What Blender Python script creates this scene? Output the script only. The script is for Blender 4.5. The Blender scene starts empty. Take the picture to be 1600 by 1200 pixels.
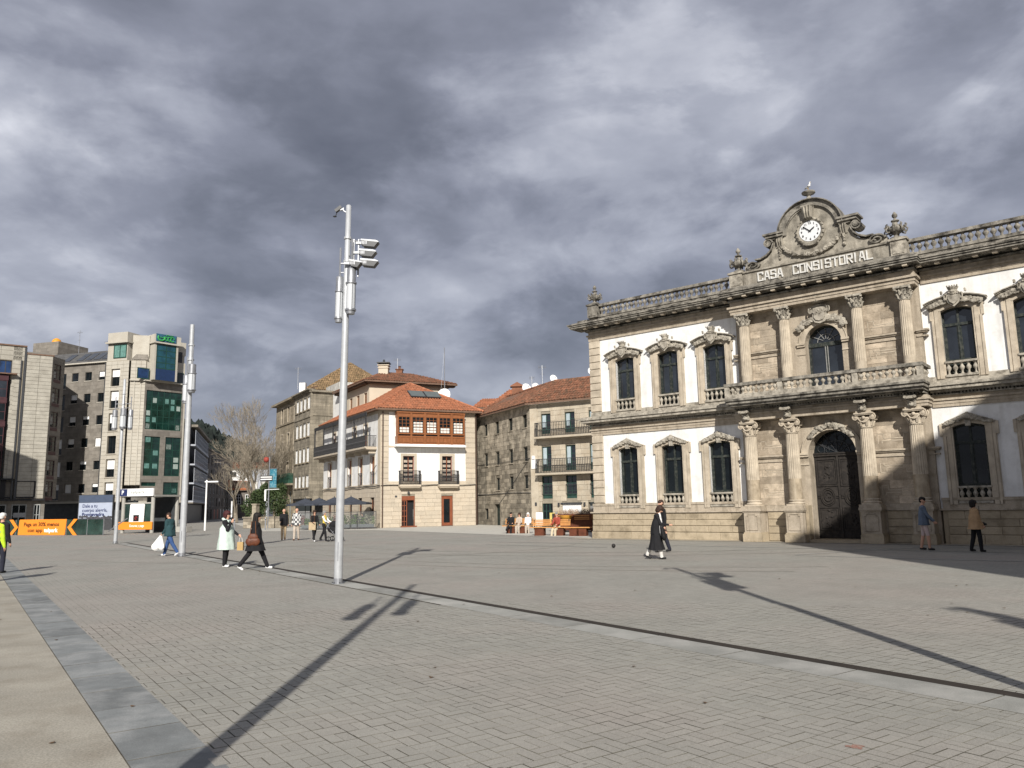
import bpy, bmesh, math, random
import numpy as np
from math import sin, cos, pi, radians, sqrt, atan2
from mathutils import Vector, Matrix, noise as mnoise
random.seed(7)
SC = bpy.context.scene
COL = SC.collection
# ------------------------------------------------------------------ camera
cam_d = bpy.data.cameras.new('camera'); cam = bpy.data.objects.new('camera', cam_d); COL.objects.link(cam)
PITCH, ROLL = 0.1536, 0.0183
F_ = Vector((0, cos(PITCH), sin(PITCH)))
R_ = Vector((1, 0, 0)) * cos(ROLL) - Vector((0, -sin(PITCH), cos(PITCH))) * sin(ROLL)
U_ = Vector((1, 0, 0)) * sin(ROLL) + Vector((0, -sin(PITCH), cos(PITCH))) * cos(ROLL)
cam.matrix_world = Matrix(((R_.x, U_.x, -F_.x, 0), (R_.y, U_.y, -F_.y, 0), (R_.z, U_.z, -F_.z, 1.65), (0, 0, 0, 1)))
cam_d.sensor_width = 36; cam_d.lens = 1213.2 / 1600 * 36
cam_d.clip_start = 0.1; cam_d.clip_end = 5000
SC.camera = cam
# ------------------------------------------------------------------ sun, sky, exposure
SUN_EL = 31.0
sun_d = bpy.data.lights.new('sun', 'SUN'); sun_d.energy = 5.0; sun_d.angle = radians(0.55); sun_d.color = (1.0, 0.95, 0.875)
sun = bpy.data.objects.new('sun', sun_d); COL.objects.link(sun); sun.location = (0, -30, 40)
sun.rotation_euler = (radians(90 - SUN_EL), 0, radians(0.3))
W = bpy.data.worlds.new('World'); SC.world = W; W.use_nodes = True
SC.view_settings.view_transform = 'Standard'; SC.view_settings.look = 'None'
SC.view_settings.exposure = 0.28; SC.view_settings.gamma = 1; SC.view_settings.use_curve_mapping = False

def build_world():
    nt = W.node_tree; N = nt.nodes; L = nt.links; N.clear()
    out = N.new('ShaderNodeOutputWorld')
    sky = N.new('ShaderNodeTexSky'); sky.sky_type = 'NISHITA'; sky.sun_disc = False
    sky.sun_elevation = radians(SUN_EL); sky.sun_rotation = radians(180)
    b1 = N.new('ShaderNodeBackground'); b1.inputs[1].default_value = 0.1; L.new(sky.outputs[0], b1.inputs[0])
    tc = N.new('ShaderNodeTexCoord'); sep = N.new('ShaderNodeSeparateXYZ'); L.new(tc.outputs['Generated'], sep.inputs[0])
    def math_(op, a, b=None, c=None, clamp=False):
        m = N.new('ShaderNodeMath'); m.operation = op; m.use_clamp = clamp
        for i, v in enumerate((a, b, c)):
            if v is None: continue
            if isinstance(v, (int, float)): m.inputs[i].default_value = v
            else: L.new(v, m.inputs[i])
        return m.outputs[0]
    zc = math_('MAXIMUM', sep.outputs[2], 0.0); den = math_('ADD', zc, 0.55)
    px = math_('DIVIDE', sep.outputs[0], den); py = math_('DIVIDE', sep.outputs[1], den)
    cmb = N.new('ShaderNodeCombineXYZ'); L.new(px, cmb.inputs[0]); L.new(py, cmb.inputs[1]); L.new(math_('MULTIPLY', sep.outputs[2], 1.6), cmb.inputs[2])
    def noise(scale, det, rough, dist, off=0.0, kind='FBM'):
        mp = N.new('ShaderNodeMapping'); mp.inputs['Location'].default_value = (off, off * .7, off * .3); L.new(cmb.outputs[0], mp.inputs[0])
        n = N.new('ShaderNodeTexNoise'); n.noise_type = kind; n.inputs['Scale'].default_value = scale; n.inputs['Detail'].default_value = det
        n.inputs['Roughness'].default_value = rough; n.inputs['Distortion'].default_value = dist; L.new(mp.outputs[0], n.inputs['Vector'])
        return n.outputs[0]
    n1 = noise(2.3, 6, 0.46, 0.05, 2.1); n2 = noise(4.8, 8, 0.54, 0.25, 8.7); n3 = noise(1.0, 3, 0.5, 0.2, 5.0); n4 = noise(11.0, 4, 0.5, 0.1, 1.7)
    wn = N.new('ShaderNodeTexNoise'); wn.inputs['Scale'].default_value = 4.6; wn.inputs['Detail'].default_value = 6; wn.inputs['Roughness'].default_value = .5
    L.new(tc.outputs['Generated'], wn.inputs['Vector'])
    wv = N.new('ShaderNodeVectorMath'); wv.operation = 'SUBTRACT'; L.new(wn.outputs['Color'], wv.inputs[0]); wv.inputs[1].default_value = (.5, .5, .5)
    ws = N.new('ShaderNodeVectorMath'); ws.operation = 'SCALE'; ws.inputs['Scale'].default_value = 0.34; L.new(wv.outputs[0], ws.inputs[0])
    wa = N.new('ShaderNodeVectorMath'); wa.operation = 'ADD'; L.new(tc.outputs['Generated'], wa.inputs[0]); L.new(ws.outputs[0], wa.inputs[1])
    nn = N.new('ShaderNodeVectorMath'); nn.operation = 'NORMALIZE'; L.new(wa.outputs[0], nn.inputs[0])
    v = math_('MULTIPLY_ADD', n1, .50, 0.36)
    v = math_('ADD', v, math_('MULTIPLY_ADD', n2, 0.60, -0.30))
    v = math_('ADD', v, math_('MULTIPLY_ADD', n4, 0.20, -0.10))
    v = math_('ADD', v, math_('MULTIPLY_ADD', n3, 0.25, -0.125))
    for (sc_, lo_, hi_, am_, of_) in ((2.4, .47, .61, .17, 11.3), (3.9, .49, .61, .12, 4.4)):      # cloud masses with a defined edge
        n5 = noise(sc_, 8, 0.55, 0.35, of_); mr = N.new('ShaderNodeMapRange'); mr.interpolation_type = 'SMOOTHSTEP'; mr.inputs[1].default_value = lo_; mr.inputs[2].default_value = hi_; L.new(n5, mr.inputs[0])
        v = math_('ADD', v, math_('MULTIPLY_ADD', mr.outputs[0], am_, -am_ * .45))
    for (d, sig, amp) in LOBES:
        dt = N.new('ShaderNodeVectorMath'); dt.operation = 'DOT_PRODUCT'; L.new(nn.outputs[0], dt.inputs[0]); dt.inputs[1].default_value = d
        g = math_('DIVIDE', math_('SUBTRACT', dt.outputs['Value'], 1.0), sig * sig)   # -(angle^2)/2sig^2
        g = math_('EXPONENT', g)
        v = math_('MULTIPLY_ADD', g, amp, v)
    rp = N.new('ShaderNodeValToRGB'); e = rp.color_ramp.elements
    e[0].position = .02; e[0].color = (.066, .071, .094, 1); e[1].position = .98; e[1].color = (.56, .57, .62, 1)
    for p, c in ((.32, (.130, .138, .172)), (.5, (.198, .208, .256)), (.70, (.305, .318, .372))):
        k = e.new(p); k.color = (*c, 1)
    L.new(v, rp.inputs[0])
    b2 = N.new('ShaderNodeBackground'); b2.inputs[1].default_value = 1.16; L.new(rp.outputs[0], b2.inputs[0])
    mx = N.new('ShaderNodeMixShader'); mx.inputs[0].default_value = 0.93
    L.new(b1.outputs[0], mx.inputs[1]); L.new(b2.outputs[0], mx.inputs[2]); L.new(mx.outputs[0], out.inputs[0])

def sky_dir(x, y):          # a direction in the sky, from its place in the photograph
    v = F_ * 1213.2 + R_ * (x - 800) + U_ * (600 - y); v.normalize(); return tuple(v)
LOBES = [(sky_dir(850, 185), .09, .09), (sky_dir(960, 120), .12, -.04), (sky_dir(1130, 250), .08, .10), (sky_dir(860, 470), .09, -.08), (sky_dir(420, 330), .10, -.16), (sky_dir(280, 60), .14, -.04),
         (sky_dir(600, 60), .10, .02), (sky_dir(120, 250), .12, .0), (sky_dir(740, 410), .10, -.20), (sky_dir(630, 230), .09, -.08), (sky_dir(560, 370), .10, -.10),
         (sky_dir(80, 460), .16, .12), (sky_dir(640, 500), .10, .12), (sky_dir(1500, 300), .20, .02), (sky_dir(1090, 370), .10, -.12), (sky_dir(900, 540), .08, .06),
         (sky_dir(370, 640), .14, -.10), (sky_dir(1250, 60), .14, -.02), (sky_dir(1520, 60), .12, .04), (sky_dir(40, 60), .12, -.02), (sky_dir(780, 290), .06, .08)]
build_world()

# ------------------------------------------------------------------ materials
MATS = {}
def mat(name, col, rough=.85, var=.12, scale=3.0, stain=None, grain=0.0, gscale=60, bump=0.0, bscale=30, metal=0.0, spec=.3, streak=None, blocks=None, rnd=0.0, joints=None):
    """stain=(colour, amount 0..1, scale); streak=(colour, amount); blocks=(rot_deg, w, h, joint_colour): mortar relief for surfaces too far to build"""
    if name in MATS: return MATS[name]
    m = bpy.data.materials.new(name); m.use_nodes = True; nt = m.node_tree; N = nt.nodes; L = nt.links
    b = N['Principled BSDF']; b.inputs['Roughness'].default_value = rough; b.inputs['Metallic'].default_value = metal
    b.inputs['Specular IOR Level'].default_value = spec
    geo = N.new('ShaderNodeNewGeometry')
    def noise(sc, det=4, r=.55, vec=None):
        n = N.new('ShaderNodeTexNoise'); n.inputs['Scale'].default_value = sc; n.inputs['Detail'].default_value = det; n.inputs['Roughness'].default_value = r
        L.new(vec or geo.outputs['Position'], n.inputs['Vector']); return n.outputs[0]
    def ramp(src, a, b_):
        r = N.new('ShaderNodeMapRange'); r.inputs[1].default_value = a; r.inputs[2].default_value = b_; L.new(src, r.inputs[0]); return r.outputs[0]
    def mix(fac, c1, c2, mode='MIX'):
        x = N.new('ShaderNodeMix'); x.data_type = 'RGBA'; x.blend_type = mode
        for i, v in ((0, fac), (6, c1), (7, c2)):
            if isinstance(v, (int, float)): x.inputs[i].default_value = v
            elif isinstance(v, tuple): x.inputs[i].default_value = (*v, 1) if len(v) == 3 else v
            else: L.new(v, x.inputs[i])
        return x.outputs[2]
    c = tuple(col)
    lo = tuple(max(0, q * (1 - var)) for q in c); hi = tuple(min(1, q * (1 + var)) for q in c)
    cur = mix(ramp(noise(scale), .3, .7), lo, hi)
    if rnd:
        oi = N.new('ShaderNodeObjectInfo'); cur = mix(1.0, cur, ramp2(N, L, oi.outputs['Random'], 1 - rnd, 1 + rnd), 'MULTIPLY')
    if blocks:
        rot, w, h, jc = blocks
        mp = N.new('ShaderNodeMapping'); mp.vector_type = 'POINT'; mp.inputs['Rotation'].default_value = (0, 0, radians(-rot)); L.new(geo.outputs['Position'], mp.inputs[0])
        sp = N.new('ShaderNodeSeparateXYZ'); L.new(mp.outputs[0], sp.inputs[0]); cb = N.new('ShaderNodeCombineXYZ')
        L.new(sp.outputs[0], cb.inputs[0]); L.new(sp.outputs[2], cb.inputs[1])
        bt = N.new('ShaderNodeTexBrick'); bt.inputs['Scale'].default_value = 1; bt.inputs['Brick Width'].default_value = w; bt.inputs['Row Height'].default_value = h
        bt.inputs['Mortar Size'].default_value = .012; bt.inputs['Color1'].default_value = (.82, .82, .82, 1); bt.inputs['Color2'].default_value = (1.12, 1.12, 1.12, 1)
        bt.inputs['Mortar'].default_value = (*jc, 1); L.new(cb.outputs[0], bt.inputs['Vector'])
        cur = mix(1.0, cur, bt.outputs['Color'], 'MULTIPLY')
    if stain:
        sc_, am, ss = stain
        f = N.new('ShaderNodeMath'); f.operation = 'MULTIPLY'; L.new(ramp(noise(ss, 7, .65), .46, .66), f.inputs[0]); f.inputs[1].default_value = am
        cur = mix(f.outputs[0], cur, sc_)
    if streak:
        sc_, am = streak
        mp = N.new('ShaderNodeMapping'); mp.inputs['Scale'].default_value = (1, 1, .07); L.new(geo.outputs['Position'], mp.inputs[0])
        f = N.new('ShaderNodeMath'); f.operation = 'MULTIPLY'; L.new(ramp(noise(4.5, 5, .6, mp.outputs[0]), .5, .72), f.inputs[0]); f.inputs[1].default_value = am
        cur = mix(f.outputs[0], cur, sc_)
    if grain:
        g = ramp2(N, L, noise(gscale, 2, .8), 1 - grain, 1 + grain); cur = mix(1.0, cur, g, 'MULTIPLY')
    L.new(cur, b.inputs['Base Color'])
    if bump:
        bp = N.new('ShaderNodeBump'); bp.inputs['Strength'].default_value = bump; bp.inputs['Distance'].default_value = .02
        L.new(noise(bscale, 5, .6), bp.inputs['Height']); L.new(bp.outputs[0], b.inputs['Normal'])
    MATS[name] = m; return m
def ramp2(N, L, src, lo, hi):
    r = N.new('ShaderNodeMapRange'); r.inputs[1].default_value = .25 if lo > 0 else 0; r.inputs[2].default_value = .75
    r.inputs[3].default_value = lo; r.inputs[4].default_value = hi; L.new(src, r.inputs[0]); return r.outputs[0]
def glass(name, col=(.012, .015, .02), rough=.06, spec=.6):
    if name in MATS: return MATS[name]
    m = mat(name, col, rough, var=.5, scale=1.1, spec=spec, bump=.16, bscale=1.6); return m
def emis(name, col, s):
    m = bpy.data.materials.new(name); m.use_nodes = True; b = m.node_tree.nodes['Principled BSDF']
    b.inputs['Base Color'].default_value = (*col, 1); b.inputs['Emission Color'].default_value = (*col, 1); b.inputs['Emission Strength'].default_value = s
    return m
STONE = mat('warm_granite', (.435, .375, .295), .9, .24, 1.5, stain=((.15, .125, .09), .7, 1.5), grain=.2, gscale=35, bump=.6, bscale=22, streak=((.15, .12, .085), .5))
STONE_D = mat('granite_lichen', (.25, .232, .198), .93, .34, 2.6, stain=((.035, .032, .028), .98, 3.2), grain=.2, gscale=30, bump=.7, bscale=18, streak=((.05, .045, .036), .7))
STONE_L = mat('granite_carved', (.36, .33, .275), .9, .25, 4, stain=((.08, .07, .055), .75, 5), grain=.15, gscale=45, bump=.5, bscale=35)
STONE_R = mat('granite_shaft', (.46, .40, .315), .9, .16, 2.2, stain=((.24, .20, .15), .5, 2.4), grain=.1, gscale=40, bump=.35, bscale=40, streak=((.2, .17, .12), .3))
STONE_B = mat('granite_plinth', (.40, .335, .24), .92, .24, 1.6, stain=((.13, .105, .07), .7, 1.6), grain=.16, gscale=35, bump=.5, bscale=20, rnd=.10)
PLASTER = mat('white_plaster', (.735, .735, .725), .9, .045, 1.2, stain=((.50, .49, .47), .5, 2.1), bump=.15, bscale=9, streak=((.50, .49, .46), .5))
WHITE = mat('white_paint', (.78, .78, .77), .6, .03, 5)
CLOCKW = mat('clock_enamel', (.66, .67, .68), .4, .02, 5)
BLACK = mat('black_paint', (.015, .015, .017), .5, .1, 5)
DARKWOOD = mat('old_dark_wood', (.021, .018, .016), .75, .35, 5, stain=((.055, .046, .038), .5, 9), bump=.4, bscale=30)
GREENFR = mat('dark_green_frame', (.018, .024, .022), .6, .25, 8, stain=((.16, .155, .13), .35, 9))
GL = glass('dark_glass', (.007, .010, .012), .08, .35); GLS = glass('sky_glass', (.016, .020, .026), .05, .75)
STEEL = mat('galvanised_steel', (.34, .35, .37), .42, .10, 3, metal=.6, spec=.5, stain=((.20, .21, .23), .5, 5))
STEELW = mat('silver_paint', (.43, .445, .46), .45, .07, 4, metal=.2, spec=.5, stain=((.34, .35, .365), .6, 7))
DIFF = mat('milky_diffuser', (.50, .52, .54), .35, .03, 6, spec=.5)
DARKMET = mat('dark_metal', (.04, .042, .046), .45, .2, 6, spec=.5)
CORTEN = mat('drain_iron', (.028, .022, .017), .9, .3, 3, grain=.2, gscale=50)

# ------------------------------------------------------------------ mesh builder
class MB:
    def __init__(s): s.v = []; s.f = []; s.mi = []; s.m = 0
    def add(s, vs, fs):
        o = len(s.v); s.v += [tuple(p) for p in vs]; s.f += [tuple(i + o for i in f) for f in fs]; s.mi += [s.m] * len(fs); return s
    def box(s, x0, x1, y0, y1, z0, z1):
        return s.add([(x0, y0, z0), (x1, y0, z0), (x1, y1, z0), (x0, y1, z0), (x0, y0, z1), (x1, y0, z1), (x1, y1, z1), (x0, y1, z1)],
                     [(0, 3, 2, 1), (4, 5, 6, 7), (0, 1, 5, 4), (1, 2, 6, 5), (2, 3, 7, 6), (3, 0, 4, 7)])
    def bbox(s, x0, x1, y0, y1, z0, z1, b=.01):   # box with chamfered front edges (front is -y)
        return s.add([(x0, y1, z0), (x1, y1, z0), (x1, y1, z1), (x0, y1, z1), (x0, y0 + b, z0), (x1, y0 + b, z0), (x1, y0 + b, z1), (x0, y0 + b, z1),
                      (x0 + b, y0, z0 + b), (x1 - b, y0, z0 + b), (x1 - b, y0, z1 - b), (x0 + b, y0, z1 - b)],
                     [(0, 1, 5, 4), (1, 2, 6, 5), (2, 3, 7, 6), (3, 0, 4, 7), (4, 5, 9, 8), (5, 6, 10, 9), (6, 7, 11, 10), (7, 4, 8, 11), (8, 9, 10, 11)])
    def obox(s, c, ax, ay, az):                   # oriented box: centre and half-vectors
        c, ax, ay, az = map(Vector, (c, ax, ay, az)); vs = []
        for k in (-1, 1):
            for a, b in ((-1, -1), (1, -1), (1, 1), (-1, 1)): vs.append(c + ax * a + ay * b + az * k)
        return s.add(vs, [(0, 3, 2, 1), (4, 5, 6, 7), (0, 1, 5, 4), (1, 2, 6, 5), (2, 3, 7, 6), (3, 0, 4, 7)])
    def quad(s, *p): return s.add(p, [tuple(range(len(p)))])
    def prism(s, poly, y0, y1):                   # (x,z) outline extruded along y
        n = len(poly); vs = [(x, y0, z) for x, z in poly] + [(x, y1, z) for x, z in poly]
        return s.add(vs, [tuple(range(n)), tuple(range(2 * n - 1, n - 1, -1))] + [(i, i + n, (i + 1) % n + n, (i + 1) % n) for i in range(n)])
    def prismz(s, poly, z0, z1):
        n = len(poly); vs = [(x, y, z0) for x, y in poly] + [(x, y, z1) for x, y in poly]
        return s.add(vs, [tuple(range(n - 1, -1, -1)), tuple(range(n, 2 * n))] + [(i, (i + 1) % n, (i + 1) % n + n, i + n) for i in range(n)])
    def band(s, pin, pout, y0, y1):               # strip between two (x,z) polylines extruded along y
        n = len(pin)
        for i in range(n - 1):
            s.prism([pin[i], pin[i + 1], pout[i + 1], pout[i]], y0, y1)
        return s
    def tube(s, pts, r, n=8, cap=True, closed=False):
        pts = [Vector(p) for p in pts]; rs = r if isinstance(r, (list, tuple)) else [r] * len(pts); vs = []; N_ = len(pts)
        prev = None
        for i, p in enumerate(pts):
            if closed: d = pts[(i + 1) % N_] - pts[i - 1]
            else: d = pts[min(i + 1, N_ - 1)] - pts[max(i - 1, 0)]
            d.normalize()
            if prev is None:
                a = Vector((0, 0, 1)) if abs(d.z) < .9 else Vector((1, 0, 0)); u = d.cross(a).normalized()
            else:
                u = (prev - d * prev.dot(d)); u = u.normalized() if u.length > 1e-6 else d.orthogonal().normalized()
            prev = u; w = d.cross(u)
            for k in range(n):
                t = 2 * pi * k / n; vs.append(p + (u * cos(t) + w * sin(t)) * rs[i])
        fs = []
        for i in range(N_ if closed else N_ - 1):
            j = (i + 1) % N_
            for k in range(n): fs.append((i * n + k, i * n + (k + 1) % n, j * n + (k + 1) % n, j * n + k))
        if cap and not closed: fs += [tuple(range(n - 1, -1, -1)), tuple((N_ - 1) * n + k for k in range(n))]
        return s.add(vs, fs)
    def lathe(s, prof, c=(0, 0, 0), n=12, flute=0, depth=0.0):  # profile [(r,z)]
        vs = []; cx, cy, cz = c
        for r, z in prof:
            for k in range(n):
                t = 2 * pi * k / n; rr = r
                if flute and depth: rr = r - (depth if k % 2 else 0)
                vs.append((cx + rr * cos(t), cy + rr * sin(t), cz + z))
        fs = [(i * n + k, i * n + (k + 1) % n, (i + 1) * n + (k + 1) % n, (i + 1) * n + k) for i in range(len(prof) - 1) for k in range(n)]
        fs += [tuple(range(n - 1, -1, -1)), tuple((len(prof) - 1) * n + k for k in range(n))]
        return s.add(vs, fs)
    def blob(s, c, r, n=6, rot=0, jit=0):
        vs = []; fs = []; c = Vector(c); m = max(3, n // 2 + 1)
        vs.append(c + Vector((0, 0, r[2])))
        for i in range(1, m):
            ph = pi * i / m
            for k in range(n):
                t = 2 * pi * k / n + rot; q = 1 + random.uniform(-jit, jit)
                vs.append(c + Vector((r[0] * sin(ph) * cos(t) * q, r[1] * sin(ph) * sin(t) * q, r[2] * cos(ph) * q)))
        vs.append(c - Vector((0, 0, r[2]))); last = len(vs) - 1
        for k in range(n): fs.append((0, 1 + k, 1 + (k + 1) % n))
        for i in range(m - 2):
            a = 1 + i * n; b = a + n
            for k in range(n): fs.append((a + k, b + k, b + (k + 1) % n, a + (k + 1) % n))
        a = 1 + (m - 2) * n
        for k in range(n): fs.append((a + k, last, a + (k + 1) % n))
        return s.add(vs, fs)
    def wall(s, x0, x1, z0, z1, holes, y=0.0, depth=.3):
        xs = sorted({x0, x1, *[h[0] for h in holes], *[h[1] for h in holes]}); zs = sorted({z0, z1, *[h[2] for h in holes], *[h[3] for h in holes]})
        xs = [x for x in xs if x0 <= x <= x1]; zs = [z for z in zs if z0 <= z <= z1]
        for a, b in zip(xs, xs[1:]):
            for c, d in zip(zs, zs[1:]):
                mx, mz = (a + b) / 2, (c + d) / 2
                if any(h[0] < mx < h[1] and h[2] < mz < h[3] for h in holes): continue
                s.quad((a, y, c), (b, y, c), (b, y, d), (a, y, d))
        for h in holes:
            a, b, c, d = h[:4]; e = y + depth
            s.quad((a, y, c), (a, y, d), (a, e, d), (a, e, c)); s.quad((b, y, d), (b, y, c), (b, e, c), (b, e, d))
            s.quad((a, y, d), (b, y, d), (b, e, d), (a, e, d)); s.quad((b, y, c), (a, y, c), (a, e, c), (b, e, c))
        return s
    def archfill(s, cx, hw, zs, rise, y0, y1, n=10, top=None):   # fills the corners between a rectangular head and an arch
        top = zs + rise if top is None else top
        pts = arc(cx, hw, zs, rise, n)
        for sgn in (0, 1):
            half = pts[:n // 2 + 1] if sgn == 0 else pts[n // 2:]
            corner = (cx - hw, top) if sgn == 0 else (cx + hw, top)
            mid = (cx, top)
            for i in range(len(half) - 1):
                a, b = half[i], half[i + 1]
                s.prism([a, b, (b[0], top), (a[0], top)], y0, y1) if abs(a[0] - b[0]) > 1e-4 else None
        return s
    def build(s, name, m, parent=None, smooth=False, loc=None, flip=False):
        me = bpy.data.meshes.new(name); me.from_pydata([tuple(map(float, p)) for p in s.v], [], s.f)
        ms = m if isinstance(m, (list, tuple)) else [m]
        for k in ms: me.materials.append(k)
        if len(ms) > 1: me.polygons.foreach_set('material_index', s.mi)
        if len(s.f) < 60000:
            bm = bmesh.new(); bm.from_mesh(me); bmesh.ops.recalc_face_normals(bm, faces=bm.faces); bm.to_mesh(me); bm.free()
        if smooth: me.polygons.foreach_set('use_smooth', [True] * len(me.polygons)); 
        if smooth and hasattr(me, 'set_sharp_from_angle'): me.set_sharp_from_angle(angle=radians(50))
        me.update(); o = bpy.data.objects.new(name, me); COL.objects.link(o)
        if parent: o.parent = parent
        if loc: o.location = loc
        return o
def arc(cx, hw, zs, rise, n=10):
    """points of a segmental or half-round arch, left to right"""
    if rise >= hw * .999: return [(cx - hw * cos(pi * i / n), zs + rise * sin(pi * i / n)) for i in range(n + 1)]
    R = (hw * hw + rise * rise) / (2 * rise); a = math.asin(hw / R)
    return [(cx + R * sin(-a + 2 * a * i / n), zs + rise - R + R * cos(-a + 2 * a * i / n)) for i in range(n + 1)]
def thing(name, label, cat, loc=(0, 0, 0), rz=0.0, group=None, kind=None):
    o = bpy.data.objects.new(name, None); COL.objects.link(o); o.location = loc; o.rotation_euler = (0, 0, rz); o.empty_display_size = .3
    if label: o['label'] = label
    if cat: o['category'] = cat
    if group: o['group'] = group
    if kind: o['kind'] = kind
    return o
def tag(o, label, cat, group=None, kind=None):
    o['label'] = label; o['category'] = cat
    if group: o['group'] = group
    if kind: o['kind'] = kind
    return o
def struct(o, label=None):
    o['kind'] = 'structure'
    if label: o['label'] = label
    return o
def dup(o, loc=None, parent='same', rz=None):
    c = o.copy(); COL.objects.link(c)
    if parent != 'same': c.parent = parent
    if loc is not None: c.location = loc
    if rz is not None: c.rotation_euler = (0, 0, rz)
    for ch in list(o.children):
        dup(ch, parent=c)
    return c
def text_mesh(s, size, name, m, parent, loc, depth=.01, bold=.0, align='LEFT', width=None, rot=(pi / 2, 0, 0)):
    cu = bpy.data.curves.new('lettering', 'FONT'); cu.body = s; cu.size = size; cu.extrude = depth; cu.offset = bold; cu.align_x = align; cu.resolution_u = 3
    t = bpy.data.objects.new('lettering', cu); COL.objects.link(t)
    bpy.context.view_layer.update(); dg = bpy.context.evaluated_depsgraph_get()
    me = bpy.data.meshes.new_from_object(t.evaluated_get(dg)); bpy.data.objects.remove(t); 
    me.materials.clear(); me.materials.append(m)
    o = bpy.data.objects.new(name, me); COL.objects.link(o); o.parent = parent; o.location = loc; o.rotation_euler = rot
    if width:
        xs = [v.co.x for v in me.vertices]; w = max(xs) - min(xs); o.scale = (width / w, 1, 1) if w else (1, 1, 1)
    return o
# ================================================================== GROUND
PAV = radians(125.2)
PA = Vector((cos(PAV), sin(PAV))); PB = Vector((sin(PAV), -cos(PAV)))      # along the courses, and across them towards the right
def pav_xy(a, b): return (PA.x * a + PB.x * b, PA.y * a + PB.y * b)
def pav_ab(x, y): return (x * PA.x + y * PA.y, x * PB.x + y * PB.y)
B_OFF = pav_ab(-2.161, 5.969)[1]; A_OFF = pav_ab(-2.161, 5.969)[0]
def paver_mat(name, joints, base=(.272, .265, .237), size=.2):
    m = bpy.data.materials.new(name); m.use_nodes = True; nt = m.node_tree; N = nt.nodes; L = nt.links; b = N['Principled BSDF']
    b.inputs['Roughness'].default_value = .82; b.inputs['Specular IOR Level'].default_value = .28
    geo = N.new('ShaderNodeNewGeometry')
    def M_(op, a, b_=None, c=None):
        q = N.new('ShaderNodeMath'); q.operation = op
        for i, v in enumerate((a, b_, c)):
            if v is None: continue
            if isinstance(v, (int, float)): q.inputs[i].default_value = v
            else: L.new(v, q.inputs[i])
        return q.outputs[0]
    def dotp(v):
        d = N.new('ShaderNodeVectorMath'); d.operation = 'DOT_PRODUCT'; L.new(geo.outputs['Position'], d.inputs[0]); d.inputs[1].default_value = v; return d.outputs['Value']
    A = M_('DIVIDE', M_('SUBTRACT', dotp((PA.x, PA.y, 0)), A_OFF), size); B = M_('DIVIDE', M_('SUBTRACT', dotp((PB.x, PB.y, 0)), B_OFF), size)
    ai, bi = M_('FLOOR', A), M_('FLOOR', B); af, bf = M_('FRACT', A), M_('FRACT', B)
    par = M_('MODULO', M_('ABSOLUTE', M_('ADD', ai, bi)), 2.0)        # 0: split along, 1: split across
    sub = M_('ADD', M_('MULTIPLY', M_('LESS_THAN', par, .5), M_('GREATER_THAN', bf, .5)), M_('MULTIPLY', M_('GREATER_THAN', par, .5), M_('GREATER_THAN', af, .5)))
    cb = N.new('ShaderNodeCombineXYZ'); L.new(ai, cb.inputs[0]); L.new(bi, cb.inputs[1]); L.new(sub, cb.inputs[2])
    wn = N.new('ShaderNodeTexWhiteNoise'); L.new(cb.outputs[0], wn.inputs['Vector'])
    def ramp(src, a, b_, c=0, d=1):
        r = N.new('ShaderNodeMapRange'); r.inputs[1].default_value = a; r.inputs[2].default_value = b_; r.inputs[3].default_value = c; r.inputs[4].default_value = d; L.new(src, r.inputs[0]); return r.outputs[0]
    def noise(sc, det=4, rr=.55):
        n = N.new('ShaderNodeTexNoise'); n.inputs['Scale'].default_value = sc; n.inputs['Detail'].default_value = det; n.inputs['Roughness'].default_value = rr; L.new(geo.outputs['Position'], n.inputs['Vector']); return n.outputs[0]
    def mix(f, c1, c2, mode='MIX'):
        x = N.new('ShaderNodeMix'); x.data_type = 'RGBA'; x.blend_type = mode
        for i, v in ((0, f), (6, c1), (7, c2)):
            if isinstance(v, (int, float)): x.inputs[i].default_value = v
            elif isinstance(v, tuple): x.inputs[i].default_value = (*v, 1)
            else: L.new(v, x.inputs[i])
        return x.outputs[2]
    c = mix(ramp(wn.outputs['Value'], 0, 1), tuple(q * .93 for q in base), tuple(q * 1.06 for q in base))
    c = mix(M_('MULTIPLY', ramp(noise(.22, 4), .44, .64), .4), c, (base[0] * 1.12, base[1] * .98, base[2] * .98))        # faint pink and pale wear patches
    c = mix(M_('MULTIPLY', ramp(noise(.5, 6, .65), .46, .68), .5), c, tuple(q * .80 for q in base))
    c = mix(1.0, c, ramp(noise(130, 2, .85), .3, .7, .72, 1.28), 'MULTIPLY')                                             # grain of the stone
    c = mix(1.0, c, ramp(noise(38, 3, .7), .3, .7, .90, 1.10), 'MULTIPLY')
    c = mix(ramp(noise(6.0, 2, .5), .735, .755, 0, .6), c, (.09, .08, .07))                                             # scattered droppings and gum
    if joints:
        jw = .022
        def near(fv, t):
            return M_('LESS_THAN', M_('ABSOLUTE', M_('SUBTRACT', fv, t)), jw)
        j = M_('MAXIMUM', M_('MAXIMUM', near(af, 0), near(af, 1)), M_('MAXIMUM', near(bf, 0), near(bf, 1)))
        j = M_('MAXIMUM', j, M_('MULTIPLY', near(bf, .5), M_('LESS_THAN', par, .5))); j = M_('MAXIMUM', j, M_('MULTIPLY', near(af, .5), M_('GREATER_THAN', par, .5)))
        j = M_('MULTIPLY', j, ramp(noise(.9, 3), .34, .64, .12, .85))
        c = mix(j, c, (.085, .078, .064))
    L.new(c, b.inputs['Base Color'])
    bp = N.new('ShaderNodeBump'); bp.inputs['Strength'].default_value = .35; bp.inputs['Distance'].default_value = .006; L.new(noise(70, 4, .7), bp.inputs['Height']); L.new(bp.outputs[0], b.inputs['Normal'])
    return m
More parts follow.
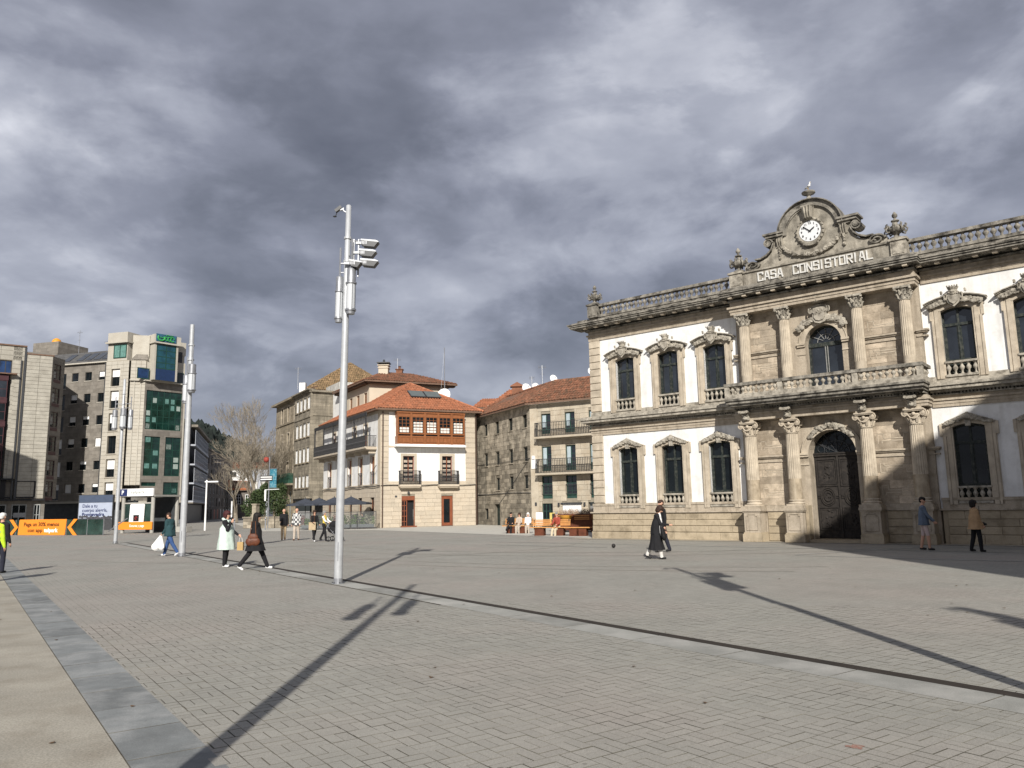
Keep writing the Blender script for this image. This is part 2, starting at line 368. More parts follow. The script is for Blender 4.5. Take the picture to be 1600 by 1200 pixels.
PAVG = mat('joint_grime', (.135, .128, .108), .95, .45, 1.7, stain=((.04, .037, .03), .8, .9)); PAVM = paver_mat('paver_stone', False); PAVJ = paver_mat('paver_field', True)
GSLAB = mat('grey_granite_slab', (.165, .175, .175), .8, .16, 3.5, stain=((.30, .305, .30), .75, 1.7), grain=.34, gscale=130, rnd=.14)
PSLAB = mat('pale_granite_slab', (.255, .255, .235), .8, .12, 2.5, stain=((.40, .39, .365), .6, .9), grain=.24, gscale=130, rnd=.16)
BEIGE = mat('bush_hammered_beige', (.305, .285, .24), .9, .14, 1.0, stain=((.22, .195, .155), .6, 1.8), grain=.34, gscale=55, bump=.3, bscale=110)
g = MB(); g.quad((-900, -300, -.012), (900, -300, -.012), (900, 1500, -.012), (-900, 1500, -.012)); ground = struct(g.build('plaza_ground', PAVJ), 'wide square of basket weave granite pavers in front of the town hall')
# beige walkway on the left of the grey strip
bL = pav_ab(-2.526, 5.365)[1]; bR = bL + .52
def strip(b0, b1, a0, a1, z): return [(*pav_xy(a0, b0), z), (*pav_xy(a1, b0), z), (*pav_xy(a1, b1), z), (*pav_xy(a0, b1), z)]
mb = MB(); mb.quad(*strip(bL - 14, bL - .004, -14, 32, .0)); struct(mb.build('walkway', BEIGE), 'rough beige walkway at the left edge of the square')
gs = struct(thing('granite_strip', None, None), 'strip of blue grey granite slabs dividing the walkway from the pavers')
b_ = MB(); b_.quad(*strip(bL - .004, bR, -14, 32, -.008)); b_.build('bedding', mat('mortar', (.10, .09, .075), .9, .2, 5), gs)
seam0 = pav_ab(-3.531, 6.822)[0]; slab = None
for i in range(-14, 34):
    a = seam0 + i * .80
    m_ = MB(); m_.obox((0, 0, -.02), (PA.x * .394, PA.y * .394, 0), (PB.x * .256, PB.y * .256, 0), (0, 0, .0215))
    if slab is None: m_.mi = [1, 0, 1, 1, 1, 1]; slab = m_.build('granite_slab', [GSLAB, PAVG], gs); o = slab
    else: o = dup(slab)
    x, y = pav_xy(a + .4, (bL + bR) / 2); o.location = (x, y, random.uniform(-.001, .001))
# slot drain and its pale slab band
ds = struct(thing('slot_drain', None, None), 'long dark slot drain with pale granite slabs along it')
bd = pav_ab(4.177, 6.738)[1]; bd1 = pav_ab(-3.889, 18.032)[1]; bdr = (bd + bd1) / 2
A0_, A1_ = -18, 46
mb = MB()
mb.quad(*strip(bdr - .015, bdr + .16, A0_, A1_, .002)); mb.build('drain_grating', CORTEN, ds)
mb = MB(); mb.quad(*strip(bdr - .52, bdr - .015, A0_, A1_, -.006)); mb.build('bedding', MATS['mortar'], ds)
s2 = None; seam1 = pav_ab(3.968, 6.742)[0]
for i in range(-10, 32):
    a = seam1 + i * 1.32
    m_ = MB(); m_.obox((0, 0, -.02), (PA.x * .653, PA.y * .653, 0), (PB.x * .245, PB.y * .245, 0), (0, 0, .022))
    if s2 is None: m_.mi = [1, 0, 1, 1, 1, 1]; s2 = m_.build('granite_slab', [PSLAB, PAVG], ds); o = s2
    else: o = dup(s2)
    x, y = pav_xy(a + .66, bdr - .265); o.location = (x, y, random.uniform(-.0008, .0008))
# granite pavers, real blocks near the camera
def paver_shape(lx, ly, h=.012, ch=.0012):
    """footprint half sizes along PA and PB, chamfered top"""
    vs = []
    for k, (e, z) in enumerate(((0, -h), (0, -ch), (ch, 0))):
        for sa, sb in ((-1, -1), (1, -1), (1, 1), (-1, 1)):
            x, y = pav_xy(sa * (lx - e), sb * (ly - e)); vs.append((x, y, z))
    fs = []
    for l in range(2):
        for k in range(4): fs.append((l * 4 + k, l * 4 + (k + 1) % 4, l * 4 + 4 + (k + 1) % 4, l * 4 + 4 + k))
    fs = fs + [(8, 9, 10, 11)]; return vs, fs
GAP = .0030
SH = [paver_shape(.1 - GAP, .05 - GAP), paver_shape(.05 - GAP, .1 - GAP)]
cells = []
for ia in range(-60, 110):
    for ib in range(-70, 75):
        cx_, cy_ = pav_xy(A_OFF + (ia + .5) * .2, B_OFF + (ib + .5) * .2)
        dd = math.hypot(cx_, cy_)
        if cy_ < 3.9 or dd > 13.5: continue
        if abs(cx_) > cy_ * .70 + .9: continue
        a0, b0 = A_OFF + (ia + .5) * .2, B_OFF + (ib + .5) * .2
        if b0 < bR - .09 or (bdr - .42 < b0 < bdr + .05): continue
        par = abs(ia + ib) % 2
        for s_ in (-.05, .05):
            a, b = (a0, b0 + s_) if par == 0 else (a0 + s_, b0)
            x, y = pav_xy(a, b); d_ = Vector((x, y, -1.65)); depth = d_.dot(F_)
            u_ = 1213.2 * d_.dot(R_) / depth; v_ = 1213.2 * d_.dot(U_) / depth
            vis = abs(u_) < 790 and abs(v_) < 590
            cells.append((dd if vis else dd + 50, x, y, par))
cells.sort(); proto = [None, None]; big = MB()
for k, (dd, x, y, par) in enumerate(cells):
    z = random.uniform(-.0026, .0008); x += random.gauss(0, .0011); y += random.gauss(0, .0011)
    if k < 300:
        if proto[par] is None:
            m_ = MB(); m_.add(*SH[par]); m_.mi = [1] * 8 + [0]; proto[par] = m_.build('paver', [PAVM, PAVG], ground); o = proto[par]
        else: o = dup(proto[par])
        o.location = (x, y, z)
    else:
        vs, fs = SH[par]; tx = random.uniform(-.0006, .0006)
        big.add([(p[0] + x, p[1] + y, p[2] + z + (tx if q % 2 else -tx)) for q, p in enumerate(vs)], fs)
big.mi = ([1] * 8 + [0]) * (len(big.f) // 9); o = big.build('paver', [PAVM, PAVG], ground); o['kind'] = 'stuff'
# pale granite bands on the ground before the town hall
TH_O = Vector((12.437, 30.254, 0)); TH_R = atan2(-.63414, .77322)
TR = Vector((.77322, -.63414, 0)); TN = Vector((-.63414, -.77322, 0))
def thp(u, off, z=0): return TH_O + TR * u + TN * off + Vector((0, 0, z))
mb = MB()
for off, w, u0, u1 in ((4.1, .16, -14, 22), (2.1, .14, 3.0, 22), (7.6, .14, 1, 22)):
    mb.quad(thp(u0, off, -.004), thp(u1, off, -.004), thp(u1, off + w, -.004), thp(u0, off + w, -.004))
mb.quad(thp(3.4, 2.2, -.003), thp(3.55, 2.2, -.003), thp(1.0, 7.4, -.003), thp(.85, 7.4, -.003))
mb.quad(thp(-12.5, 6.2, -.003), thp(-6.5, 6.2, -.003), thp(-6.5, 6.32, -.003), thp(-12.5, 6.32, -.003))
struct(mb.build('granite_band', PSLAB), 'thin pale granite lines let into the paving before the town hall')
mb = MB(); mb.quad(thp(-12.2, 0, .0), thp(21, 0, .0), thp(21, .85, .0), thp(-12.2, .85, .0)); struct(mb.build('town_hall_apron', mat('apron_stone', (.37, .335, .27), .85, .12, 2, stain=((.2, .17, .12), .4, 3), grain=.12)), 'stone apron at the foot of the town hall')
# pale paving apron before the houses, seen as a lighter strip
mb = MB(); mb.quad((-19, 58.5, -.003), (-10, 56.5, -.003), (3.6, 37.5, -.003), (6, 40, -.003), (2, 57, -.003), (-3, 67, -.003), (-10, 62.5, -.003), (-30, 95, -.003), (-34, 95, -.003))
struct(mb.build('pavement', mat('pale_pavement', (.43, .415, .37), .85, .08, 1.3, grain=.1, gscale=30)), 'pale pavement along the feet of the old houses')
# worn arcs left by lorries turning on the square
def arc_mark(cx, cy, r, a0, a1, w, nm):
    mb = MB(); n = 40
    for i in range(n):
        t0, t1 = a0 + (a1 - a0) * i / n, a0 + (a1 - a0) * (i + 1) / n
        mb.quad((cx + r * cos(t0), cy + r * sin(t0), -.0075), (cx + (r + w) * cos(t0), cy + (r + w) * sin(t0), -.0075), (cx + (r + w) * cos(t1), cy + (r + w) * sin(t1), -.0075), (cx + r * cos(t1), cy + r * sin(t1), -.0075))
    return mb
TYRE = mat('tyre_mark', (.255, .24, .205), .85, .08, 2, stain=((.33, .315, .27), .9, 1.5), grain=.15, gscale=60)
mk = MB()
for (cx, cy, r, a0, a1, w) in ((6, 42, 15.5, 3.6, 5.0, .09), (6, 42, 17.2, 3.5, 5.1, .08), (-16, 60, 26, 4.6, 5.7, .10), (12, 44, 26, 3.7, 4.5, .08), (-8, 36, 11, 3.9, 6.2, .07), (10, 40, 20.5, 3.5, 4.6, .07)):
    q = arc_mark(cx, cy, r, a0, a1, w, ''); mk.add(q.v, q.f)
struct(mk.build('tyre_marks', TYRE), 'faint curved tyre marks across the square')

# ================================================================== TOWN HALL
TH = thing('town_hall', 'two storey white and granite town hall with columned entrance and clock gable', 'town hall', tuple(TH_O), TH_R)
def P(mbs, name, m, **k): return mbs.build(name, m, TH, **k)
WC = [-9.18, -6.92, -4.67, 4.67, 6.92, 9.18]
HL = 11.1
# plaster walls with openings
for s0, s1, cs in ((-10.55, -3.5, WC[:3]), (3.5, 10.55, WC[3:])):
    wl = MB(); wl.wall(s0, s1, 1.22, 4.85, [(c - .52, c + .52, 1.46, 4.20) for c in cs], 0, .34); P(wl, 'wall', PLASTER)
    wl = MB(); wl.wall(s0, s1, 5.7, 9.45, [(c - .52, c + .52, 5.93, 8.43) for c in cs], 0, .34); P(wl, 'wall', PLASTER)
bd_ = MB(); bd_.box(-HL + .05, HL - .05, .62, 14, 0, 10.3)
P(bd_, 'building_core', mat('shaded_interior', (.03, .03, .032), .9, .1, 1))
for a_, b_w in ((-HL + .02, -10.6), (10.6, HL - .02)): sd = MB(); sd.box(a_, b_w, .0, 14, 1.2, 9.9); P(sd, 'side_wall', PLASTER)
# plinth blocks
CR = [(0, .31, .15), (.33, .585, .12), (.605, .84, .11), (.86, 1.15, .10)]
for a_, b_w in ((-HL - .04, -3.6), (3.6, HL + .04)): pl = MB(); pl.box(a_, b_w, -.075, .3, 0, 1.2); P(pl, 'plinth_backing', STONE_B)
shared = {}
def block(name, x0, x1, y0, y1, z0, z1, m, par=TH, b=.012):
    key = (name, round(x1 - x0, 3), round(y1 - y0, 3), round(z1 - z0, 3), m.name)
    if key in shared: o = dup(shared[key], parent=par)
    else:
        q = MB(); q.bbox(-(x1 - x0) / 2, (x1 - x0) / 2, y0 - y0, y1 - y0, 0, z1 - z0, b); o = q.build(name, m, par); shared[key] = o
    o.location = ((x0 + x1) / 2, y0, z0); return o
for (z0, z1, pr) in CR:
    for (s0, s1) in ((-HL - pr, -3.75), (3.75, HL + pr)):
        n = 7; w = (s1 - s0) / n
        off = 0 if CR.index((z0, z1, pr)) % 2 == 0 else w / 2
        xs = [s0] + [s0 + off + w * i for i in range(0 if off else 1, n)] + [s1]
        for a, b in zip(xs, xs[1:]):
            block('stone_block', a + .004, b - .004, -pr - random.uniform(0, .004), .0, z0, z1, STONE_B)
q = MB()
for (a, b) in ((-HL - .2, -3.5), (3.5, HL + .2)):
    q.box(a, b, -.17, .02, 1.16, 1.22); q.box(a + .12, b - .12, -.06, .02, 1.22, 1.50); q.box(a + .1, b - .1, -.09, .02, 1.50, 1.6)
P(q, 'plinth_moulding', STONE)
# quoins
for sgn in (-1, 1):
    q = MB(); x0, x1 = (-HL, -10.53) if sgn < 0 else (10.53, HL)
    q.box(x0 + .01, x1 - .01, -.045, .3, 1.6, 4.82); q.box(x0 + .01, x1 - .01, -.045, .3, 5.8, 9.43); P(q, 'corner_pier', STONE)
    for zb, zt, n in ((1.62, 4.80, 9), (5.95, 9.40, 10)):
        h = (zt - zb) / n
        for i in range(n): block('quoin', x0 - .03, x1, -.085, .0, zb + i * h + .012, zb + (i + 1) * h - .018, STONE_R, b=.02)
# entablature between floors and main cornice, with projections
def layers(name, rows, m, x0, x1, base=0.0, ends=(1, 1)):
    q = MB()
    for (pr, z0, z1) in rows: q.box(x0 - (pr if ends[0] else 0), x1 + (pr if ends[1] else 0), base - pr, .3, z0, z1)
    return P(q, name, m)
for x0, x1, en in ((-HL, -3.62, (1, 0)), (3.62, HL, (0, 1))):
    layers('architrave', [(.05, 4.82, 4.93), (.07, 4.93, 5.05), (.12, 5.05, 5.12)], STONE, x0, x1, 0, en)
    layers('frieze', [(.05, 5.12, 5.22)], STONE, x0, x1, 0, en)
    layers('string_cornice', [(.14, 5.22, 5.27), (.22, 5.34, 5.42), (.42, 5.42, 5.54), (.48, 5.54, 5.64), (.40, 5.64, 5.70), (.05, 5.70, 5.93)], STONE_L, x0, x1, 0, en)
    q = MB(); x = x0 + .05
    while x < x1 - .05: q.box(x, x + .055, -.16, 0, 5.27, 5.34); x += .11
    o = P(q, 'dentils', STONE_D); o['kind'] = 'stuff'
    layers('upper_architrave', [(.05, 9.43, 9.55), (.07, 9.55, 9.67), (.13, 9.67, 9.74)], STONE, x0, x1, 0, en)
    layers('upper_frieze', [(.05, 9.74, 9.90)], STONE, x0, x1, 0, en)
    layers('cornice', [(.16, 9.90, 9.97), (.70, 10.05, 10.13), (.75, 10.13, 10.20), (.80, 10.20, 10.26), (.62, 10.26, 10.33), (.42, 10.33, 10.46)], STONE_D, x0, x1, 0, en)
    x = x0 + .1; md = None
    while x < x1 - .1:
        if md is None: q = MB(); q.box(-.085, .085, -.60, -.42, -.085, 0); md = q.build('modillion', STONE_R, TH); o = md
        else: o = dup(md)
        o.location = (x, 0, 10.048); x += .60
# central pavilion (projects a little, all stone)
CW = 3.55
cw = MB(); cw.wall(-CW, CW, 0.0, 4.85, [(-.90, .90, .0, 4.29)], -.15, .75); cw.archfill(0, .90, 3.38, .91, -.15, .5, 16)
cw.wall(-CW, CW, 5.7, 9.45, [(-.70, .70, 5.7, 8.49)], -.15, .5); cw.archfill(0, .70, 7.77, .72, -.15, .3, 16)
cw.box(-CW, -CW + .01, -.15, .3, 0, 9.45); cw.box(CW - .01, CW, -.15, .3, 0, 9.45)
P(cw, 'pavilion_wall', STONE)
cen = [(.55, 4.86, 4.97), (.58, 4.97, 5.09), (.63, 5.09, 5.16), (.55, 5.16, 5.26)]
q = MB()
for (pr, z0, z1) in cen: q.box(-CW - .05 - (pr - .55), CW + .05 + (pr - .55), -.15 - pr + .0, .2, z0, z1)
P(q, 'portico_entablature', STONE)
q = MB()
for (pr, z0, z1) in ((.68, 5.26, 5.31), (.86, 5.36, 5.41), (1.15, 5.41, 5.50), (1.25, 5.50, 5.62), (1.32, 5.62, 5.70)): q.box(-3.62 - (pr - 1.2) * .6, 3.62 + (pr - 1.2) * .6, -.15 - pr, .0, z0, z1)
P(q, 'balcony_slab', STONE_D)
q = MB(); x = -3.55
while x < 3.5: q.box(x, x + .055, -.9, -.15, 5.31, 5.36); x += .11
o = P(q, 'dentils', STONE_D); o['kind'] = 'stuff'
q = MB()
for (pr, z0, z1) in ((.52, 9.35, 9.47), (.55, 9.47, 9.60), (.62, 9.60, 9.68), (.52, 9.68, 9.88)): q.box(-CW - (pr - .52), CW + (pr - .52), -.15 - pr, .2, z0, z1)
P(q, 'upper_entablature', STONE)
q = MB()
for (pr, z0, z1) in ((.62, 9.88, 9.95), (1.0, 10.05, 10.13), (1.05, 10.13, 10.20), (1.10, 10.20, 10.26), (.95, 10.26, 10.33), (.78, 10.33, 10.46)): q.box(-CW - (pr - .62) * .5 - .05, CW + (pr - .62) * .5 + .05, -.15 - pr, .3, z0, z1)
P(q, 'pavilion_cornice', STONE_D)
for i in range(12):
    o = dup(md); o.location = (-3.35 + i * .61, -.50, 10.048)
# balusters -------------------------------------------------------
BAL = [(.06, 0), (.06, .03), (.035, .05), (.03, .12), (.04, .16), (.075, .24), (.078, .29), (.045, .36), (.032, .40), (.05, .43), (.065, .45), (.065, .48)]
def baluster(h, r=1.0, m=STONE_L):
    k = h / .48; q = MB(); q.lathe([(a * r, z * k) for a, z in BAL], n=8); return q.build('baluster', m, TH, smooth=True)
bb = baluster(.33, 1.15); first = True
def bput(proto_, x, y, z):
    o = dup(proto_) if proto_.get('used') else proto_; proto_['used'] = 1; o.location = (x, y, z); return o
# balcony: rail, base, balusters and corner piers
q = MB(); q.box(-3.70, 3.70, -1.44, -1.20, 6.22, 6.34); q.box(-3.70, -3.46, -1.20, -.15, 6.22, 6.34); q.box(3.46, 3.70, -1.20, -.15, 6.22, 6.34); P(q, 'balcony_rail', STONE_D)
q = MB(); q.box(-3.68, 3.68, -1.42, -1.22, 5.70, 5.88); q.box(-3.68, -3.48, -1.22, -.15, 5.70, 5.88); q.box(3.48, 3.68, -1.22, -.15, 5.70, 5.88); P(q, 'balcony_base', STONE_L)
for x in (-3.58, -1.40, 1.40, 3.58):
    q = MB(); q.box(x - .10, x + .10, -1.415, -1.225, 5.88, 6.22); P(q, 'balcony_pier', STONE_L)
for a, b, n in ((-3.48, -1.50, 9), (-1.30, 1.30, 11), (1.50, 3.48, 9)):
    for i in range(n): bput(bb, a + (b - a) * (i + .5) / n, -1.32, 5.885)
for sx in (-3.58, 3.58):
    for i in range(4): bput(bb, sx, -1.10 + i * .235, 5.885)
# roof balustrade
b2 = baluster(.42, 1.35, STONE_D)
for s0, s1 in ((-10.25, -3.42), (3.42, 10.25)):
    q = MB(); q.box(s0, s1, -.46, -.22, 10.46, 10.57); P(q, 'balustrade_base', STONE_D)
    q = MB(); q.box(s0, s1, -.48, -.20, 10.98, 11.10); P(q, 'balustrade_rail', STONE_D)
    n = 29
    for i in range(n): bput(b2, s0 + (s1 - s0) * (i + .5) / n, -.34, 10.565)
# urns and piers
def urn(x, y, z, s, name='urn'):
    o = bpy.data.objects.new(name, None)
    q = MB(); pr = [(.20, 0), (.20, .05), (.10, .08), (.07, .14), (.12, .19), (.22, .25), (.27, .33), (.25, .40), (.18, .44), (.13, .48), (.07, .53), (.07, .58), (.13, .62), (.13, .65), (.05, .68), (.04, .74), (.085, .78), (.09, .84), (.04, .92), (.0, .97)]
    q.lathe([(a, b) for a, b in pr], n=14)
    for t in np.linspace(0, 2 * pi, 8, endpoint=False):
        r = .27; c = Vector((cos(t), sin(t), 0))
        q.tube([c * .22 + Vector((0, 0, .24)), c * .33 + Vector((0, 0, .22)), c * .36 + Vector((0, 0, .30)), c * .30 + Vector((0, 0, .38)), c * .34 + Vector((0, 0, .46)), c * .29 + Vector((0, 0, .50))], .028, 5)
        q.blob(c * .27 + Vector((0, 0, .42)), (.05, .05, .05), 5, jit=.2)
    o = q.build(name, STONE_D, TH, smooth=True); o.location = (x, y, z); o.scale = (s, s, 1.0 * s); return o
def pier(x, y, w, z0, z1):
    q = MB(); q.box(x - w, x + w, y - w, y + w, z0, z1); q.box(x - w - .05, x + w + .05, y - w - .05, y + w + .05, z1, z1 + .08); q.box(x - w + .05, x + w - .05, y - w + .05, y + w - .05, z1 + .08, z1 + .13)
    q.box(x - w + .07, x + w - .07, y - w - .02, y - w, z0 + .08, z1 - .08); return P(q, 'pier', STONE_L if y < -.5 else STONE_D)
for sx in (-1, 1):
    pier(sx * 10.52, -.34, .27, 10.46, 11.05); urn(sx * 10.5, -.34, 11.17, .98)
    pier(sx * 3.16, -.55, .27, 10.46, 11.05); urn(sx * 3.08, -.55, 11.17, 1.12)
# columns ---------------------------------------------------------
def column(x, upper):
    if not upper:
        zb, zt, y = 1.58, 4.28, -.47
        q = MB(); q.box(x - .30, x + .30, y - .30, y + .3, 1.40, 1.46); q.lathe([(.30, 0), (.32, .03), (.30, .06), (.255, .075), (.25, .10), (.285, .12), (.285, .15), (.26, .17)], (x, y, 1.46), 20); P(q, 'column_base', STONE_R, smooth=True)
        q = MB(); q.lathe([(.255, 1.62), (.255, 2.42), (.257, 2.44)], (x, y, 0), 24); q.box(x - .01, x + .01, y + .1, y + .12, 1.7, 1.71); P(q, 'column_drum', mat('worn_shaft', (.36, .30, .22), .92, .2, 4, stain=((.2, .16, .11), .6, 5), streak=((.55, .48, .37), .5), bump=.5, bscale=30), smooth=True)
        q = MB(); n = 40; prof = [(.25, 2.44), (.245, 3.0), (.236, 3.6), (.222, 4.22)]; q.lathe(prof, (x, y, 0), n, flute=1, depth=.022); P(q, 'column_shaft', STONE_R)
        q = MB(); q.lathe([(.235, 4.22), (.25, 4.25), (.235, 4.28), (.23, 4.5), (.27, 4.58), (.25, 4.62)], (x, y, 0), 16)
        for t in range(8):
            c = Vector((cos(t * pi / 4 + pi / 8), sin(t * pi / 4 + pi / 8), 0)); q.tube([Vector((x, y, 4.30)) + c * .235, Vector((x, y, 4.42)) + c * .27, Vector((x, y, 4.47)) + c * .32, Vector((x, y, 4.44)) + c * .33], [.05, .05, .035, .02], 5)
        for sx in (-1, 1):                                  # volutes, front and back, with hanging swags
            for sy in (-1, 1):
                c = Vector((x + sx * .29, y + sy * .19, 4.63)); pts = []
                for k in range(15):
                    a = k * .75; r = .125 * (1 - k / 17); pts.append(c + Vector((sx * r * sin(a), 0, r * cos(a))))
                q.tube(pts, [.038 - .0012 * k for k in range(15)], 5); q.blob(c, (.09, .045, .09), 8)
            q.tube([Vector((x + sx * .2, y - .25, 4.58)), Vector((x + sx * .1, y - .29, 4.46)), Vector((x, y - .3, 4.43))], .03, 5)
        q.blob((x, y - .27, 4.6), (.07, .05, .07), 6); q.box(x - .33, x + .33, y - .30, y + .28, 4.74, 4.80); q.box(x - .30, x + .30, y - .27, y + .25, 4.70, 4.74); q.box(x - .27, x + .27, y - .24, y + .22, 4.80, 4.86)
        P(q, 'capital', STONE_R, smooth=True)
        q = MB(); yy = -.70                                  # carved console above the capital
        q.prism([(x - .13, 4.86), (x + .13, 4.86), (x + .15, 5.24), (x - .15, 5.24)], yy - .12, yy + .05)
        for s_, zc_ in ((-1, 5.17), (1, 5.17)): q.tube([(x + s_ * .12 + .07 * sin(a), yy - .15, zc_ + .07 * cos(a)) for a in np.linspace(0, 5.5, 9)], .028, 5)
        q.tube([(x - .12, yy - .16, 5.1), (x, yy - .2, 5.0), (x + .12, yy - .16, 5.1)], .035, 5); q.blob((x, yy - .16, 4.93), (.1, .07, .08), 7, jit=.15); q.tube([(x - .16, yy - .12, 5.19), (x - .16, yy - .38, 5.19)], .055, 8); q.tube([(x + .16, yy - .12, 5.19), (x + .16, yy - .38, 5.19)], .055, 8); q.box(x - .14, x + .14, yy - .36, yy, 5.13, 5.24)
        P(q, 'console', STONE_L, smooth=True)
        # pedestal
        w = .33
        q = MB(); q.box(x - w - .06, x + w + .06, -.92, -.15, 0, .30); q.box(x - w - .03, x + w + .03, -.88, -.15, .30, .36); P(q, 'pedestal_base', STONE_B)
        q = MB(); q.box(x - w, x + w, -.84, -.15, .36, 1.15); q.box(x - w - .04, x + w + .04, -.87, -.15, 1.15, 1.20); q.box(x - w - .07, x + w + .07, -.90, -.15, 1.20, 1.30); q.box(x - w - .04, x + w + .04, -.86, -.15, 1.30, 1.40)
        pts = [(x - .23, -.85, .45), (x + .23, -.85, .45), (x + .23, -.85, 1.0), (x + .16, -.85, 1.0), (x + .16, -.85, 1.07), (x - .16, -.85, 1.07), (x - .16, -.85, 1.0), (x - .23, -.85, 1.0)]
        q.tube(pts, .018, 4, closed=True); P(q, 'pedestal', STONE)
    else:
        y = -.42
        q = MB(); q.box(x - .27, x + .27, y - .27, y + .27, 5.72, 5.98); q.lathe([(.26, 0), (.28, .03), (.26, .07), (.23, .09), (.25, .12), (.24, .15)], (x, y, 5.98), 18); P(q, 'column_base', STONE_R, smooth=True)
        q = MB(); q.lathe([(.215, 6.12), (.215, 6.75)], (x, y, 0), 24); P(q, 'column_drum', STONE_R, smooth=True)
        q = MB(); q.lathe([(.215, 6.75), (.21, 7.4), (.20, 8.2), (.188, 8.84)], (x, y, 0), 36, flute=1, depth=.02); P(q, 'column_shaft', STONE_R)
        q = MB(); q.lathe([(.20, 8.84), (.215, 8.87), (.19, 8.90), (.19, 9.1), (.24, 9.22), (.26, 9.25)], (x, y, 0), 16)
        for row, (z0, h, r0) in enumerate(((8.9, .16, .2), (9.02, .17, .21))):
            for t in range(8):
                a = t * pi / 4 + row * pi / 8; c = Vector((cos(a), sin(a), 0)); sd_ = Vector((-sin(a), cos(a), 0))
                q.tube([Vector((x, y, z0)) + c * r0, Vector((x, y, z0 + h * .6)) + c * (r0 + .02), Vector((x, y, z0 + h)) + c * (r0 + .08), Vector((x, y, z0 + h * .85)) + c * (r0 + .11)], [.045, .05, .035, .02], 5)
        for t in range(4):
            a = t * pi / 2 + pi / 4; c = Vector((cos(a), sin(a), 0)); q.tube([Vector((x, y, 9.1)) + c * .22, Vector((x, y, 9.22)) + c * .31, Vector((x, y, 9.27)) + c * .37, Vector((x, y, 9.22)) + c * .39, Vector((x, y, 9.20)) + c * .35], [.03, .04, .045, .04, .03], 5)
        q.box(x - .29, x + .29, y - .29, y + .27, 9.27, 9.35); q.blob((x, y - .29, 9.29), (.06, .05, .06), 6)
        P(q, 'capital', STONE_L, smooth=True)
for x in (-3.10, -1.40, 1.40, 3.10):
    column(x, False); column(x, True)
# pilaster returns beside the pedestals, next to the door
for sx in (-1, 1):
    q = MB(); a, b = sorted((sx * .93, sx * 1.05)); q.box(a, b, -.55, -.15, 0, 1.4); P(q, 'door_jamb_base', STONE_B)
# side bays: impost bands, fret panels, ashlar blocks
FRET = [[(-.55, 0), (-.55, .34), (-.34, .34), (-.34, .17), (.34, .17), (.34, .34), (.55, .34), (.55, 0)], [(-.42, 0), (-.42, .08), (.42, .08), (.42, 0)]]
def frets(cx_, z, sgn, sc=1.0):
    q = MB()
    for pl_ in FRET:
        for (a, b), (c, d) in zip(pl_, pl_[1:]):
            x0, x1 = sorted((cx_ + a * sc, cx_ + c * sc)); z0, z1 = sorted((z + sgn * b, z + sgn * d)); q.box(x0 - .014, x1 + .014, -.168, -.15, z0 - .014, z1 + .014)
    return P(q, 'fret_moulding', STONE_R)
for sx in (-1, 1):
    c = sx * 2.25; x0, x1 = c - .62, c + .62
    for z in (3.30, 7.62):
        q = MB(); q.box(x0 - .1, x1 + .1, -.20, -.15, z - .16, z - .11); q.box(x0 - .1, x1 + .1, -.21, -.15, z, z + .05); q.box(x0 - .1, x1 + .1, -.26, -.15, z + .05, z + .11); P(q, 'impost_band', STONE)
        q = MB(); a, b = sorted((sx * 3.35, sx * 3.72)); q.box(a, b, -.21, .02, z, z + .05); q.box(a, b + .04 if sx > 0 else b, -.25, .02, z + .05, z + .11); q.box(a, b, -.19, .02, z - .16, z - .11); P(q, 'impost_return', STONE)
    for z, sg in ((3.65, 1), (2.9, -1), (1.75, 1), (7.95, 1), (7.2, -1), (6.2, 1)): frets(c, z, sg)
    random.seed(11 + sx)
    for (z0, z1) in ((1.42, 3.12), (3.44, 4.82), (5.8, 7.44), (7.76, 9.3)):
        z = z0
        while z < z1 - .12:
            h = min(.285, z1 - z); xs = [x0 - .08, c + random.uniform(-.3, .3), x1 + .08]
            for a, b in zip(xs, xs[1:]): block('stone_block', a + .004, b - .004, -.157 - random.choice((0, .002, .004)), -.15, z + .004, z + h - .004, mat('ashlar_face', (.41, .345, .265), .9, .24, 2.4, stain=((.17, .135, .095), .65, 2.0), grain=.2, gscale=35, bump=.5, bscale=24, rnd=.2), b=.004)
            z += h
    for (z0, z1) in ((.02, .3), (.32, .58), (.60, .86), (.88, 1.16)):
        block('stone_block', c - .45, c + .45, -.19, -.15, z0, z1, STONE_B, b=.01)
    q = MB(); q.box(c - .5, c + .5, -.24, -.15, 1.18, 1.30); q.box(c - .5, c + .5, -.2, -.15, 1.30, 1.42); P(q, 'plinth_moulding', STONE)
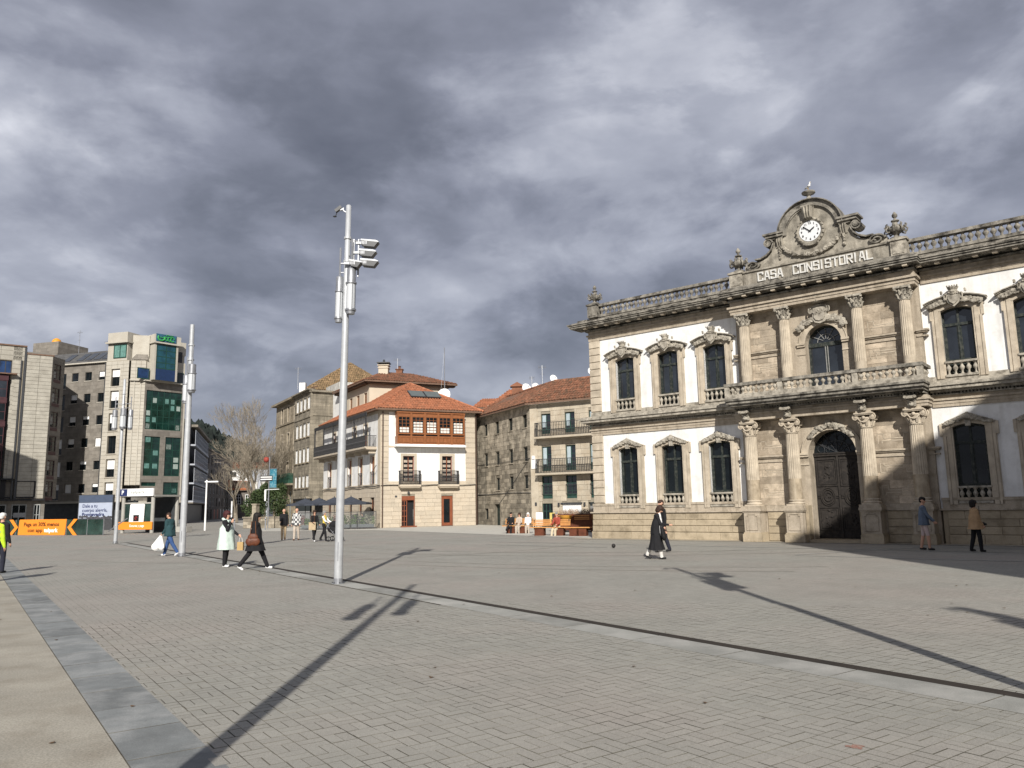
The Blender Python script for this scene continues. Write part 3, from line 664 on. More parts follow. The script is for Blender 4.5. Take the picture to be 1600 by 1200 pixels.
# archivolts of door and balcony door
for (hw, zs, rs, w, y0, zb) in ((.90, 3.38, .91, .22, -.21, 1.4), (.70, 7.77, .72, .2, -.20, 5.7)):
    q = MB(); i_, o_ = arc(0, hw, zs, rs, 20), arc(0, hw + w, zs, rs + w, 20); q.band(i_, o_, y0, -.14)
    q.band(arc(0, hw + w, zs, rs + w, 20), arc(0, hw + w + .05, zs, rs + w + .05, 20), y0 - .03, -.14)
    for s_ in (-1, 1):
        a, b = sorted((s_ * (hw), s_ * (hw + w + .12))); q.box(a, b, y0 - .06, -.14, zs - .02, zs + .06); q.box(a, b, y0 - .02, -.14, zs - .1, zs - .02); q.box(a, b - 0, y0 + .02, -.14, zs - .42, zs - .36)
    P(q, 'archivolt', STONE_R)
def foliage(q, pts, r, n, y, jit=.25):
    """carved leaves strewn along a polyline of (x,z)"""
    for k in range(n):
        t = (k + random.random() * .6) / n * (len(pts) - 1); i = min(int(t), len(pts) - 2); f = t - i
        x = pts[i][0] * (1 - f) + pts[i + 1][0] * f; z = pts[i][1] * (1 - f) + pts[i + 1][1] * f
        rr = r * random.uniform(.6, 1.15); a = random.uniform(0, 2 * pi)
        q.blob((x + random.uniform(-r, r) * .5, y - random.uniform(0, .04), z + random.uniform(-r, r) * .6), (rr, .05, rr * random.uniform(.5, .9)), 5, rot=a, jit=jit)
        if random.random() < .45: q.tube([(x + rr * cos(a + s) * (1 - s / 6), y - .03, z + rr * sin(a + s) * (1 - s / 6)) for s in np.linspace(0, 4, 6)], .018, 4)
q = MB(); foliage(q, [(-.80, 4.02), (-.5, 4.33), (0, 4.48), (.5, 4.33), (.80, 4.02)], .10, 46, -.24); q.blob((0, -.27, 4.5), (.13, .08, .11), 7, jit=.2); foliage(q, [(-.15, 4.58), (.15, 4.58)], .07, 6, -.24)
P(q, 'carved_garland', STONE_L)
# shield and crown over the balcony door
q = MB(); sh = [(-.30, 9.22), (-.36, 9.0), (-.27, 8.92), (-.30, 8.72), (-.2, 8.56), (0, 8.5), (.2, 8.56), (.30, 8.72), (.27, 8.92), (.36, 9.0), (.30, 9.22), (.1, 9.27), (-.1, 9.27)]
q.prism(sh, -.36, -.15); q.prism([(x * .72, 8.88 + (z - 8.88) * .72) for x, z in sh], -.41, -.36)
q.lathe([(.24, 0), (.26, .06), (.24, .11), (.31, .26), (.29, .33), (.12, .42), (.0, .46)], (0, -.42, 9.32), 12)
for k in range(7): q.blob((-.27 + .09 * k, -.62, 9.66), (.045, .05, .08), 5)
q.tube([(-.34 - .06 * cos(a), -.38, 9.05 + .12 * sin(a)) for a in np.linspace(-2, 2.5, 8)], .035, 5); q.tube([(.34 + .06 * cos(a), -.38, 9.05 + .12 * sin(a)) for a in np.linspace(-2, 2.5, 8)], .035, 5)
foliage(q, [(-.88, 8.36), (-.65, 8.62), (-.28, 8.70)], .13, 34, -.27); foliage(q, [(.88, 8.36), (.65, 8.62), (.28, 8.70)], .13, 34, -.27)
for k in range(6): q.blob((-.12 + .05 * k, -.42, 8.9 + .06 * (k % 3)), (.04, .025, .05), 5, jit=.3)
P(q, 'coat_of_arms', STONE_L)
# entrance door
DR = thing  # (door is a part of the town hall)
q = MB(); q.box(-.9, .9, .42, .5, .10, 3.34)
for s_ in (-1, 1):
    def frame_(x0, x1, z0, z1, w=.035, y=.42, d=.035):
        for k in range(2):
            e = k * .075; a, b, c_, d_ = x0 + e, x1 - e, z0 + e, z1 - e; dd = d * (1 - .35 * k)
            q.box(a, b, y - dd, y, c_, c_ + w); q.box(a, b, y - dd, y, d_ - w, d_); q.box(a, a + w, y - dd, y, c_ + w, d_ - w); q.box(b - w, b, y - dd, y, c_ + w, d_ - w)
    X0, X1 = sorted((s_ * .06, s_ * .84)); c_ = (X0 + X1) / 2
    frame_(X0, X1, 2.12, 3.2); frame_(X0, X1, .42, 1.32)
    for rr in (.30, .24, .15): q.tube([(c_ + rr * .9 * cos(t), .40, 1.72 + rr * 1.15 * sin(t)) for t in np.linspace(0, 2 * pi, 20, endpoint=False)], .026, 5, closed=True)
    q.box(X0, c_ - .29, .385, .42, 1.66, 1.70); q.box(X0, c_ - .29, .385, .42, 1.74, 1.78); q.box(c_ + .29, X1, .385, .42, 1.66, 1.70); q.box(c_ + .29, X1, .385, .42, 1.74, 1.78)
    for (zc_, n_) in ((2.65, 14), (.87, 12), (1.72, 7)):
        for k in range(n_): q.blob((c_ + random.uniform(-.13, .13), .405, zc_ + random.uniform(-.34, .34) * (.35 if n_ == 7 else 1)), (.04, .03, .05), 5, jit=.3)
q.box(-.035, .035, .37, .42, .12, 3.3); q.box(-.9, .9, .36, .5, 3.30, 3.44); q.box(-.9, .9, .33, .5, 3.38, 3.42)
P(q, 'entrance_door', DARKWOOD)
q = MB(); q.prism(arc(0, .90, 3.42, .88, 18), .47, .49); P(q, 'pane', GL)
q = MB()
for k in range(1, 6): a = pi * k / 6; q.tube([(0, .44, 3.44), (.86 * cos(a), .44, 3.42 + .84 * sin(a))], .016, 5)
for k in range(6):
    a = pi * (k + .5) / 6; c_ = Vector((.62 * cos(a), .44, 3.44 + .58 * sin(a))); q.tube([c_ + Vector((.13 * cos(t), 0, .13 * sin(t))) for t in np.linspace(0, 5.2, 10)], .013, 4)
    c_ = Vector((.36 * cos(a), .44, 3.44 + .34 * sin(a))); q.tube([c_ + Vector((.07 * cos(t), 0, .07 * sin(t))) for t in np.linspace(0, 5.2, 8)], .012, 4)
q.tube([(.49 * cos(t), .44, 3.44 + .47 * sin(t)) for t in np.linspace(0, pi, 16)], .014, 5); P(q, 'fanlight_grille', DARKMET)
q = MB(); q.box(-.95, .95, -.6, .5, 0, .10); P(q, 'doorstep', STONE_B)
# balcony door
q = MB(); y0, y1 = .22, .28
for (a, b) in ((-.70, -.62), (.62, .70), (-.04, .04), (-.055, -.045)): q.box(a, b, y0, y1, 5.72, 7.7)
q.box(-.7, .7, y0 - .03, y1, 7.66, 7.82); q.box(-.7, .7, y0, y1, 5.72, 5.9); q.band(arc(0, .64, 7.82, .6, 16), arc(0, .70, 7.8, .69, 16), y0, y1)
bdoor = P(q, 'balcony_door', GREENFR)
q = MB(); W_ = mat('grey_timber', (.25, .25, .24), .7, .2, 5)
for k in range(1, 6): a = pi * k / 6; q.tube([(.12 * cos(a), .21, 7.84 + .12 * sin(a)), (.62 * cos(a), .21, 7.82 + .58 * sin(a))], .014, 5)
q.tube([(.33 * cos(t), .21, 7.84 + .31 * sin(t)) for t in np.linspace(0, pi, 14)], .014, 5); q.box(-.06, -.03, .2, .215, 5.9, 7.66); q.box(.03, .06, .2, .215, 5.9, 7.66); P(q, 'fanlight_bars', W_)
for (a, b) in ((-.62, -.04), (.04, .62)):
    q = MB(); q.box(a, b, .25, .262, 5.9, 7.66); q.build('pane', GLS, bdoor)
q = MB(); q.prism(arc(0, .64, 7.82, .6, 16), .25, .262); q.build('pane', GLS, bdoor)
# windows ---------------------------------------------------------
def th_window(kind):
    """kind 0: ground floor, 1: upper floor. Built round x = 0, origin at the facade; returns its parts"""
    if kind == 0: zb, zm, zt, rise, sill = 2.02, 3.52, 4.07, .11, 1.46
    else: zb, zm, zt, rise, sill = 6.46, 7.80, 8.29, .12, 5.93
    out = []
    q = MB(); y0, y1 = .20, .27
    for a, b in ((-.52, -.45), (.45, .52)): q.box(a, b, y0, y1, sill, zt + .02)
    q.box(-.52, .52, y0 - .02, y1, zm - .05, zm + .05); q.box(-.45, .45, y0, y1, zb - .04, zb + .07); q.box(-.035, .035, y0 - .015, y1, zb, zt + rise); q.band(arc(0, .50, zt - .07, rise, 8), arc(0, .52, zt + .02, rise, 8), y0, y1)
    for a, b in ((-.45, -.41), (-.075, -.04), (.04, .075), (.41, .45)): q.box(a, b, y0 + .02, y1, zb + .07, zm - .05)
    w = q.build('window', GREENFR, TH); out.append(w)
    gm = GL if kind == 0 else GLS
    for a, b in ((-.45, -.035), (.035, .45)):
        for c_, d_ in ((zb, zm), (zm, zt + rise)):
            q = MB(); q.box(a, b, .24, .25, c_, d_); q.build('pane', gm, w)
    q = MB(); q.box(-.5, .5, .26, .30, sill, zb); q.build('lower_panel', GREENFR, w)
    # surround: jambs, head, ears
    q = MB(); o_ = .85 if kind == 0 else .80
    q.box(-o_ + .02, -.50, -.06, .0, sill - .1, zt + .1); q.box(.50, o_ - .02, -.06, .0, sill - .1, zt + .1)
    q.box(-.62, -.52, -.03, .22, sill, zt + .08); q.box(.52, .62, -.03, .22, sill, zt + .08)
    q.box(-.70, -.56, -.085, .0, sill - .1, zt + .1); q.box(.56, .70, -.085, .0, sill - .1, zt + .1)
    q.band(arc(0, .52, zt, rise, 10), [(x * 1.62, z + .16 + .02 * (1 - abs(x) / .52)) for x, z in arc(0, .52, zt, rise, 10)], -.075, .22)
    for s_ in (-1, 1):
        a, b = sorted((s_ * (o_ - .03), s_ * (o_ + .06))); q.box(a, b, -.085, .0, zt - .30, zt + .14); a, b = sorted((s_ * .80, s_ * .72)); q.box(a, b, -.10, .0, sill - .1, zt - .3)
    out.append(q.build('window_surround', STONE_R, TH))
    # balustrade under the window
    q = MB(); q.box(-.52, .52, -.10, .12, zb - .09, zb - .02); q.box(-.52, .52, -.10, .12, sill - .06, sill + .02); out.append(q.build('sill', STONE_L, TH))
    pb = None; hh = zb - .09 - (sill + .02)
    for i in range(5):
        x = -.42 + i * .21
        if pb is None: k = hh / .48; r_ = MB(); r_.lathe([(a * 1.08, z * k) for a, z in BAL], (0, 0, 0), 8); pb = r_.build('baluster', STONE_L, TH, smooth=True); o = pb
        else: o = dup(pb)
        o.location = (x, -.0, sill + .02); out.append(o)
    # carved head
    random.seed(5 + kind); q = MB()
    if kind == 0:
        foliage(q, [(-.70, zt + .14), (-.35, zt + .24), (0, zt + .34), (.35, zt + .24), (.70, zt + .14)], .085, 40, -.12)
        q.blob((0, -.15, zt + .36), (.16, .09, .10), 7, jit=.15); q.prism([(-.08, zt + .02), (.08, zt + .02), (.11, zt + .3), (-.11, zt + .3)], -.14, 0)
        q.tube([(-.72, -.10, zt + .18), (-.35, -.12, zt + .33), (-.1, -.12, zt + .44), (0, -.12, zt + .48), (.1, -.12, zt + .44), (.35, -.12, zt + .33), (.72, -.10, zt + .18)], .03, 5)
        q.blob((0, -.14, zt + .47), (.06, .05, .05), 6)
        out.append(q.build('carved_head', STONE_L, TH))
    else:
        hood = [(-1.0, 8.57), (-.8, 8.66), (-.5, 8.75), (-.25, 8.79), (.25, 8.79), (.5, 8.75), (.8, 8.66), (1.0, 8.57)]
        q.band([(x, z - .04) for x, z in hood], hood, -.22, 0); q.band(hood, [(x * 1.02, z + .03) for x, z in hood], -.28, 0)
        q.band([(x * .9, z - .2) for x, z in hood], [(x * .9, z - .06) for x, z in hood], -.05, 0)
        out.append(q.build('window_hood', STONE_L, TH)); q = MB()
        foliage(q, [(-.84, 8.46), (-.5, 8.58), (-.22, 8.62)], .095, 34, -.17); foliage(q, [(.22, 8.62), (.5, 8.58), (.84, 8.46)], .095, 34, -.17)
        sh = [(-.2, 8.84), (-.25, 8.7), (-.17, 8.5), (0, 8.36), (.17, 8.5), (.25, 8.7), (.2, 8.84)]; q.prism(sh, -.28, 0); q.prism([(x * .7, 8.64 + (z - 8.64) * .7) for x, z in sh], -.33, -.28)
        for s_ in (-1, 1): q.tube([(s_ * (.24 + .05 * cos(a)), -.29, 8.74 + .1 * sin(a)) for a in np.linspace(-2, 2.2, 7)], .028, 5); q.blob((s_ * .38, -.22, 8.93), (.05, .05, .08), 5, jit=.3)
        q.lathe([(.14, 0), (.15, .04), (.13, .07), (.18, .15), (.19, .19), (.06, .21)], (0, -.2, 8.90), 10)
        for k in range(5): q.blob((-.16 + .08 * k, -.33, 9.11), (.03, .04, .04), 5)
        foliage(q, [(-.3, 8.86), (.3, 8.86)], .06, 8, -.27)
        out.append(q.build('crested_shield', STONE_L, TH))
    return out
for kind in (0, 1):
    parts = th_window(kind)
    for i, cx_ in enumerate(WC):
        for o in parts:
            lx = o.location.copy()
            c = dup(o, loc=(lx.x + cx_, lx.y, lx.z)) if i else None
    for o in parts: o.location.x += WC[0]
random.seed(3)
# parapet with the name, clock gable
q = MB(); q.box(-2.86, 2.86, -.72, -.15, 10.46, 11.02); q.box(-2.86, 2.86, -.78, -.1, 11.02, 11.09); q.box(-2.86, 2.86, -.75, -.12, 10.46, 10.50); P(q, 'parapet', mat('gable_stone', (.30, .275, .228), .92, .3, 2.2, stain=((.08, .073, .06), .75, 2.6), grain=.18, gscale=30, bump=.5, bscale=20, streak=((.09, .075, .055), .5)))
GST = MATS['gable_stone']
def right_outline():
    return [(2.78, 11.09), (2.80, 11.25), (2.72, 11.42), (2.5, 11.50), (2.28, 11.44), (2.05, 11.42), (1.80, 11.52), (1.62, 11.70), (1.55, 11.95), (1.56, 12.20), (1.56, 12.26)]
ro = right_outline(); ac = [(1.26 * cos(t), 12.26 + 1.24 * sin(t)) for t in np.linspace(0, pi, 25)]
out_ = ro + [(1.26, 12.27)] + ac[1:-1] + [(-1.26, 12.27)] + [(-x, z) for x, z in reversed(ro)]
q = MB(); q.prism(out_, -.62, -.18); P(q, 'clock_gable', GST)
q = MB(); q.band([(x * .80, 12.26 + (z - 12.26) * .80) for x, z in ac], ac, -.72, -.62); q.band(ac, [(x * 1.03, 12.26 + (z - 12.26) * 1.03) for x, z in ac], -.84, -.14)
q.band([(x * .76, 12.26 + (z - 12.26) * .76) for x, z in ac], [(x * .80, 12.26 + (z - 12.26) * .80) for x, z in ac], -.67, -.62)
P(q, 'arched_cornice', STONE_D)
for s_ in (-1, 1):
    q = MB()
    a, b = sorted((s_ * 1.05, s_ * 1.88)); q.box(a, b, -.86, -.14, 12.38, 12.46); a, b = sorted((s_ * 1.08, s_ * 1.80)); q.box(a, b, -.80, -.16, 12.28, 12.38)
    a, b = sorted((s_ * 1.1, s_ * 1.55)); q.box(a, b, -.72, -.3, 12.2, 12.28); P(q, 'ledge_cornice', STONE_D)
    q = MB(); a, b = sorted((s_ * 1.10, s_ * 1.40))
    for k in range(3): q.tube([(s_ * (1.16 + k * .09), -.70, 12.20), (s_ * (1.16 + k * .09), -.74, 12.05), (s_ * (1.17 + k * .08), -.66, 11.86)], .035, 5)
    q.box(a, b, -.66, -.6, 11.82, 12.2); P(q, 'gable_console', GST)
    # volutes as solid scrolls
    q = MB()
    def scroll(cx_, cz_, r0, turns, dirn, th, y0=-.74, y1=-.16, sx=1.0):
        pts = []
        n = int(14 * turns)
        for k in range(n + 1):
            a = dirn * 2 * pi * turns * k / n; r = r0 * (1 - .8 * k / n); pts.append((cx_ + sx * r * cos(a), cz_ + r * sin(a)))
        for (x0, z0), (x1, z1) in zip(pts, pts[1:]):
            d = Vector((x1 - x0, z1 - z0)); 
            if d.length < 1e-4: continue
            nrm = Vector((-d.y, d.x)).normalized() * th / 2
            q.prism([(x0 + nrm.x, z0 + nrm.y), (x0 - nrm.x, z0 - nrm.y), (x1 - nrm.x, z1 - nrm.y), (x1 + nrm.x, z1 + nrm.y)], y0, y1)
    scroll(s_ * 1.72, 12.08, .20, 1.6, -s_ if s_ > 0 else 1, .055); q.tube([(s_ * 1.72, -.74, 12.08), (s_ * 1.72, -.16, 12.08)], .10, 8)
    P(q, 'volute', STONE_D); q = MB(); scroll(s_ * 2.42, 11.30, .20, 1.7, 1 if s_ > 0 else -1, .05, sx=1.55)
    P(q, 'volute', STONE_D)
    q = MB(); cur = [(1.50, 12.0), (1.60, 11.76), (1.80, 11.58), (2.05, 11.48), (2.30, 11.48)]
    cur = [(s_ * x, z) for x, z in cur]; q.band(cur, [(x + s_ * .02, z + .06) for x, z in cur], -.74, -.14); P(q, 'curved_coping', STONE_D)
    q = MB(); foliage(q, [(s_ * 1.25, 11.80), (s_ * 1.25, 11.35)], .06, 16, -.64); P(q, 'hanging_garland', STONE_L)
q = MB(); gp = [(-1.12, 11.80), (-.9, 11.55), (-.55, 11.36), (0, 11.26), (.55, 11.36), (.9, 11.55), (1.12, 11.80)]; q.tube([(x, -.66, z) for x, z in gp], .07, 6); foliage(q, gp, .085, 90, -.70); P(q, 'garland', STONE_L)
q = MB(); q.prism([(-.16, 12.72), (.16, 12.72), (.22, 13.25), (-.22, 13.25)], -.86, -.6)
for k in (-.1, 0, .1): q.tube([(k * 1.3, -.89, 13.2), (k, -.90, 12.95), (k, -.86, 12.74)], .04, 5)
q.tube([(-.25, -.84, 13.22), (.25, -.84, 13.22)], .05, 6); P(q, 'keystone', GST)
q = MB(); q.tube([(.50 * cos(t), -.66, 12.21 + .50 * sin(t)) for t in np.linspace(0, 2 * pi, 32, endpoint=False)], .075, 6, closed=True)
for k in range(20): a = 2 * pi * k / 20; q.blob((.53 * cos(a), -.73, 12.21 + .53 * sin(a)), (.05, .045, .05), 5, jit=.2)
for k in range(9): a = -pi / 2 + (k - 4) * .11; q.blob((.56 * cos(a), -.72, 12.21 + .56 * sin(a)), (.09, .06, .07), 5, jit=.2)
P(q, 'clock_ring', GST)
q = MB(); q.prism([(.42 * cos(t), 12.21 + .42 * sin(t)) for t in np.linspace(0, 2 * pi, 36, endpoint=False)], -.70, -.6); ck = P(q, 'clock_face', CLOCKW)
for k in range(1, 13):
    a = pi / 2 - 2 * pi * k / 12; t = text_mesh(str(k), .13, 'numeral', BLACK, ck, (.33 * cos(a), -.704, 12.21 + .33 * sin(a) - .045), .003, .004, 'CENTER')
for ang, ln, w in ((radians(90 - 52 * 6), .33, .026), (radians(90 - 56), .22, .034)):
    q = MB(); d = Vector((cos(ang), 0, sin(ang))); n_ = Vector((-sin(ang), 0, cos(ang))); q.obox(Vector((0, -.722 - w * .3, 12.21)) + d * (ln / 2 - .03), d * (ln / 2 + .03), (0, .003, 0), n_ * w / 1.6); q.build('clock_hand', BLACK, ck)
# letters of CASA CONSISTORIAL: raised, each one built from strokes
STK = {'C': [[(1, .8), (1, 1), (0, 1), (0, 0), (1, 0), (1, .2)]], 'A': [[(0, 0), (.35, 1), (.65, 1), (1, 0)], [(.18, .35), (.82, .35)]], 'S': [[(1, .8), (1, 1), (0, 1), (0, .52), (1, .52), (1, 0), (0, 0), (0, .2)]],
       'O': [[(0, 0), (1, 0), (1, 1), (0, 1), (0, 0)]], 'N': [[(0, 0), (0, 1), (1, 0), (1, 1)]], 'I': [[(.5, 0), (.5, 1)]], 'T': [[(0, 1), (1, 1)], [(.5, 0), (.5, 1)]], 'R': [[(0, 0), (0, 1), (1, 1), (1, .5), (0, .5)], [(.45, .5), (1, 0)]], 'L': [[(0, 1), (0, 0), (1, 0)]]}
def letter(ch, x, w, h, z):
    q = MB(); t = .052
    for pl_ in STK[ch]:
        for k, ((a, b), (c_, d_)) in enumerate(zip(pl_, pl_[1:])):
            p0, p1 = Vector((a * w, 0, b * h)), Vector((c_ * w, 0, d_ * h)); d = (p1 - p0); ln = d.length / 2; d.normalize(); n_ = Vector((-d.z, 0, d.x))
            q.obox((p0 + p1) / 2 + Vector((0, -.0007 * k, 0)), d * (ln + t / 2 * .98), (0, .03, 0), n_ * t / 2)
    q.v = [(p[0] + x, p[1] - .745, p[2] + z) for p in q.v]; return P(q, 'letter', mat('white_letter', (.60, .595, .57), .8, .1, 6, stain=((.4, .37, .3), .5, 8)))
x = -2.20
for ch in 'CASA': letter(ch, x, .19, .33, 10.575); x += .272
x = -.74
for ch in 'CONSISTORIAL':
    letter(ch, x, .06 if ch == 'I' else .185, .33, 10.575); x += .185 if ch == 'I' else .268
# finial on the gable
q = MB(); q.lathe([(.22, 0), (.22, .06), (.12, .10), (.07, .18), (.09, .24), (.24, .30), (.27, .34), (.26, .38), (.14, .42), (.05, .46)], (0, -.5, 13.52), 14); P(q, 'finial', STONE_D, smooth=True)
q = MB(); q.box(-HL + .3, HL - .3, 0, 13.8, 10.3, 10.45); P(q, 'roof', mat('flat_roof', (.2, .2, .2), .9, .1, 1))
# ================================================================== OTHER BUILDINGS
class Fr:
    """frame of a facade: A left foot, B right foot as seen from the square; x along it, y inwards, z up"""
    def __init__(s, A, B, root=None):
        s.A = Vector((A[0], A[1], 0)); d = Vector((B[0] - A[0], B[1] - A[1], 0)); s.L = d.length; s.d = d.normalized(); s.n = Vector((-s.d.y, s.d.x, 0))
        s.root = root; s.o = Vector(root.location) if root else Vector((0, 0, 0))
    def p(s, x, y, z): return s.A + s.d * x + s.n * y + Vector((0, 0, z)) - s.o
    def put(s, mb, name, m, parent=None, smooth=False):
        mb.v = [tuple(s.p(*v)) for v in mb.v]; return mb.build(name, m, parent or s.root, smooth=smooth)
    def window(s, x0, x1, z0, z1, fm, gm, nx=2, nz=2, w=.05, rec=.14, name='window', surround=None, sw=.14, blind=0, bm=None, sill=None):
        q = MB(); q.box(x0, x1, rec, rec + .05, z0, z0 + w); q.box(x0, x1, rec, rec + .05, z1 - w, z1); q.box(x0, x0 + w, rec, rec + .05, z0 + w, z1 - w); q.box(x1 - w, x1, rec, rec + .05, z0 + w, z1 - w)
        for i in range(1, nx): x = x0 + (x1 - x0) * i / nx; q.box(x - w * .45, x + w * .45, rec, rec + .05, z0 + w, z1 - w)
        for j in range(1, nz):
            z = z0 + (z1 - z0) * j / nz
            for i in range(nx):
                a = x0 + (x1 - x0) * i / nx + w * .5; b = x0 + (x1 - x0) * (i + 1) / nx - w * .5; q.box(a, b, rec + .005, rec + .045, z - w * .35, z + w * .35)
        o = s.put(q, name, fm); q = MB(); q.box(x0 + w * .5, x1 - w * .5, rec + .02, rec + .03, z0 + w * .5, z1 - w * .5); s.put(q, 'pane', gm, o)
        if blind: q = MB(); q.box(x0 + w * .6, x1 - w * .6, rec - .01, rec + .004, z1 - (z1 - z0) * blind, z1 - .01); s.put(q, 'blind', bm or WHITE, o)
        if surround:
            q = MB(); q.box(x0 - sw, x0, -.03, 0, z0 - sw, z1 + sw); q.box(x1, x1 + sw, -.03, 0, z0 - sw, z1 + sw); q.box(x0, x1, -.03, 0, z1, z1 + sw); q.box(x0 - .03, x1 + .03, -.06, .0, z0 - sw, z0); s.put(q, 'window_surround', surround)
        elif sill: q = MB(); q.box(x0 - .06, x1 + .06, -.06, .02, z0 - .08, z0); s.put(q, 'sill', sill)
        return o
TILE = mat('clay_tile', (.345, .135, .07), .85, .34, 2.5, stain=((.20, .10, .06), .6, 2.0), grain=.2, gscale=20)
TILE_O = mat('old_clay_tile', (.215, .098, .058), .9, .42, 2.4, stain=((.075, .06, .04), .8, 2.2), grain=.2, gscale=16)
TILE_Y = mat('mossy_clay_tile', (.23, .155, .085), .9, .5, 3.0, stain=((.09, .07, .035), .8, 2.6), grain=.2, gscale=16)
def clip_range(poly, s):
    ts = []
    for (x0, y0), (x1, y1) in zip(poly, poly[1:] + poly[:1]):
        if (x0 - s) * (x1 - s) <= 0 and abs(x1 - x0) > 1e-9: ts.append(y0 + (y1 - y0) * (s - x0) / (x1 - x0))
    return (min(ts), max(ts)) if len(ts) >= 2 else None
def tiled(pts, m, parent, sp=.24, row=.42, r=.085, off=Vector((0, 0, 0))):
    """barrel tiled roof plane; pts[0]->pts[1] is the eave"""
    P_ = [Vector(p) - off for p in pts]; e = (P_[1] - P_[0]); L_ = e.length; e.normalize(); nrm = (P_[1] - P_[0]).cross(P_[2] - P_[0]).normalized()
    if nrm.z < 0: nrm = -nrm
    u = nrm.cross(e).normalized()
    if u.z < 0: u = -u
    poly = [((p - P_[0]).dot(e), (p - P_[0]).dot(u)) for p in P_]
    mb = MB(); mb.add(P_, [tuple(range(len(P_)))])
    x = min(p[0] for p in poly) + sp / 2; xm = max(p[0] for p in poly)
    while x < xm:
        rg = clip_range(poly, x)
        if rg and rg[1] - rg[0] > .1:
            t = rg[0] - .04
            while t < rg[1] - .05:
                t2 = min(t + row, rg[1]); j = random.uniform(-.012, .012); ring = []
                for tt, lift, rr in ((t, .035, r), (t2, .0, r * .85)):
                    for a in (0, pi / 3, 2 * pi / 3, pi):
                        ring.append(P_[0] + e * (x + j + rr * cos(a)) + u * tt + nrm * (rr * sin(a) * .9 + lift))
                mb.add(ring, [(0, 1, 5, 4), (1, 2, 6, 5), (2, 3, 7, 6), (0, 1, 2, 3)]); t = t2
        x += sp
    o = mb.build('roof_tiles', m, parent); o['kind'] = 'stuff'
    rim = MB(); rim.add([p - Vector((0, 0, .02)) for p in P_] + [p - Vector((0, 0, .16)) for p in P_], [tuple(range(len(P_) - 1, -1, -1)), tuple(range(len(P_), 2 * len(P_)))] + [(i, (i + 1) % len(P_), (i + 1) % len(P_) + len(P_), i + len(P_)) for i in range(len(P_))])
    rim.build('roof_edge', mat('roof_edge', (.16, .10, .07), .9, .2, 4), parent); return o
def ridge(pts, m, parent, off=Vector((0, 0, 0)), r=.12):
    mb = MB(); 
    for a, b in zip(pts, pts[1:]):
        a, b = Vector(a) - off, Vector(b) - off; n = max(1, int((b - a).length / .42))
        for i in range(n): mb.tube([a + (b - a) * (i / n), a + (b - a) * ((i + 1.1) / n)], [r * 1.08, r * .9], 6)
    o = mb.build('ridge_tiles', m, parent); o['kind'] = 'stuff'; return o
def courses(fr, x0, x1, z0, z1, hrow, wmin, wmax, holes, m, limit=240, pr=.02, name='stone_block', gap=.01):
    """ashlar: real blocks with recessed joints; cut at the openings"""
    z = z0; k = 0; rest = MB(); mesh_cache = {}; par = fr.root
    while z < z1 - .05:
        h = min(hrow * random.uniform(.88, 1.12), z1 - z); 
        if z1 - (z + h) < .1: h = z1 - z
        x = x0
        while x < x1 - .01:
            w = min(random.uniform(wmin, wmax), x1 - x)
            if x1 - (x + w) < .12: w = x1 - x
            segs = [(x, x + w)]
            for hx0, hx1, hz0, hz1 in holes:
                if hz0 < z + h * .6 and hz1 > z + h * .4:
                    ns = []
                    for a, b in segs:
                        if b <= hx0 or a >= hx1: ns.append((a, b)); continue
                        if a < hx0 - .03: ns.append((a, hx0))
                        if b > hx1 + .03: ns.append((hx1, b))
                    segs = ns
            for a, b in segs:
                q = MB(); p_ = pr * random.uniform(.5, 1.15); q.bbox(a + gap / 2, b - gap / 2, -p_, 0.0, z + gap / 2, z + h - gap / 2, min(.008, p_ * .5))
                if k < limit: fr.put(q, name, m)
                else: rest.add(q.v, q.f)
                k += 1
            x += w
        z += h
    if rest.v: o = fr.put(rest, name, m); o['kind'] = 'stuff'
def railing(fr, x0, x1, y, z0, z1, m, name='balcony_railing', sp=.13, sides=0, mid=True, r=.009, fancy=False, par=None):
    q = MB(); 
    q.box(x0, x1, y - .02, y + .02, z1 - .04, z1); q.box(x0, x1, y - .012, y + .012, z0, z0 + .03)
    if mid: q.box(x0, x1, y - .012, y + .012, z0 + (z1 - z0) * .33, z0 + (z1 - z0) * .33 + .02)
    n = max(2, int((x1 - x0) / sp))
    for i in range(n + 1):
        x = x0 + (x1 - x0) * i / n; q.box(x - r, x + r, y - r, y + r, z0, z1 - .03)
        if fancy: q.blob((x, y, (z0 + z1) / 2), (r * 2.6, r * 2.6, .07), 5)
    if sides:
        for x in (x0, x1):
            a, b = sorted((y, y + sides)); q.box(x - .015, x + .015, a, b, z1 - .04, z1); q.box(x - .01, x + .01, a, b, z0, z0 + .03)
            for i in range(1, max(2, int(sides / sp))): yy = a + (b - a) * i / max(2, int(sides / sp)); q.box(x - r, x + r, yy - r, yy + r, z0, z1 - .03)
    return fr.put(q, name, m, par)
IRON = mat('wrought_iron', (.03, .03, .032), .55, .2, 6, spec=.4)
PALE_ST = mat('pale_ashlar', (.47, .41, .325), .9, .14, 1.5, stain=((.33, .27, .20), .5, 1.5), grain=.16, gscale=20, rnd=.06, bump=.3, bscale=14)
GREY_ST = mat('old_grey_ashlar', (.285, .25, .195), .93, .26, 1.3, stain=((.09, .08, .06), .8, 1.6), grain=.24, gscale=18, rnd=.26, bump=.4, bscale=12, streak=((.12, .10, .08), .4))
ORANGEW = mat('varnished_timber', (.23, .085, .03), .45, .15, 4, spec=.5, stain=((.22, .07, .018), .4, 6))
DOORW = mat('red_brown_door', (.20, .062, .028), .5, .15, 4, spec=.4)
CURT_REFL = mat('net_curtain_and_reflection', (.62, .62, .58), .9, .08, 6)  # also paints the white reflections on the gallery glass
MORT = mat('joint_mortar', (.25, .22, .17), .95, .15, 3)
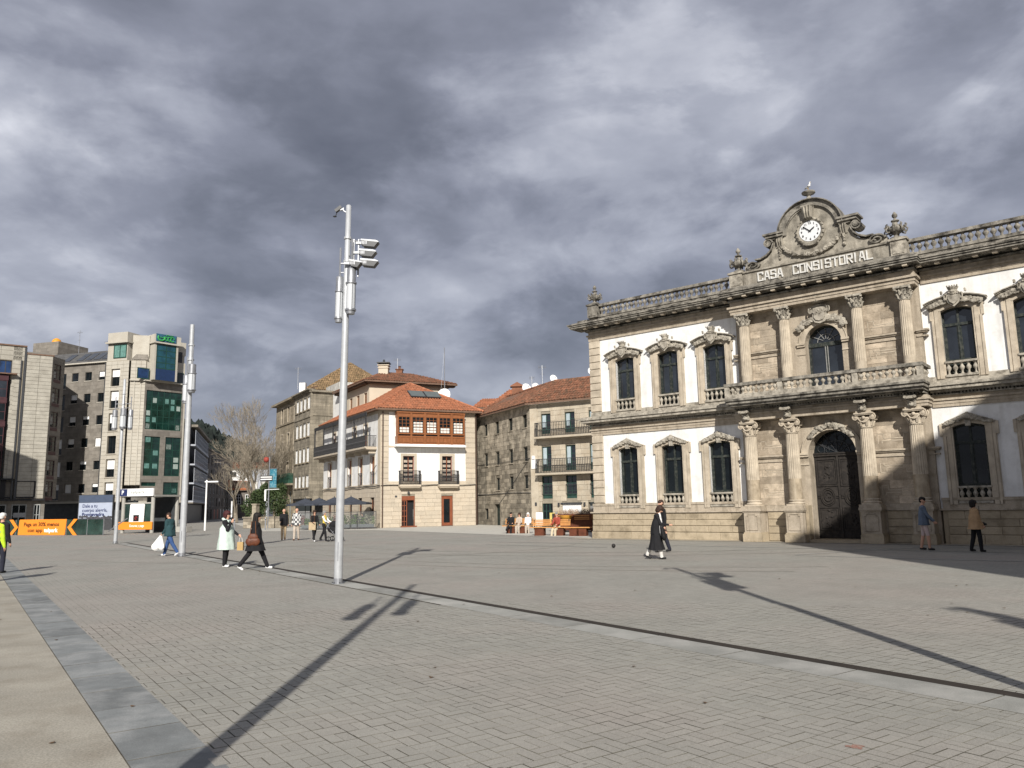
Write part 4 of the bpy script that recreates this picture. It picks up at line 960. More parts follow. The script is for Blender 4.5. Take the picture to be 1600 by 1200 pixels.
# ---------- J: white corner house with timber gallery
J0, JR, JL = (-10.5, 61.7), (-3.2, 65.2), (-18.24, 74.9)
JH = thing('gallery_house', 'white three storey corner house with orange timber gallery and tiled roof', 'house', (J0[0], J0[1], 0))
f = Fr(J0, JR, JH); LW = f.L
hd = [(1.72, 2.82, 0, 2.45), (5.08, 6.08, 0, 2.45)]; hw = [(1.82, 2.76, 3.48, 5.64), (5.14, 6.04, 3.48, 5.66)]
q = MB(); q.wall(.0, LW, 0, 3.36, hd, .02, .35); f.put(q, 'ground_floor_wall', MORT)
courses(f, 0, LW, .0, 3.3, .335, .55, 1.15, hd, PALE_ST, 240)
q = MB(); q.wall(.02, LW - .02, 3.36, 9.3, hw + [(1.35, 6.75, 6.6, 9.05)], 0, .35); f.put(q, 'wall', PLASTER)
q = MB(); q.box(0, LW, -.07, 0, 3.30, 3.42); q.box(.45, 7.4, -.04, 0, 3.42, 3.62); q.box(.5, 7.3, -.03, 0, 6.32, 6.46); q.box(0, LW, -.12, 0, 9.16, 9.3); f.put(q, 'string_course', PALE_ST)
for x0, x1 in ((0, .62), (7.22, LW)):
    z = 3.42
    while z < 9.1: q = MB(); h = .42; q.bbox(x0, x1, -.05, 0, z + .008, min(z + h - .008, 9.16), .012); f.put(q, 'quoin', PALE_ST); z += h
for (x0, x1, z0, z1) in hw:
    q = MB(); q.box(x0 - .2, x0, -.045, 0, z0 - .05, z1 + .2); q.box(x1, x1 + .2, -.045, 0, z0 - .05, z1 + .2); q.box(x0, x1, -.045, 0, z1, z1 + .2); f.put(q, 'window_surround', PALE_ST)
    f.window(x0, x1, z0, z1, DOORW, GL, 2, 6, .07, .12, name='balcony_window', blind=0)
    q = MB()
    for i in range(2):
        for j in range(5): a = x0 + .1 + i * (x1 - x0 - .1) / 2; z = z0 + .2 + j * .36; q.box(a, a + (x1 - x0) / 2 - .17, .10, .118, z, z + .2)
    f.put(q, 'shutter_panels', mat('shutter_glass', (.36, .30, .24), .5, .2, 6))
    q = MB(); q.box(x0 - .4, x1 + .42, -.52, 0, 3.18, 3.34); q.box(x0 - .34, x1 + .36, -.44, 0, 3.08, 3.18); f.put(q, 'balcony_slab', PALE_ST)
    railing(f, x0 - .36, x1 + .38, -.48, 3.36, 4.46, IRON, sides=.46, mid=True, sp=.10, fancy=True, r=.016)
# ground floor doors
f.window(5.08, 6.08, .03, 2.42, DOORW, GL, 1, 1, .24, .10, name='glazed_door')
f.window(1.72, 2.2, .03, 2.12, DOORW, GL, 2, 5, .07, .08, name='door_leaf'); q = MB(); q.box(1.72, 2.82, .03, .12, 2.12, 2.44); q.box(2.76, 2.82, .03, .12, 0, 2.12); q.box(1.62, 2.92, -.25, .1, 0, .10); f.put(q, 'door_head', DOORW)
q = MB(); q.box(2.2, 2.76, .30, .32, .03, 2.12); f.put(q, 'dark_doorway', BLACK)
q = MB(); q.box(2.18, 2.34, -.2, -.05, 2.62, 2.76); q.box(2.25, 2.28, -.12, 0, 2.74, 2.86); f.put(q, 'wall_lamp', DARKMET)
q = MB(); q.box(1.16, 1.34, -.035, -.02, 2.35, 2.5); hn = f.put(q, 'house_number_plate', DARKMET)
# gallery
q = MB(); G0, G1, gy = 1.15, 6.92, -.62
q.box(G0, G1, gy, .1, 6.50, 6.56); q.box(G0 - .08, G1 + .08, gy - .1, .05, 6.36, 6.50)
f.put(q, 'gallery_floor', WHITE)
q = MB(); q.box(G0, G1, gy, gy + .08, 6.56, 6.66); q.box(G0, G1, gy, gy + .08, 7.10, 7.22); q.box(G0, G1, gy - .05, gy + .08, 7.34, 7.42); q.box(G0, G1, gy, gy + .08, 8.76, 8.86); q.box(G0 - .04, G1 + .04, gy - .05, .1, 9.06, 9.16); q.box(G0, G1, gy + .03, gy + .06, 6.66, 7.10); q.box(G0, G1, gy + .03, gy + .06, 8.86, 9.06)
nb = 5; bw = (G1 - G0) / nb
for i in range(nb + 1): x = G0 + bw * i; q.box(max(G0, x - .08), min(G1, x + .08), gy - .03, gy + .1, 6.56, 9.1)
for s_ in (G0, G1 - .06): q.box(s_, s_ + .06, gy + .1, .0, 6.56, 7.2); q.box(s_, s_ + .06, gy + .1, .0, 8.75, 9.1); q.box(s_, s_ + .06, gy + .3, gy + .4, 7.2, 8.75)
for i in range(nb):
    for j in range(3): a = G0 + bw * i + .12 + j * (bw - .24) / 3; q.box(a + .02, a + (bw - .24) / 3 - .02, gy - .012, gy + .03, 6.70, 7.06)
f.put(q, 'gallery_frame', ORANGEW)
for i in range(nb):
    x0, x1 = G0 + bw * i + .09, G0 + bw * (i + 1) - .09
    o = f.window(x0, x1, 7.42, 8.76, ORANGEW, GL, 3, 5, .038, gy + .02, name='gallery_window'); q = MB()
    q.box(x0, x1, gy + .04, gy + .05, 7.22, 7.34); f.put(q, 'pane', GL, o)
    q = MB(); 
    for j in range(4):
        z = 7.5 + j * .22
        if i in (1, 2, 4) or j <= 1: q.box(x0 + .12, x1 - .1, gy + .028, gy + .034, z, z + .17)  # curtains, with extra pale rows painted in for white reflections on the glass
    if q.v: f.put(q, 'curtain_and_reflection', CURT_REFL, o)
q = MB(); q.box(G0 + .1, G1 - .1, .05, .08, 6.6, 9.0); f.put(q, 'gallery_back', mat('gallery_back', (.25, .18, .12), .8, .3, 2))
q = MB(); q.tube([f.p(x, -.10 - .02 * (x % 2), 3.30 + .03 * sin(x * 1.7)) for x in np.linspace(0, LW, 14)], .03, 4); q.build('cable', DARKMET, JH)
# rainpipes and cables
q = MB(); q.tube([f.p(.10, -.16, 0) , f.p(.10, -.16, 9.2)], .05, 6); q.tube([f.p(LW + .05, -.1, 0), f.p(LW + .05, -.1, 9.1)], .05, 6); q.build('rain_pipe', mat('copper_pipe', (.09, .06, .045), .6, .2, 3), JH)
# left facade
fl = Fr(JL, J0, JH); LL = fl.L
wins = [(1.55, 2.5), (4.3, 5.2), (7.3, 8.2), (10.1, 11.0), (13.0, 13.9)]
h1 = [(a, b, 3.46, 5.68) for a, b in wins]; h2 = [(2.75, 3.7, 6.5, 8.45), (5.6, 6.5, 6.5, 8.45), (8.45, 9.35, 6.5, 8.45), (11.3, 12.2, 6.5, 8.45)]; h0 = [(7.6, 8.5, 0, 2.2), (10.1, 11.0, .9, 2.45), (13.0, 13.9, .9, 2.5), (1.5, 2.6, 0, 2.3), (4.4, 5.3, 0, 2.3)]
q = MB(); q.wall(0, LL, 0, 3.36, h0, .02, .3); fl.put(q, 'ground_floor_wall', MORT); courses(fl, 0, LL, 0, 3.3, .36, .7, 1.3, h0, PALE_ST, 60)
q = MB(); q.wall(0, LL, 3.36, 9.3, h1 + h2, 0, .3); fl.put(q, 'wall', PLASTER)
q = MB(); q.box(0, LL, -.06, 0, 3.30, 3.44); q.box(0, LL, -.10, 0, 9.1, 9.3); q.box(LL - .6, LL, -.05, 0, 3.44, 9.1); fl.put(q, 'string_course', PALE_ST)
for (a, b, z0, z1) in h1:
    o = fl.window(a, b, z0, z1, DOORW, GL, 2, 4, .06, .14, surround=PALE_ST, sw=.14); q = MB(); q.box(a + .05, b - .05, .12, .135, (z0 + z1) / 2 - .1, z1 - .05); fl.put(q, 'shutter', ORANGEW, o)
    railing(fl, a, b, -.03, z0, z0 + 1.0, IRON, 'window_railing', mid=False)
for (a, b, z0, z1) in h2: fl.window(a, b, z0, z1, DOORW, GL, 2, 4, .06, .14, surround=PALE_ST, sw=.14)
for (a, b, z0, z1) in h0: fl.window(a, b, z0 + .02, z1, DOORW, GL, 2, 2, .06, .14, name='window' if z0 else 'door')
q = MB(); q.box(-.2, LL - .9, -1.0, 0, 6.28, 6.42); q.box(-.2, LL - .9, -.9, 0, 6.2, 6.28)
for i in range(9): x = .4 + i * 1.7; q.prism([(x, 5.9), (x + .14, 5.9), (x + .14, 6.2), (x, 6.2)], -.6, 0)
fl.put(q, 'balcony_slab', PALE_ST)
railing(fl, -.15, LL - .95, -.95, 6.44, 7.34, IRON, sides=.9, sp=.11, mid=True, fancy=True, r=.016)
q = MB()
for i in range(6):
    x = .0 + i * 2.85; q.box(x - .05, x + .05, -.95, -.85, 7.34, 9.2)
q.box(-.1, LL - .9, -.95, -.87, 8.9, 9.2)
for i in range(40): x = i * .36; q.box(x, x + .03, -.94, -.9, 8.6, 8.9)
fl.put(q, 'iron_veranda', IRON)
q = MB(); q.tube([fl.p(x, -.12, 3.22 + .10 * abs(sin(x * .9))) for x in np.linspace(0, LL, 30)], .035, 4); q.tube([fl.p(LL - 1.2, -.3, 4.4), fl.p(LL - .2, -.3, 4.9)], .03, 4); q.build('cable', DARKMET, JH)
# roof
off = Vector(JH.location); fd, fn = f.d, f.n
ev = 9.42; e = .55
cA = f.A + Vector((0, 0, ev)) - fd * e - fn * e; cB = Vector((*JR, ev)) + fd * e - fn * e; cC = Vector((*JL, ev)) - fd * e + fn * 0; cD = Vector((*JR, ev)) + fd * e + fn * 15
apex = Vector((-8.91, 67.2, 12.25)); ap2 = apex + Vector((-.505, .863, 0)) * 7.0
tiled([cA, cB, apex], TILE, JH, off=off); tiled([cC, cA, apex, ap2], TILE, JH, off=off); tiled([cB, cD, ap2, apex], TILE, JH, off=off)
ridge([cA, apex, cB], TILE, JH, off); ridge([apex, ap2], TILE, JH, off)
q = MB(); q.add([p - off - Vector((0, 0, .12)) for p in (cA, cB, cD, cC)], [(0, 1, 2, 3)]); q.build('eaves_soffit', mat('eaves_board', (.16, .09, .05), .8, .2, 3), JH)
# solar collectors on the roof
nr = (cB - cA).cross(apex - cA).normalized(); nr = nr if nr.z > 0 else -nr; up_ = nr.cross((cB - cA).normalized()); up_ = up_ if up_.z > 0 else -up_
for i, cpx in enumerate((3.62, 5.0)):
    c_ = cA + (cB - cA).normalized() * (cpx + .5) + up_ * 2.85 + nr * .16; t = thing('solar_collector', ('left' if i == 0 else 'right') + ' of two grey solar collectors lying on the tiled roof of the gallery house', 'solar panel', c_)
    ex, ey = (cB - cA).normalized(), up_
    q = MB(); q.obox((0, 0, 0), ex * .66, ey * .62, nr * .04); q.build('frame', DARKMET, t); q = MB(); q.obox(nr * .045, ex * .61, ey * .57, nr * .004); q.build('glass', mat('collector_glass', (.10, .115, .11), .25, .1, 3, spec=.5), t)
# ---------- beige house behind, with the white party wall
C0 = Vector((-13.0, 69.9, 0)); BF = Vector((.9017, .4323, 0)); BL = Vector((-.505, .863, 0))
BH = thing('beige_house', 'cream rendered house with brown tiled hip roof rising behind the gallery house', 'house', C0); CREAM = mat('cream_render', (.52, .455, .36), .92, .05, 1.2, stain=((.50, .42, .31), .4, 1.5))
ff = Fr(C0, C0 + BF * 7.6, BH); fb = Fr(C0 + BL * 8.8, C0, BH)
q = MB(); q.wall(0, 7.6, 8, 12.75, [], 0); ff.put(q, 'wall', CREAM)
wb = [(8.8 - 14 + 8.5, 8.8 - 14 + 9.3, 10.72, 12.02), (8.8 - 14 + 10.53, 8.8 - 14 + 11.33, 10.72, 12.02), (8.8 - 14 + 12.57, 8.8 - 14 + 13.37, 10.72, 12.02)]
q = MB(); q.wall(0, 8.8, 8, 12.75, wb, 0, .2); fb.put(q, 'wall', CREAM)
for w_ in wb: fb.window(*w_, DOORW, glass('amber_glass', (.12, .09, .04), .2, .5), 2, 4, .06, .1)
q = MB(); q.box(-.35, 8.2, -.5, .1, 12.72, 12.85); q.box(-.35, 8.3, -.65, .1, 12.85, 13.0); ff.put(q, 'eaves', mat('brown_eaves', (.10, .065, .045), .8, .2, 3))
q = MB(); q.box(0, 9.0, -.5, .0, 12.72, 12.85); q.box(0, 9.2, -.65, .0, 12.85, 13.0); fb.put(q, 'eaves', MATS['brown_eaves'])
oB = Vector(BH.location); a = ff.p(-.6, -.7, 13.02) + oB; b = ff.p(8.35, -.7, 13.02) + oB; r0 = ff.p(2.3, 3.6, 14.5) + oB; r1 = ff.p(5.2, 3.6, 14.5) + oB; cbk = fb.p(0, -.7, 13.02) + oB
tiled([a, b, r1, r0], TILE_O, BH, off=oB); tiled([cbk, a, r0, r0 + BL * 5], TILE_O, BH, off=oB); tiled([b, b + BL * 8, r1 + BL * 4, r1], TILE_O, BH, off=oB)
q = MB(); q.box(-.45, .45, -.45, .45, 0, 1.25); q.box(-.52, .52, -.52, .52, 1.0, 1.08); q.box(-.55, .55, -.55, .55, 1.25, 1.33)
ch = q.build('chimney', CREAM, BH); ch.location = Vector((-12.3, 73.6, 13.75)) - oB
for sx in (-.35, .35): q = MB(); q.box(sx - .04, sx + .04, -.04, .04, 1.33, 1.5); q.build('chimney_post', DARKMET, ch)
q = MB(); q.box(-.6, .6, -.6, .6, 1.5, 1.58); q.blob((0, 0, 1.75), (.12, .12, .18), 8); q.build('chimney_cap', DARKMET, ch)
q = MB(); q.box(-.3, .3, -.3, .3, -.2, .75); q.box(-.38, .38, -.38, .38, .75, .82); q.lathe([(.12, .82), (.12, 1.1), (.18, 1.12)], (0, 0, 0), 8); c2 = q.build('chimney', TILE_O, BH); c2.location = Vector((-11.0, 75.0, 14.1)) - oB
WP = thing('white_party_wall', 'tall blank white party wall between the stone block and the cream house', 'wall', C0 + BL * 8.8)
fw = Fr(C0 + BL * 13.2, C0 + BL * 8.8, WP); q = MB(); q.box(0, 4.4, 0, 4, 0, 13.15); fw.put(q, 'wall', PLASTER); q = MB(); q.box(-.02, 4.42, -.02, 4, 13.15, 14.2); fw.put(q, 'parapet', mat('stained_white', (.55, .54, .5), .9, .1, 2, stain=((.25, .23, .2), .7, 3), streak=((.28, .26, .22), .7)))
# ---------- I: old stone block with green balcony
I0, I1 = (-20.15, 78.19), (-28.07, 91.72)
IB = thing('stone_block_house', 'weathered granite four storey block with tall casements and a green balcony', 'apartment building', (I0[0], I0[1], 0))
fi = Fr(I1, I0, IB)
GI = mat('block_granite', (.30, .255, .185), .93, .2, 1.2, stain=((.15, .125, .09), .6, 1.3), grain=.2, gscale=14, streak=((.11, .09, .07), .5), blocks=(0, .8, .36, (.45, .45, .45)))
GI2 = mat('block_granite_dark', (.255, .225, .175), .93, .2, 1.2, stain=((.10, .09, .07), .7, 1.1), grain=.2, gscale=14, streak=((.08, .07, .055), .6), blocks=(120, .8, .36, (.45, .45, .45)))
ow = []
for c in (2.9, 5.75, 8.6):
    ow += [(c - .45, c + .45, 11.25, 13.0), (c - .45, c + .45, 7.9, 9.95), (c - .45, c + .45, 5.45, 6.75)]
q = MB(); q.wall(0, 9.6, 3.9, 13.6, ow, 0, .3); q.wall(0, 9.6, 0, 3.9, [(.8, 2.2, 0, 3.5), (3.4, 4.8, 0, 3.5), (6.2, 7.6, 0, 3.5)], 0, .4); fi.put(q, 'wall', GI)
for w_ in ow: fi.window(*w_, DARKMET, GL, 2, 3, .06, .14, surround=PALE_ST, sw=.13, blind=.0)
GREENP = mat('green_paint', (.018, .06, .04), .6, .2, 4)
for a in (.8, 3.4, 6.2): fi.window(a, a + 1.4, .02, 3.5, WHITE, GREENP, 2, 1, .14, .1, name='shop_door')
q = MB(); q.box(0, 9.6, -.12, 0, 3.75, 4.1); q.box(0, 9.6, -.1, 0, 11.0, 11.2); q.box(-.4, 9.7, -.55, .1, 13.5, 13.72)
for i in range(5): x = .2 + i * 2.2; q.box(x, x + .3, -.14, 0, 0, 3.75)
fi.put(q, 'cornice', GI)
q = MB(); q.box(-.1, 9.5, -.9, 0, 4.1, 4.3); fi.put(q, 'balcony_slab', GI); q = MB(); q.box(-.1, 9.5, -.92, -.86, 4.3, 5.35); q.box(-.1, -.05, -.9, 0, 4.3, 5.35); q.box(9.45, 9.5, -.9, 0, 4.3, 5.35)
for i in range(24): q.box(i * .4, i * .4 + .05, -.95, -.92, 4.3, 5.35)
fi.put(q, 'balcony_panel', GREENP)
sw = []
for zz in ((11.62, 12.92), (8.86, 10.3), (6.24, 7.72), (3.7, 4.94)):
    for i in range(4): sw.append((10.2 + i * 1.43, 11.15 + i * 1.43, zz[0], zz[1]))
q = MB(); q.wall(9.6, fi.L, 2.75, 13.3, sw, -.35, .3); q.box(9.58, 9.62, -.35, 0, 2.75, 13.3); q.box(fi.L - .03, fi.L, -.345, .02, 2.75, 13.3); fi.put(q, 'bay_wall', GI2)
for w_ in sw:
    q = MB(); q.box(w_[0] - .08, w_[1] + .08, -.45, -.3, w_[2] - .12, w_[2]); o = fi.put(q, 'sill', GI)
    q = MB(); a, b, c_, d_ = w_; q.box(a, a + .07, -.26, -.2, c_, d_); q.box(b - .07, b, -.26, -.2, c_, d_); q.box((a + b) / 2 - .04, (a + b) / 2 + .04, -.26, -.2, c_, d_); q.box(a, b, -.26, -.2, d_ - .07, d_); q.box(a, b, -.26, -.2, c_, c_ + .07); o = fi.put(q, 'window', WHITE); q = MB(); q.box(a, b, -.22, -.21, c_, d_); fi.put(q, 'pane', glass('pale_glass', (.30, .31, .31), .25, .5), o)
q = MB(); q.box(9.5, fi.L + .1, -.5, .1, 13.3, 13.5); q.box(9.4, fi.L + .2, -.75, .1, 13.5, 13.62); q.box(9.6, fi.L, -.42, -.35, 10.75, 10.95); q.box(9.6, fi.L, -.6, 3, 2.6, 2.78); fi.put(q, 'cornice', GI2)
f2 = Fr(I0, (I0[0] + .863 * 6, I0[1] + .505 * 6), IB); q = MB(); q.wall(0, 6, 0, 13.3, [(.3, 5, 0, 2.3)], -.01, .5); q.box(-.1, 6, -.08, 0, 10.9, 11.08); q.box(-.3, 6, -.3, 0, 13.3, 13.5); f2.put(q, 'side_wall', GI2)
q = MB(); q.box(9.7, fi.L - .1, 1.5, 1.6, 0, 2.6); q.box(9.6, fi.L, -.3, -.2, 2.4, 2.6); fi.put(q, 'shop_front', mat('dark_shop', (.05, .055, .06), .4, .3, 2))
oI = Vector(IB.location); A_ = Vector((-28.6, 91.5, 13.75)); B_ = Vector((-24.3, 83.9, 13.75)); ap = Vector((-18.61, 88.0, 18.1))
tiled([Vector((-22.8, 84.0, 14.5)), Vector((-13.6, 84.0, 14.1)), ap], TILE_Y, IB, off=oI); tiled([Vector((-13.6, 84.0, 14.1)), Vector((-11.5, 93.0, 14.1)), ap], TILE_Y, IB, off=oI); tiled([Vector((-27, 94, 14.5)), Vector((-22.8, 84.0, 14.5)), ap, Vector((-21, 97, 18.1))], TILE_Y, IB, off=oI)
tiled([Vector((-28.4, 91.8, 13.75)), Vector((-22.3, 81.2, 13.72)), Vector((-21.0, 82.6, 14.7)), Vector((-27.0, 93.2, 14.7))], TILE_Y, IB, off=oI)
q = MB(); q.box(-.32, .32, -.32, .32, -1.2, .75); c3 = q.build('chimney', PLASTER, IB); c3.location = Vector((-22.5, 82.6, 14.2)) - oI
# ---------- K: stone house with green balconies
K0, KL, KR = (1.3, 57.64), (-3.36, 67.56), (14.0, 50.13)
KB = thing('green_balcony_house', 'old granite house with green balcony doors and brown tiled roof beside the town hall', 'house', (K0[0], K0[1], 0))
fk = Fr(KL, K0, KB); kh = []
for c in (2.55, 4.92, 7.5, 10.07): kh += [(c - .36, c + .36, 7.35, 8.4), (c - .36, c + .36, 4.82, 5.85)] + ([(c - .36, c + .36, 2.79, 3.78)] if c > 3 else [])
kd = [(4.3, 5.3, 0, 1.68), (2.2, 2.9, .46, 1.4)]
q = MB(); q.wall(0, fk.L, 0, 9.0, kh + kd, .03, .3); fk.put(q, 'side_wall', mat('side_mortar', (.15, .13, .10), .95, .2, 2))
courses(fk, 0, fk.L, 0, 9.0, .33, .45, 1.0, kh + kd, GREY_ST, 290, pr=.02)
for w_ in kh: fk.window(*w_, GREENFR, GL, 2, 3, .05, .12, sill=GREY_ST)
fk.window(*kd[1], GREENFR, GL, 1, 2, .05, .12); q = MB(); q.box(4.3, 5.3, .18, .2, 0, 1.68); fk.put(q, 'door', mat('dark_green_door', (.02, .03, .025), .6, .2, 3)); q = MB(); q.box(4.16, 4.3, -.04, 0, 0, 1.84); q.box(5.3, 5.44, -.04, 0, 0, 1.84); q.box(4.3, 5.3, -.04, 0, 1.68, 1.84); fk.put(q, 'door_surround', GREY_ST)
q = MB(); q.box(-.3, fk.L, -.3, 0, 8.98, 9.08); fk.put(q, 'eaves', mat('grey_eaves', (.2, .18, .15), .9, .2, 2))
q = MB(); q.tube([fk.p(-.1, -.05, 2.5), fk.p(3, -.06, 2.46), fk.p(7, -.06, 2.52), fk.p(10.9, -.06, 2.45)], .025, 4); q.tube([fk.p(-.1, -.05, 5.0), fk.p(5, -.06, 4.93), fk.p(10.9, -.06, 5.0)], .015, 4); q.tube([fk.p(5.2, -.05, 1.7), fk.p(8, -.05, 3.3), fk.p(10.8, -.05, 5.0)], .02, 4); q.build('cable', DARKMET, KB)
fk2 = Fr(K0, KR, KB); kf = []
for c in (1.32, 3.28, 5.2, 7.1, 9.0): kf += [(c - .4, c + .4, 6.72, 8.2), (c - .4, c + .4, 4.0, 5.8), (c - .42, c + .42, 2.0, 3.62)]
kg = [(.85, 1.72, 0, 1.66), (2.5, 4.0, .0, 1.64), (4.55, 5.4, 0, 1.7)]
KW = mat('pale_granite_front', (.42, .37, .29), .92, .12, 1.4, stain=((.33, .26, .18), .5, 1.6), grain=.14, gscale=18, rnd=.07, bump=.3, bscale=12)
q = MB(); q.wall(0, fk2.L, 0, 9.0, kf + kg, .03, .3); fk2.put(q, 'front_wall', MORT)
courses(fk2, 0, 6.5, 0, 9.0, .36, .5, 1.1, kf + kg, KW, 200, pr=.02)
q = MB(); q.box(0, .62, -.06, 0, 0, 9.0); fk2.put(q, 'corner_pier', KW)
GDR = mat('green_joinery', (.022, .055, .045), .5, .2, 4)
for i, w_ in enumerate(kf):
    if w_[0] > 6: continue
    o = fk2.window(*w_, GDR, GLS, 2, 3, .07, .12, name='balcony_door'); q = MB(); q.box(w_[0] + .05, w_[1] - .05, .1, .13, w_[2], w_[2] + .35); fk2.put(q, 'lower_panel', GDR, o)
    q = MB(); q.box(w_[0] + .06, (w_[0] + w_[1]) / 2 - .04, .12, .128, w_[2] + .5, w_[3] - .1)
    if i % 3 != 2: fk2.put(q, 'curtain_and_reflection', mat('pale_blue_curtain', (.35, .42, .45), .8, .1, 3), o)
for z in (6.5, 3.85):
    q = MB(); q.box(.7, 7, -.7, 0, z - .16, z - .02); fk2.put(q, 'balcony_slab', KW); railing(fk2, .74, 7, -.66, z, z + 1.0, IRON, sides=.6, sp=.13, r=.015)
for w_ in kf:
    if abs(w_[2] - 2.0) < .01 and w_[0] < 6: railing(fk2, w_[0] - .02, w_[1] + .02, -.04, 2.3, 3.0, IRON, 'window_railing', mid=False, sp=.1)
fk2.window(.85, 1.72, .02, 1.66, GDR, GL, 3, 3, .06, .12, name='shop_door'); q = MB(); q.box(2.5, 4.0, .06, .08, 0, 1.64); fk2.put(q, 'roller_shutter', WHITE)
q = MB(); q.box(2.4, 4.1, -.1, .0, 1.6, 1.7); q.box(.3, .45, -.1, -.02, 1.5, 1.75); q.box(2.2, 2.3, -.16, -.02, 1.45, 1.7); q.box(4.25, 4.35, -.16, -.02, 1.45, 1.7); fk2.put(q, 'wall_lantern', DARKMET)
q = MB(); q.box(.1, .5, -.12, -.05, 4.2, 4.9); q.box(.18, .4, -.2, -.06, 4.9, 5.15); fk2.put(q, 'electric_box', WHITE)
for dz in (3.0, ):
    pass
q = MB(); q.box(-.1, 13, -.35, .1, 8.95, 9.05); q.tube([fk2.p(-.15, -.42, 9.05) + Vector((0, 0, 0)) * 0, ], .03, 4) if False else None; fk2.put(q, 'eaves', WHITE)
oK = Vector(KB.location); a = fk2.p(-.15, -.45, 9.08) + oK; b = fk2.p(13, -.45, 9.08) + oK; r0 = Vector((3.43, 59.6, 11.05)); r1 = r0 + fk2.d * 10
tiled([a, b, r1, r0], TILE_O, KB, off=oK)
bk = Vector((*KL, 9.12)) - fk.n * .45 - fk.d * .3; r3 = Vector((-.45, 66.2, 10.8))
tiled([bk, a, r0, r3], TILE_O, KB, off=oK); ridge([a, r0, r1], TILE_O, KB, oK); ridge([r0, r3, bk], TILE_O, KB, oK)
q = MB(); q.box(-.45, .45, -.3, .3, -.6, .55); q.box(-.6, .6, -.45, .45, .55, .62); q.prism([(-.6, .62), (.6, .62), (0, .95)], -.45, .45); c4 = q.build('chimney', mat('brick_chimney', (.22, .10, .06), .9, .2, 3), KB); c4.location = Vector((.44, 67.4, 11.25)) - oK
q = MB(); q.obox((0, 0, 0), fk2.d * .35, (r0 - a).normalized() * .3, (0, 0, .05)); sk = q.build('skylight', GLS, KB); sk.location = Vector((6.0, 56.9, 10.35)) - oK
# roof behind K and small house between
RB = thing('rear_tiled_house', 'low house with bright clay tile roof behind the green balcony house', 'house', (-2, 74, 0))
oR = Vector((-2, 74, 0)); q = MB(); q.box(-.4, 6, .3, 6, 0, 11.1); q.build('wall', CREAM, RB)
tiled([Vector((-2.3, 74, 11.1)), Vector((4.5, 74, 11.1)), Vector((2.2, 77, 13.0)), Vector((-.3, 77, 13.0))], TILE, RB, off=oR)
SHs = thing('small_rear_house', 'small white house with clay roof seen in the gap between two houses', 'house', (-3.6, 80, 0)); q = MB(); q.box(-.4, 3, 0, 4, 0, 11.6); q.build('wall', PLASTER, SHs)
tiled([Vector((-4.2, 79.5, 11.6)), Vector((-.4, 79.5, 11.6)), Vector((-1.2, 82, 12.8)), Vector((-3.2, 82, 12.8))], TILE, SHs, off=Vector((-3.6, 80, 0)))
# satellite dishes, aerials, mast on roofs
def dish(name, label, loc, r, tilt=(.5, -1, .3)):
    t = thing(name, label, 'satellite dish', loc); n = Vector(tilt).normalized(); u = n.orthogonal().normalized(); v = n.cross(u); q = MB(); vs = [Vector((0, 0, 0)) - n * .12 * r]
    for rr, d in ((.5, -.09), (1, 0)):
        for k in range(14): a = 2 * pi * k / 14; vs.append((u * cos(a) + v * sin(a)) * r * rr + n * d * r)
    fs = [(0, 1 + k, 1 + (k + 1) % 14) for k in range(14)] + [(1 + k, 15 + k, 15 + (k + 1) % 14, 1 + (k + 1) % 14) for k in range(14)]
    q.add(vs, fs); q.build('bowl', WHITE, t); q = MB(); q.tube([(0, 0, -r * 1.6), (0, .06, 0)], .03, 5); q.tube([Vector((0, 0, -r * .8)), n * r * .9], .015, 4); q.blob(n * r * .9, (.05, .05, .05), 5); q.build('bracket', STEEL, t)
dish('satellite_dish', 'large white satellite dish under the eaves behind the gallery house', (-6.2, 69.6, 11.55), .62, (-.2, -1, .25))
dish('satellite_dish', 'white satellite dish left of the pair on the roof of the green balcony house', (1.25, 66, 11.5), .42)
dish('satellite_dish', 'white satellite dish right of the pair on the roof of the green balcony house', (2.05, 66, 11.6), .36)
dish('satellite_dish', 'white satellite dish near the roof ridge beside the town hall', (3.35, 61.5, 11.55), .33)
dish('satellite_dish', 'white satellite dish on the roof behind the town hall corner', (6.6, 63, 12.35), .36, (.3, -1, .3))
def aerial(label, loc, h, els=5, w=.5):
    t = thing('tv_aerial', label, 'aerial', loc); q = MB(); q.tube([(0, 0, 0), (0, 0, h)], .03, 5); q.build('mast', STEEL, t); q = MB()
    q.tube([(-w, 0, h * .93), (w, 0, h * .93)], .018, 4)
    for k in range(els): x = -w + 2 * w * k / (els - 1); q.tube([(x, -.1, h * .93 - .16), (x, .1, h * .93 + .16)], .012, 4)
    q.tube([(-w * .6, 0, h * .7), (w * .6, 0, h * .7)], .015, 4); q.build('antenna_elements', STEEL, t)
aerial('tv aerial beside the chimney of the cream house', (-11.35, 76, 14.0), 2.2, 4, .35)
aerial('tall tv aerial with loop on the roof of the green balcony house', (2.54, 64, 10.6), 2.5, 6, .3); aerial('short tv aerial with combs on the roof of the green balcony house', (1.7, 65.5, 10.8), 1.6, 4, .2)
aerial('tv aerial on the roof of the weathered stone block', (-22.9, 82, 14.2), 2.4, 4, .3); aerial('tall tv aerial left of the skylights on the granite corner tower', (-55.7, 98, 20.5), 4.4, 5, .3); aerial('thin tv aerial above the skylights of the granite corner tower', (-51.6, 97, 21.0), 2.2, 3, .3)
q = MB(); q.tube([(0, 0, 0), (0, 0, 5.4)], .04, 6); q.tube([(-.45, 0, 0), (0, 0, 5.3)], .008, 3); tag(q.build('radio_mast', STEEL, None, loc=(-6.15, 70, 10.6)), 'tall thin radio mast rising over the cream house roof', 'mast')
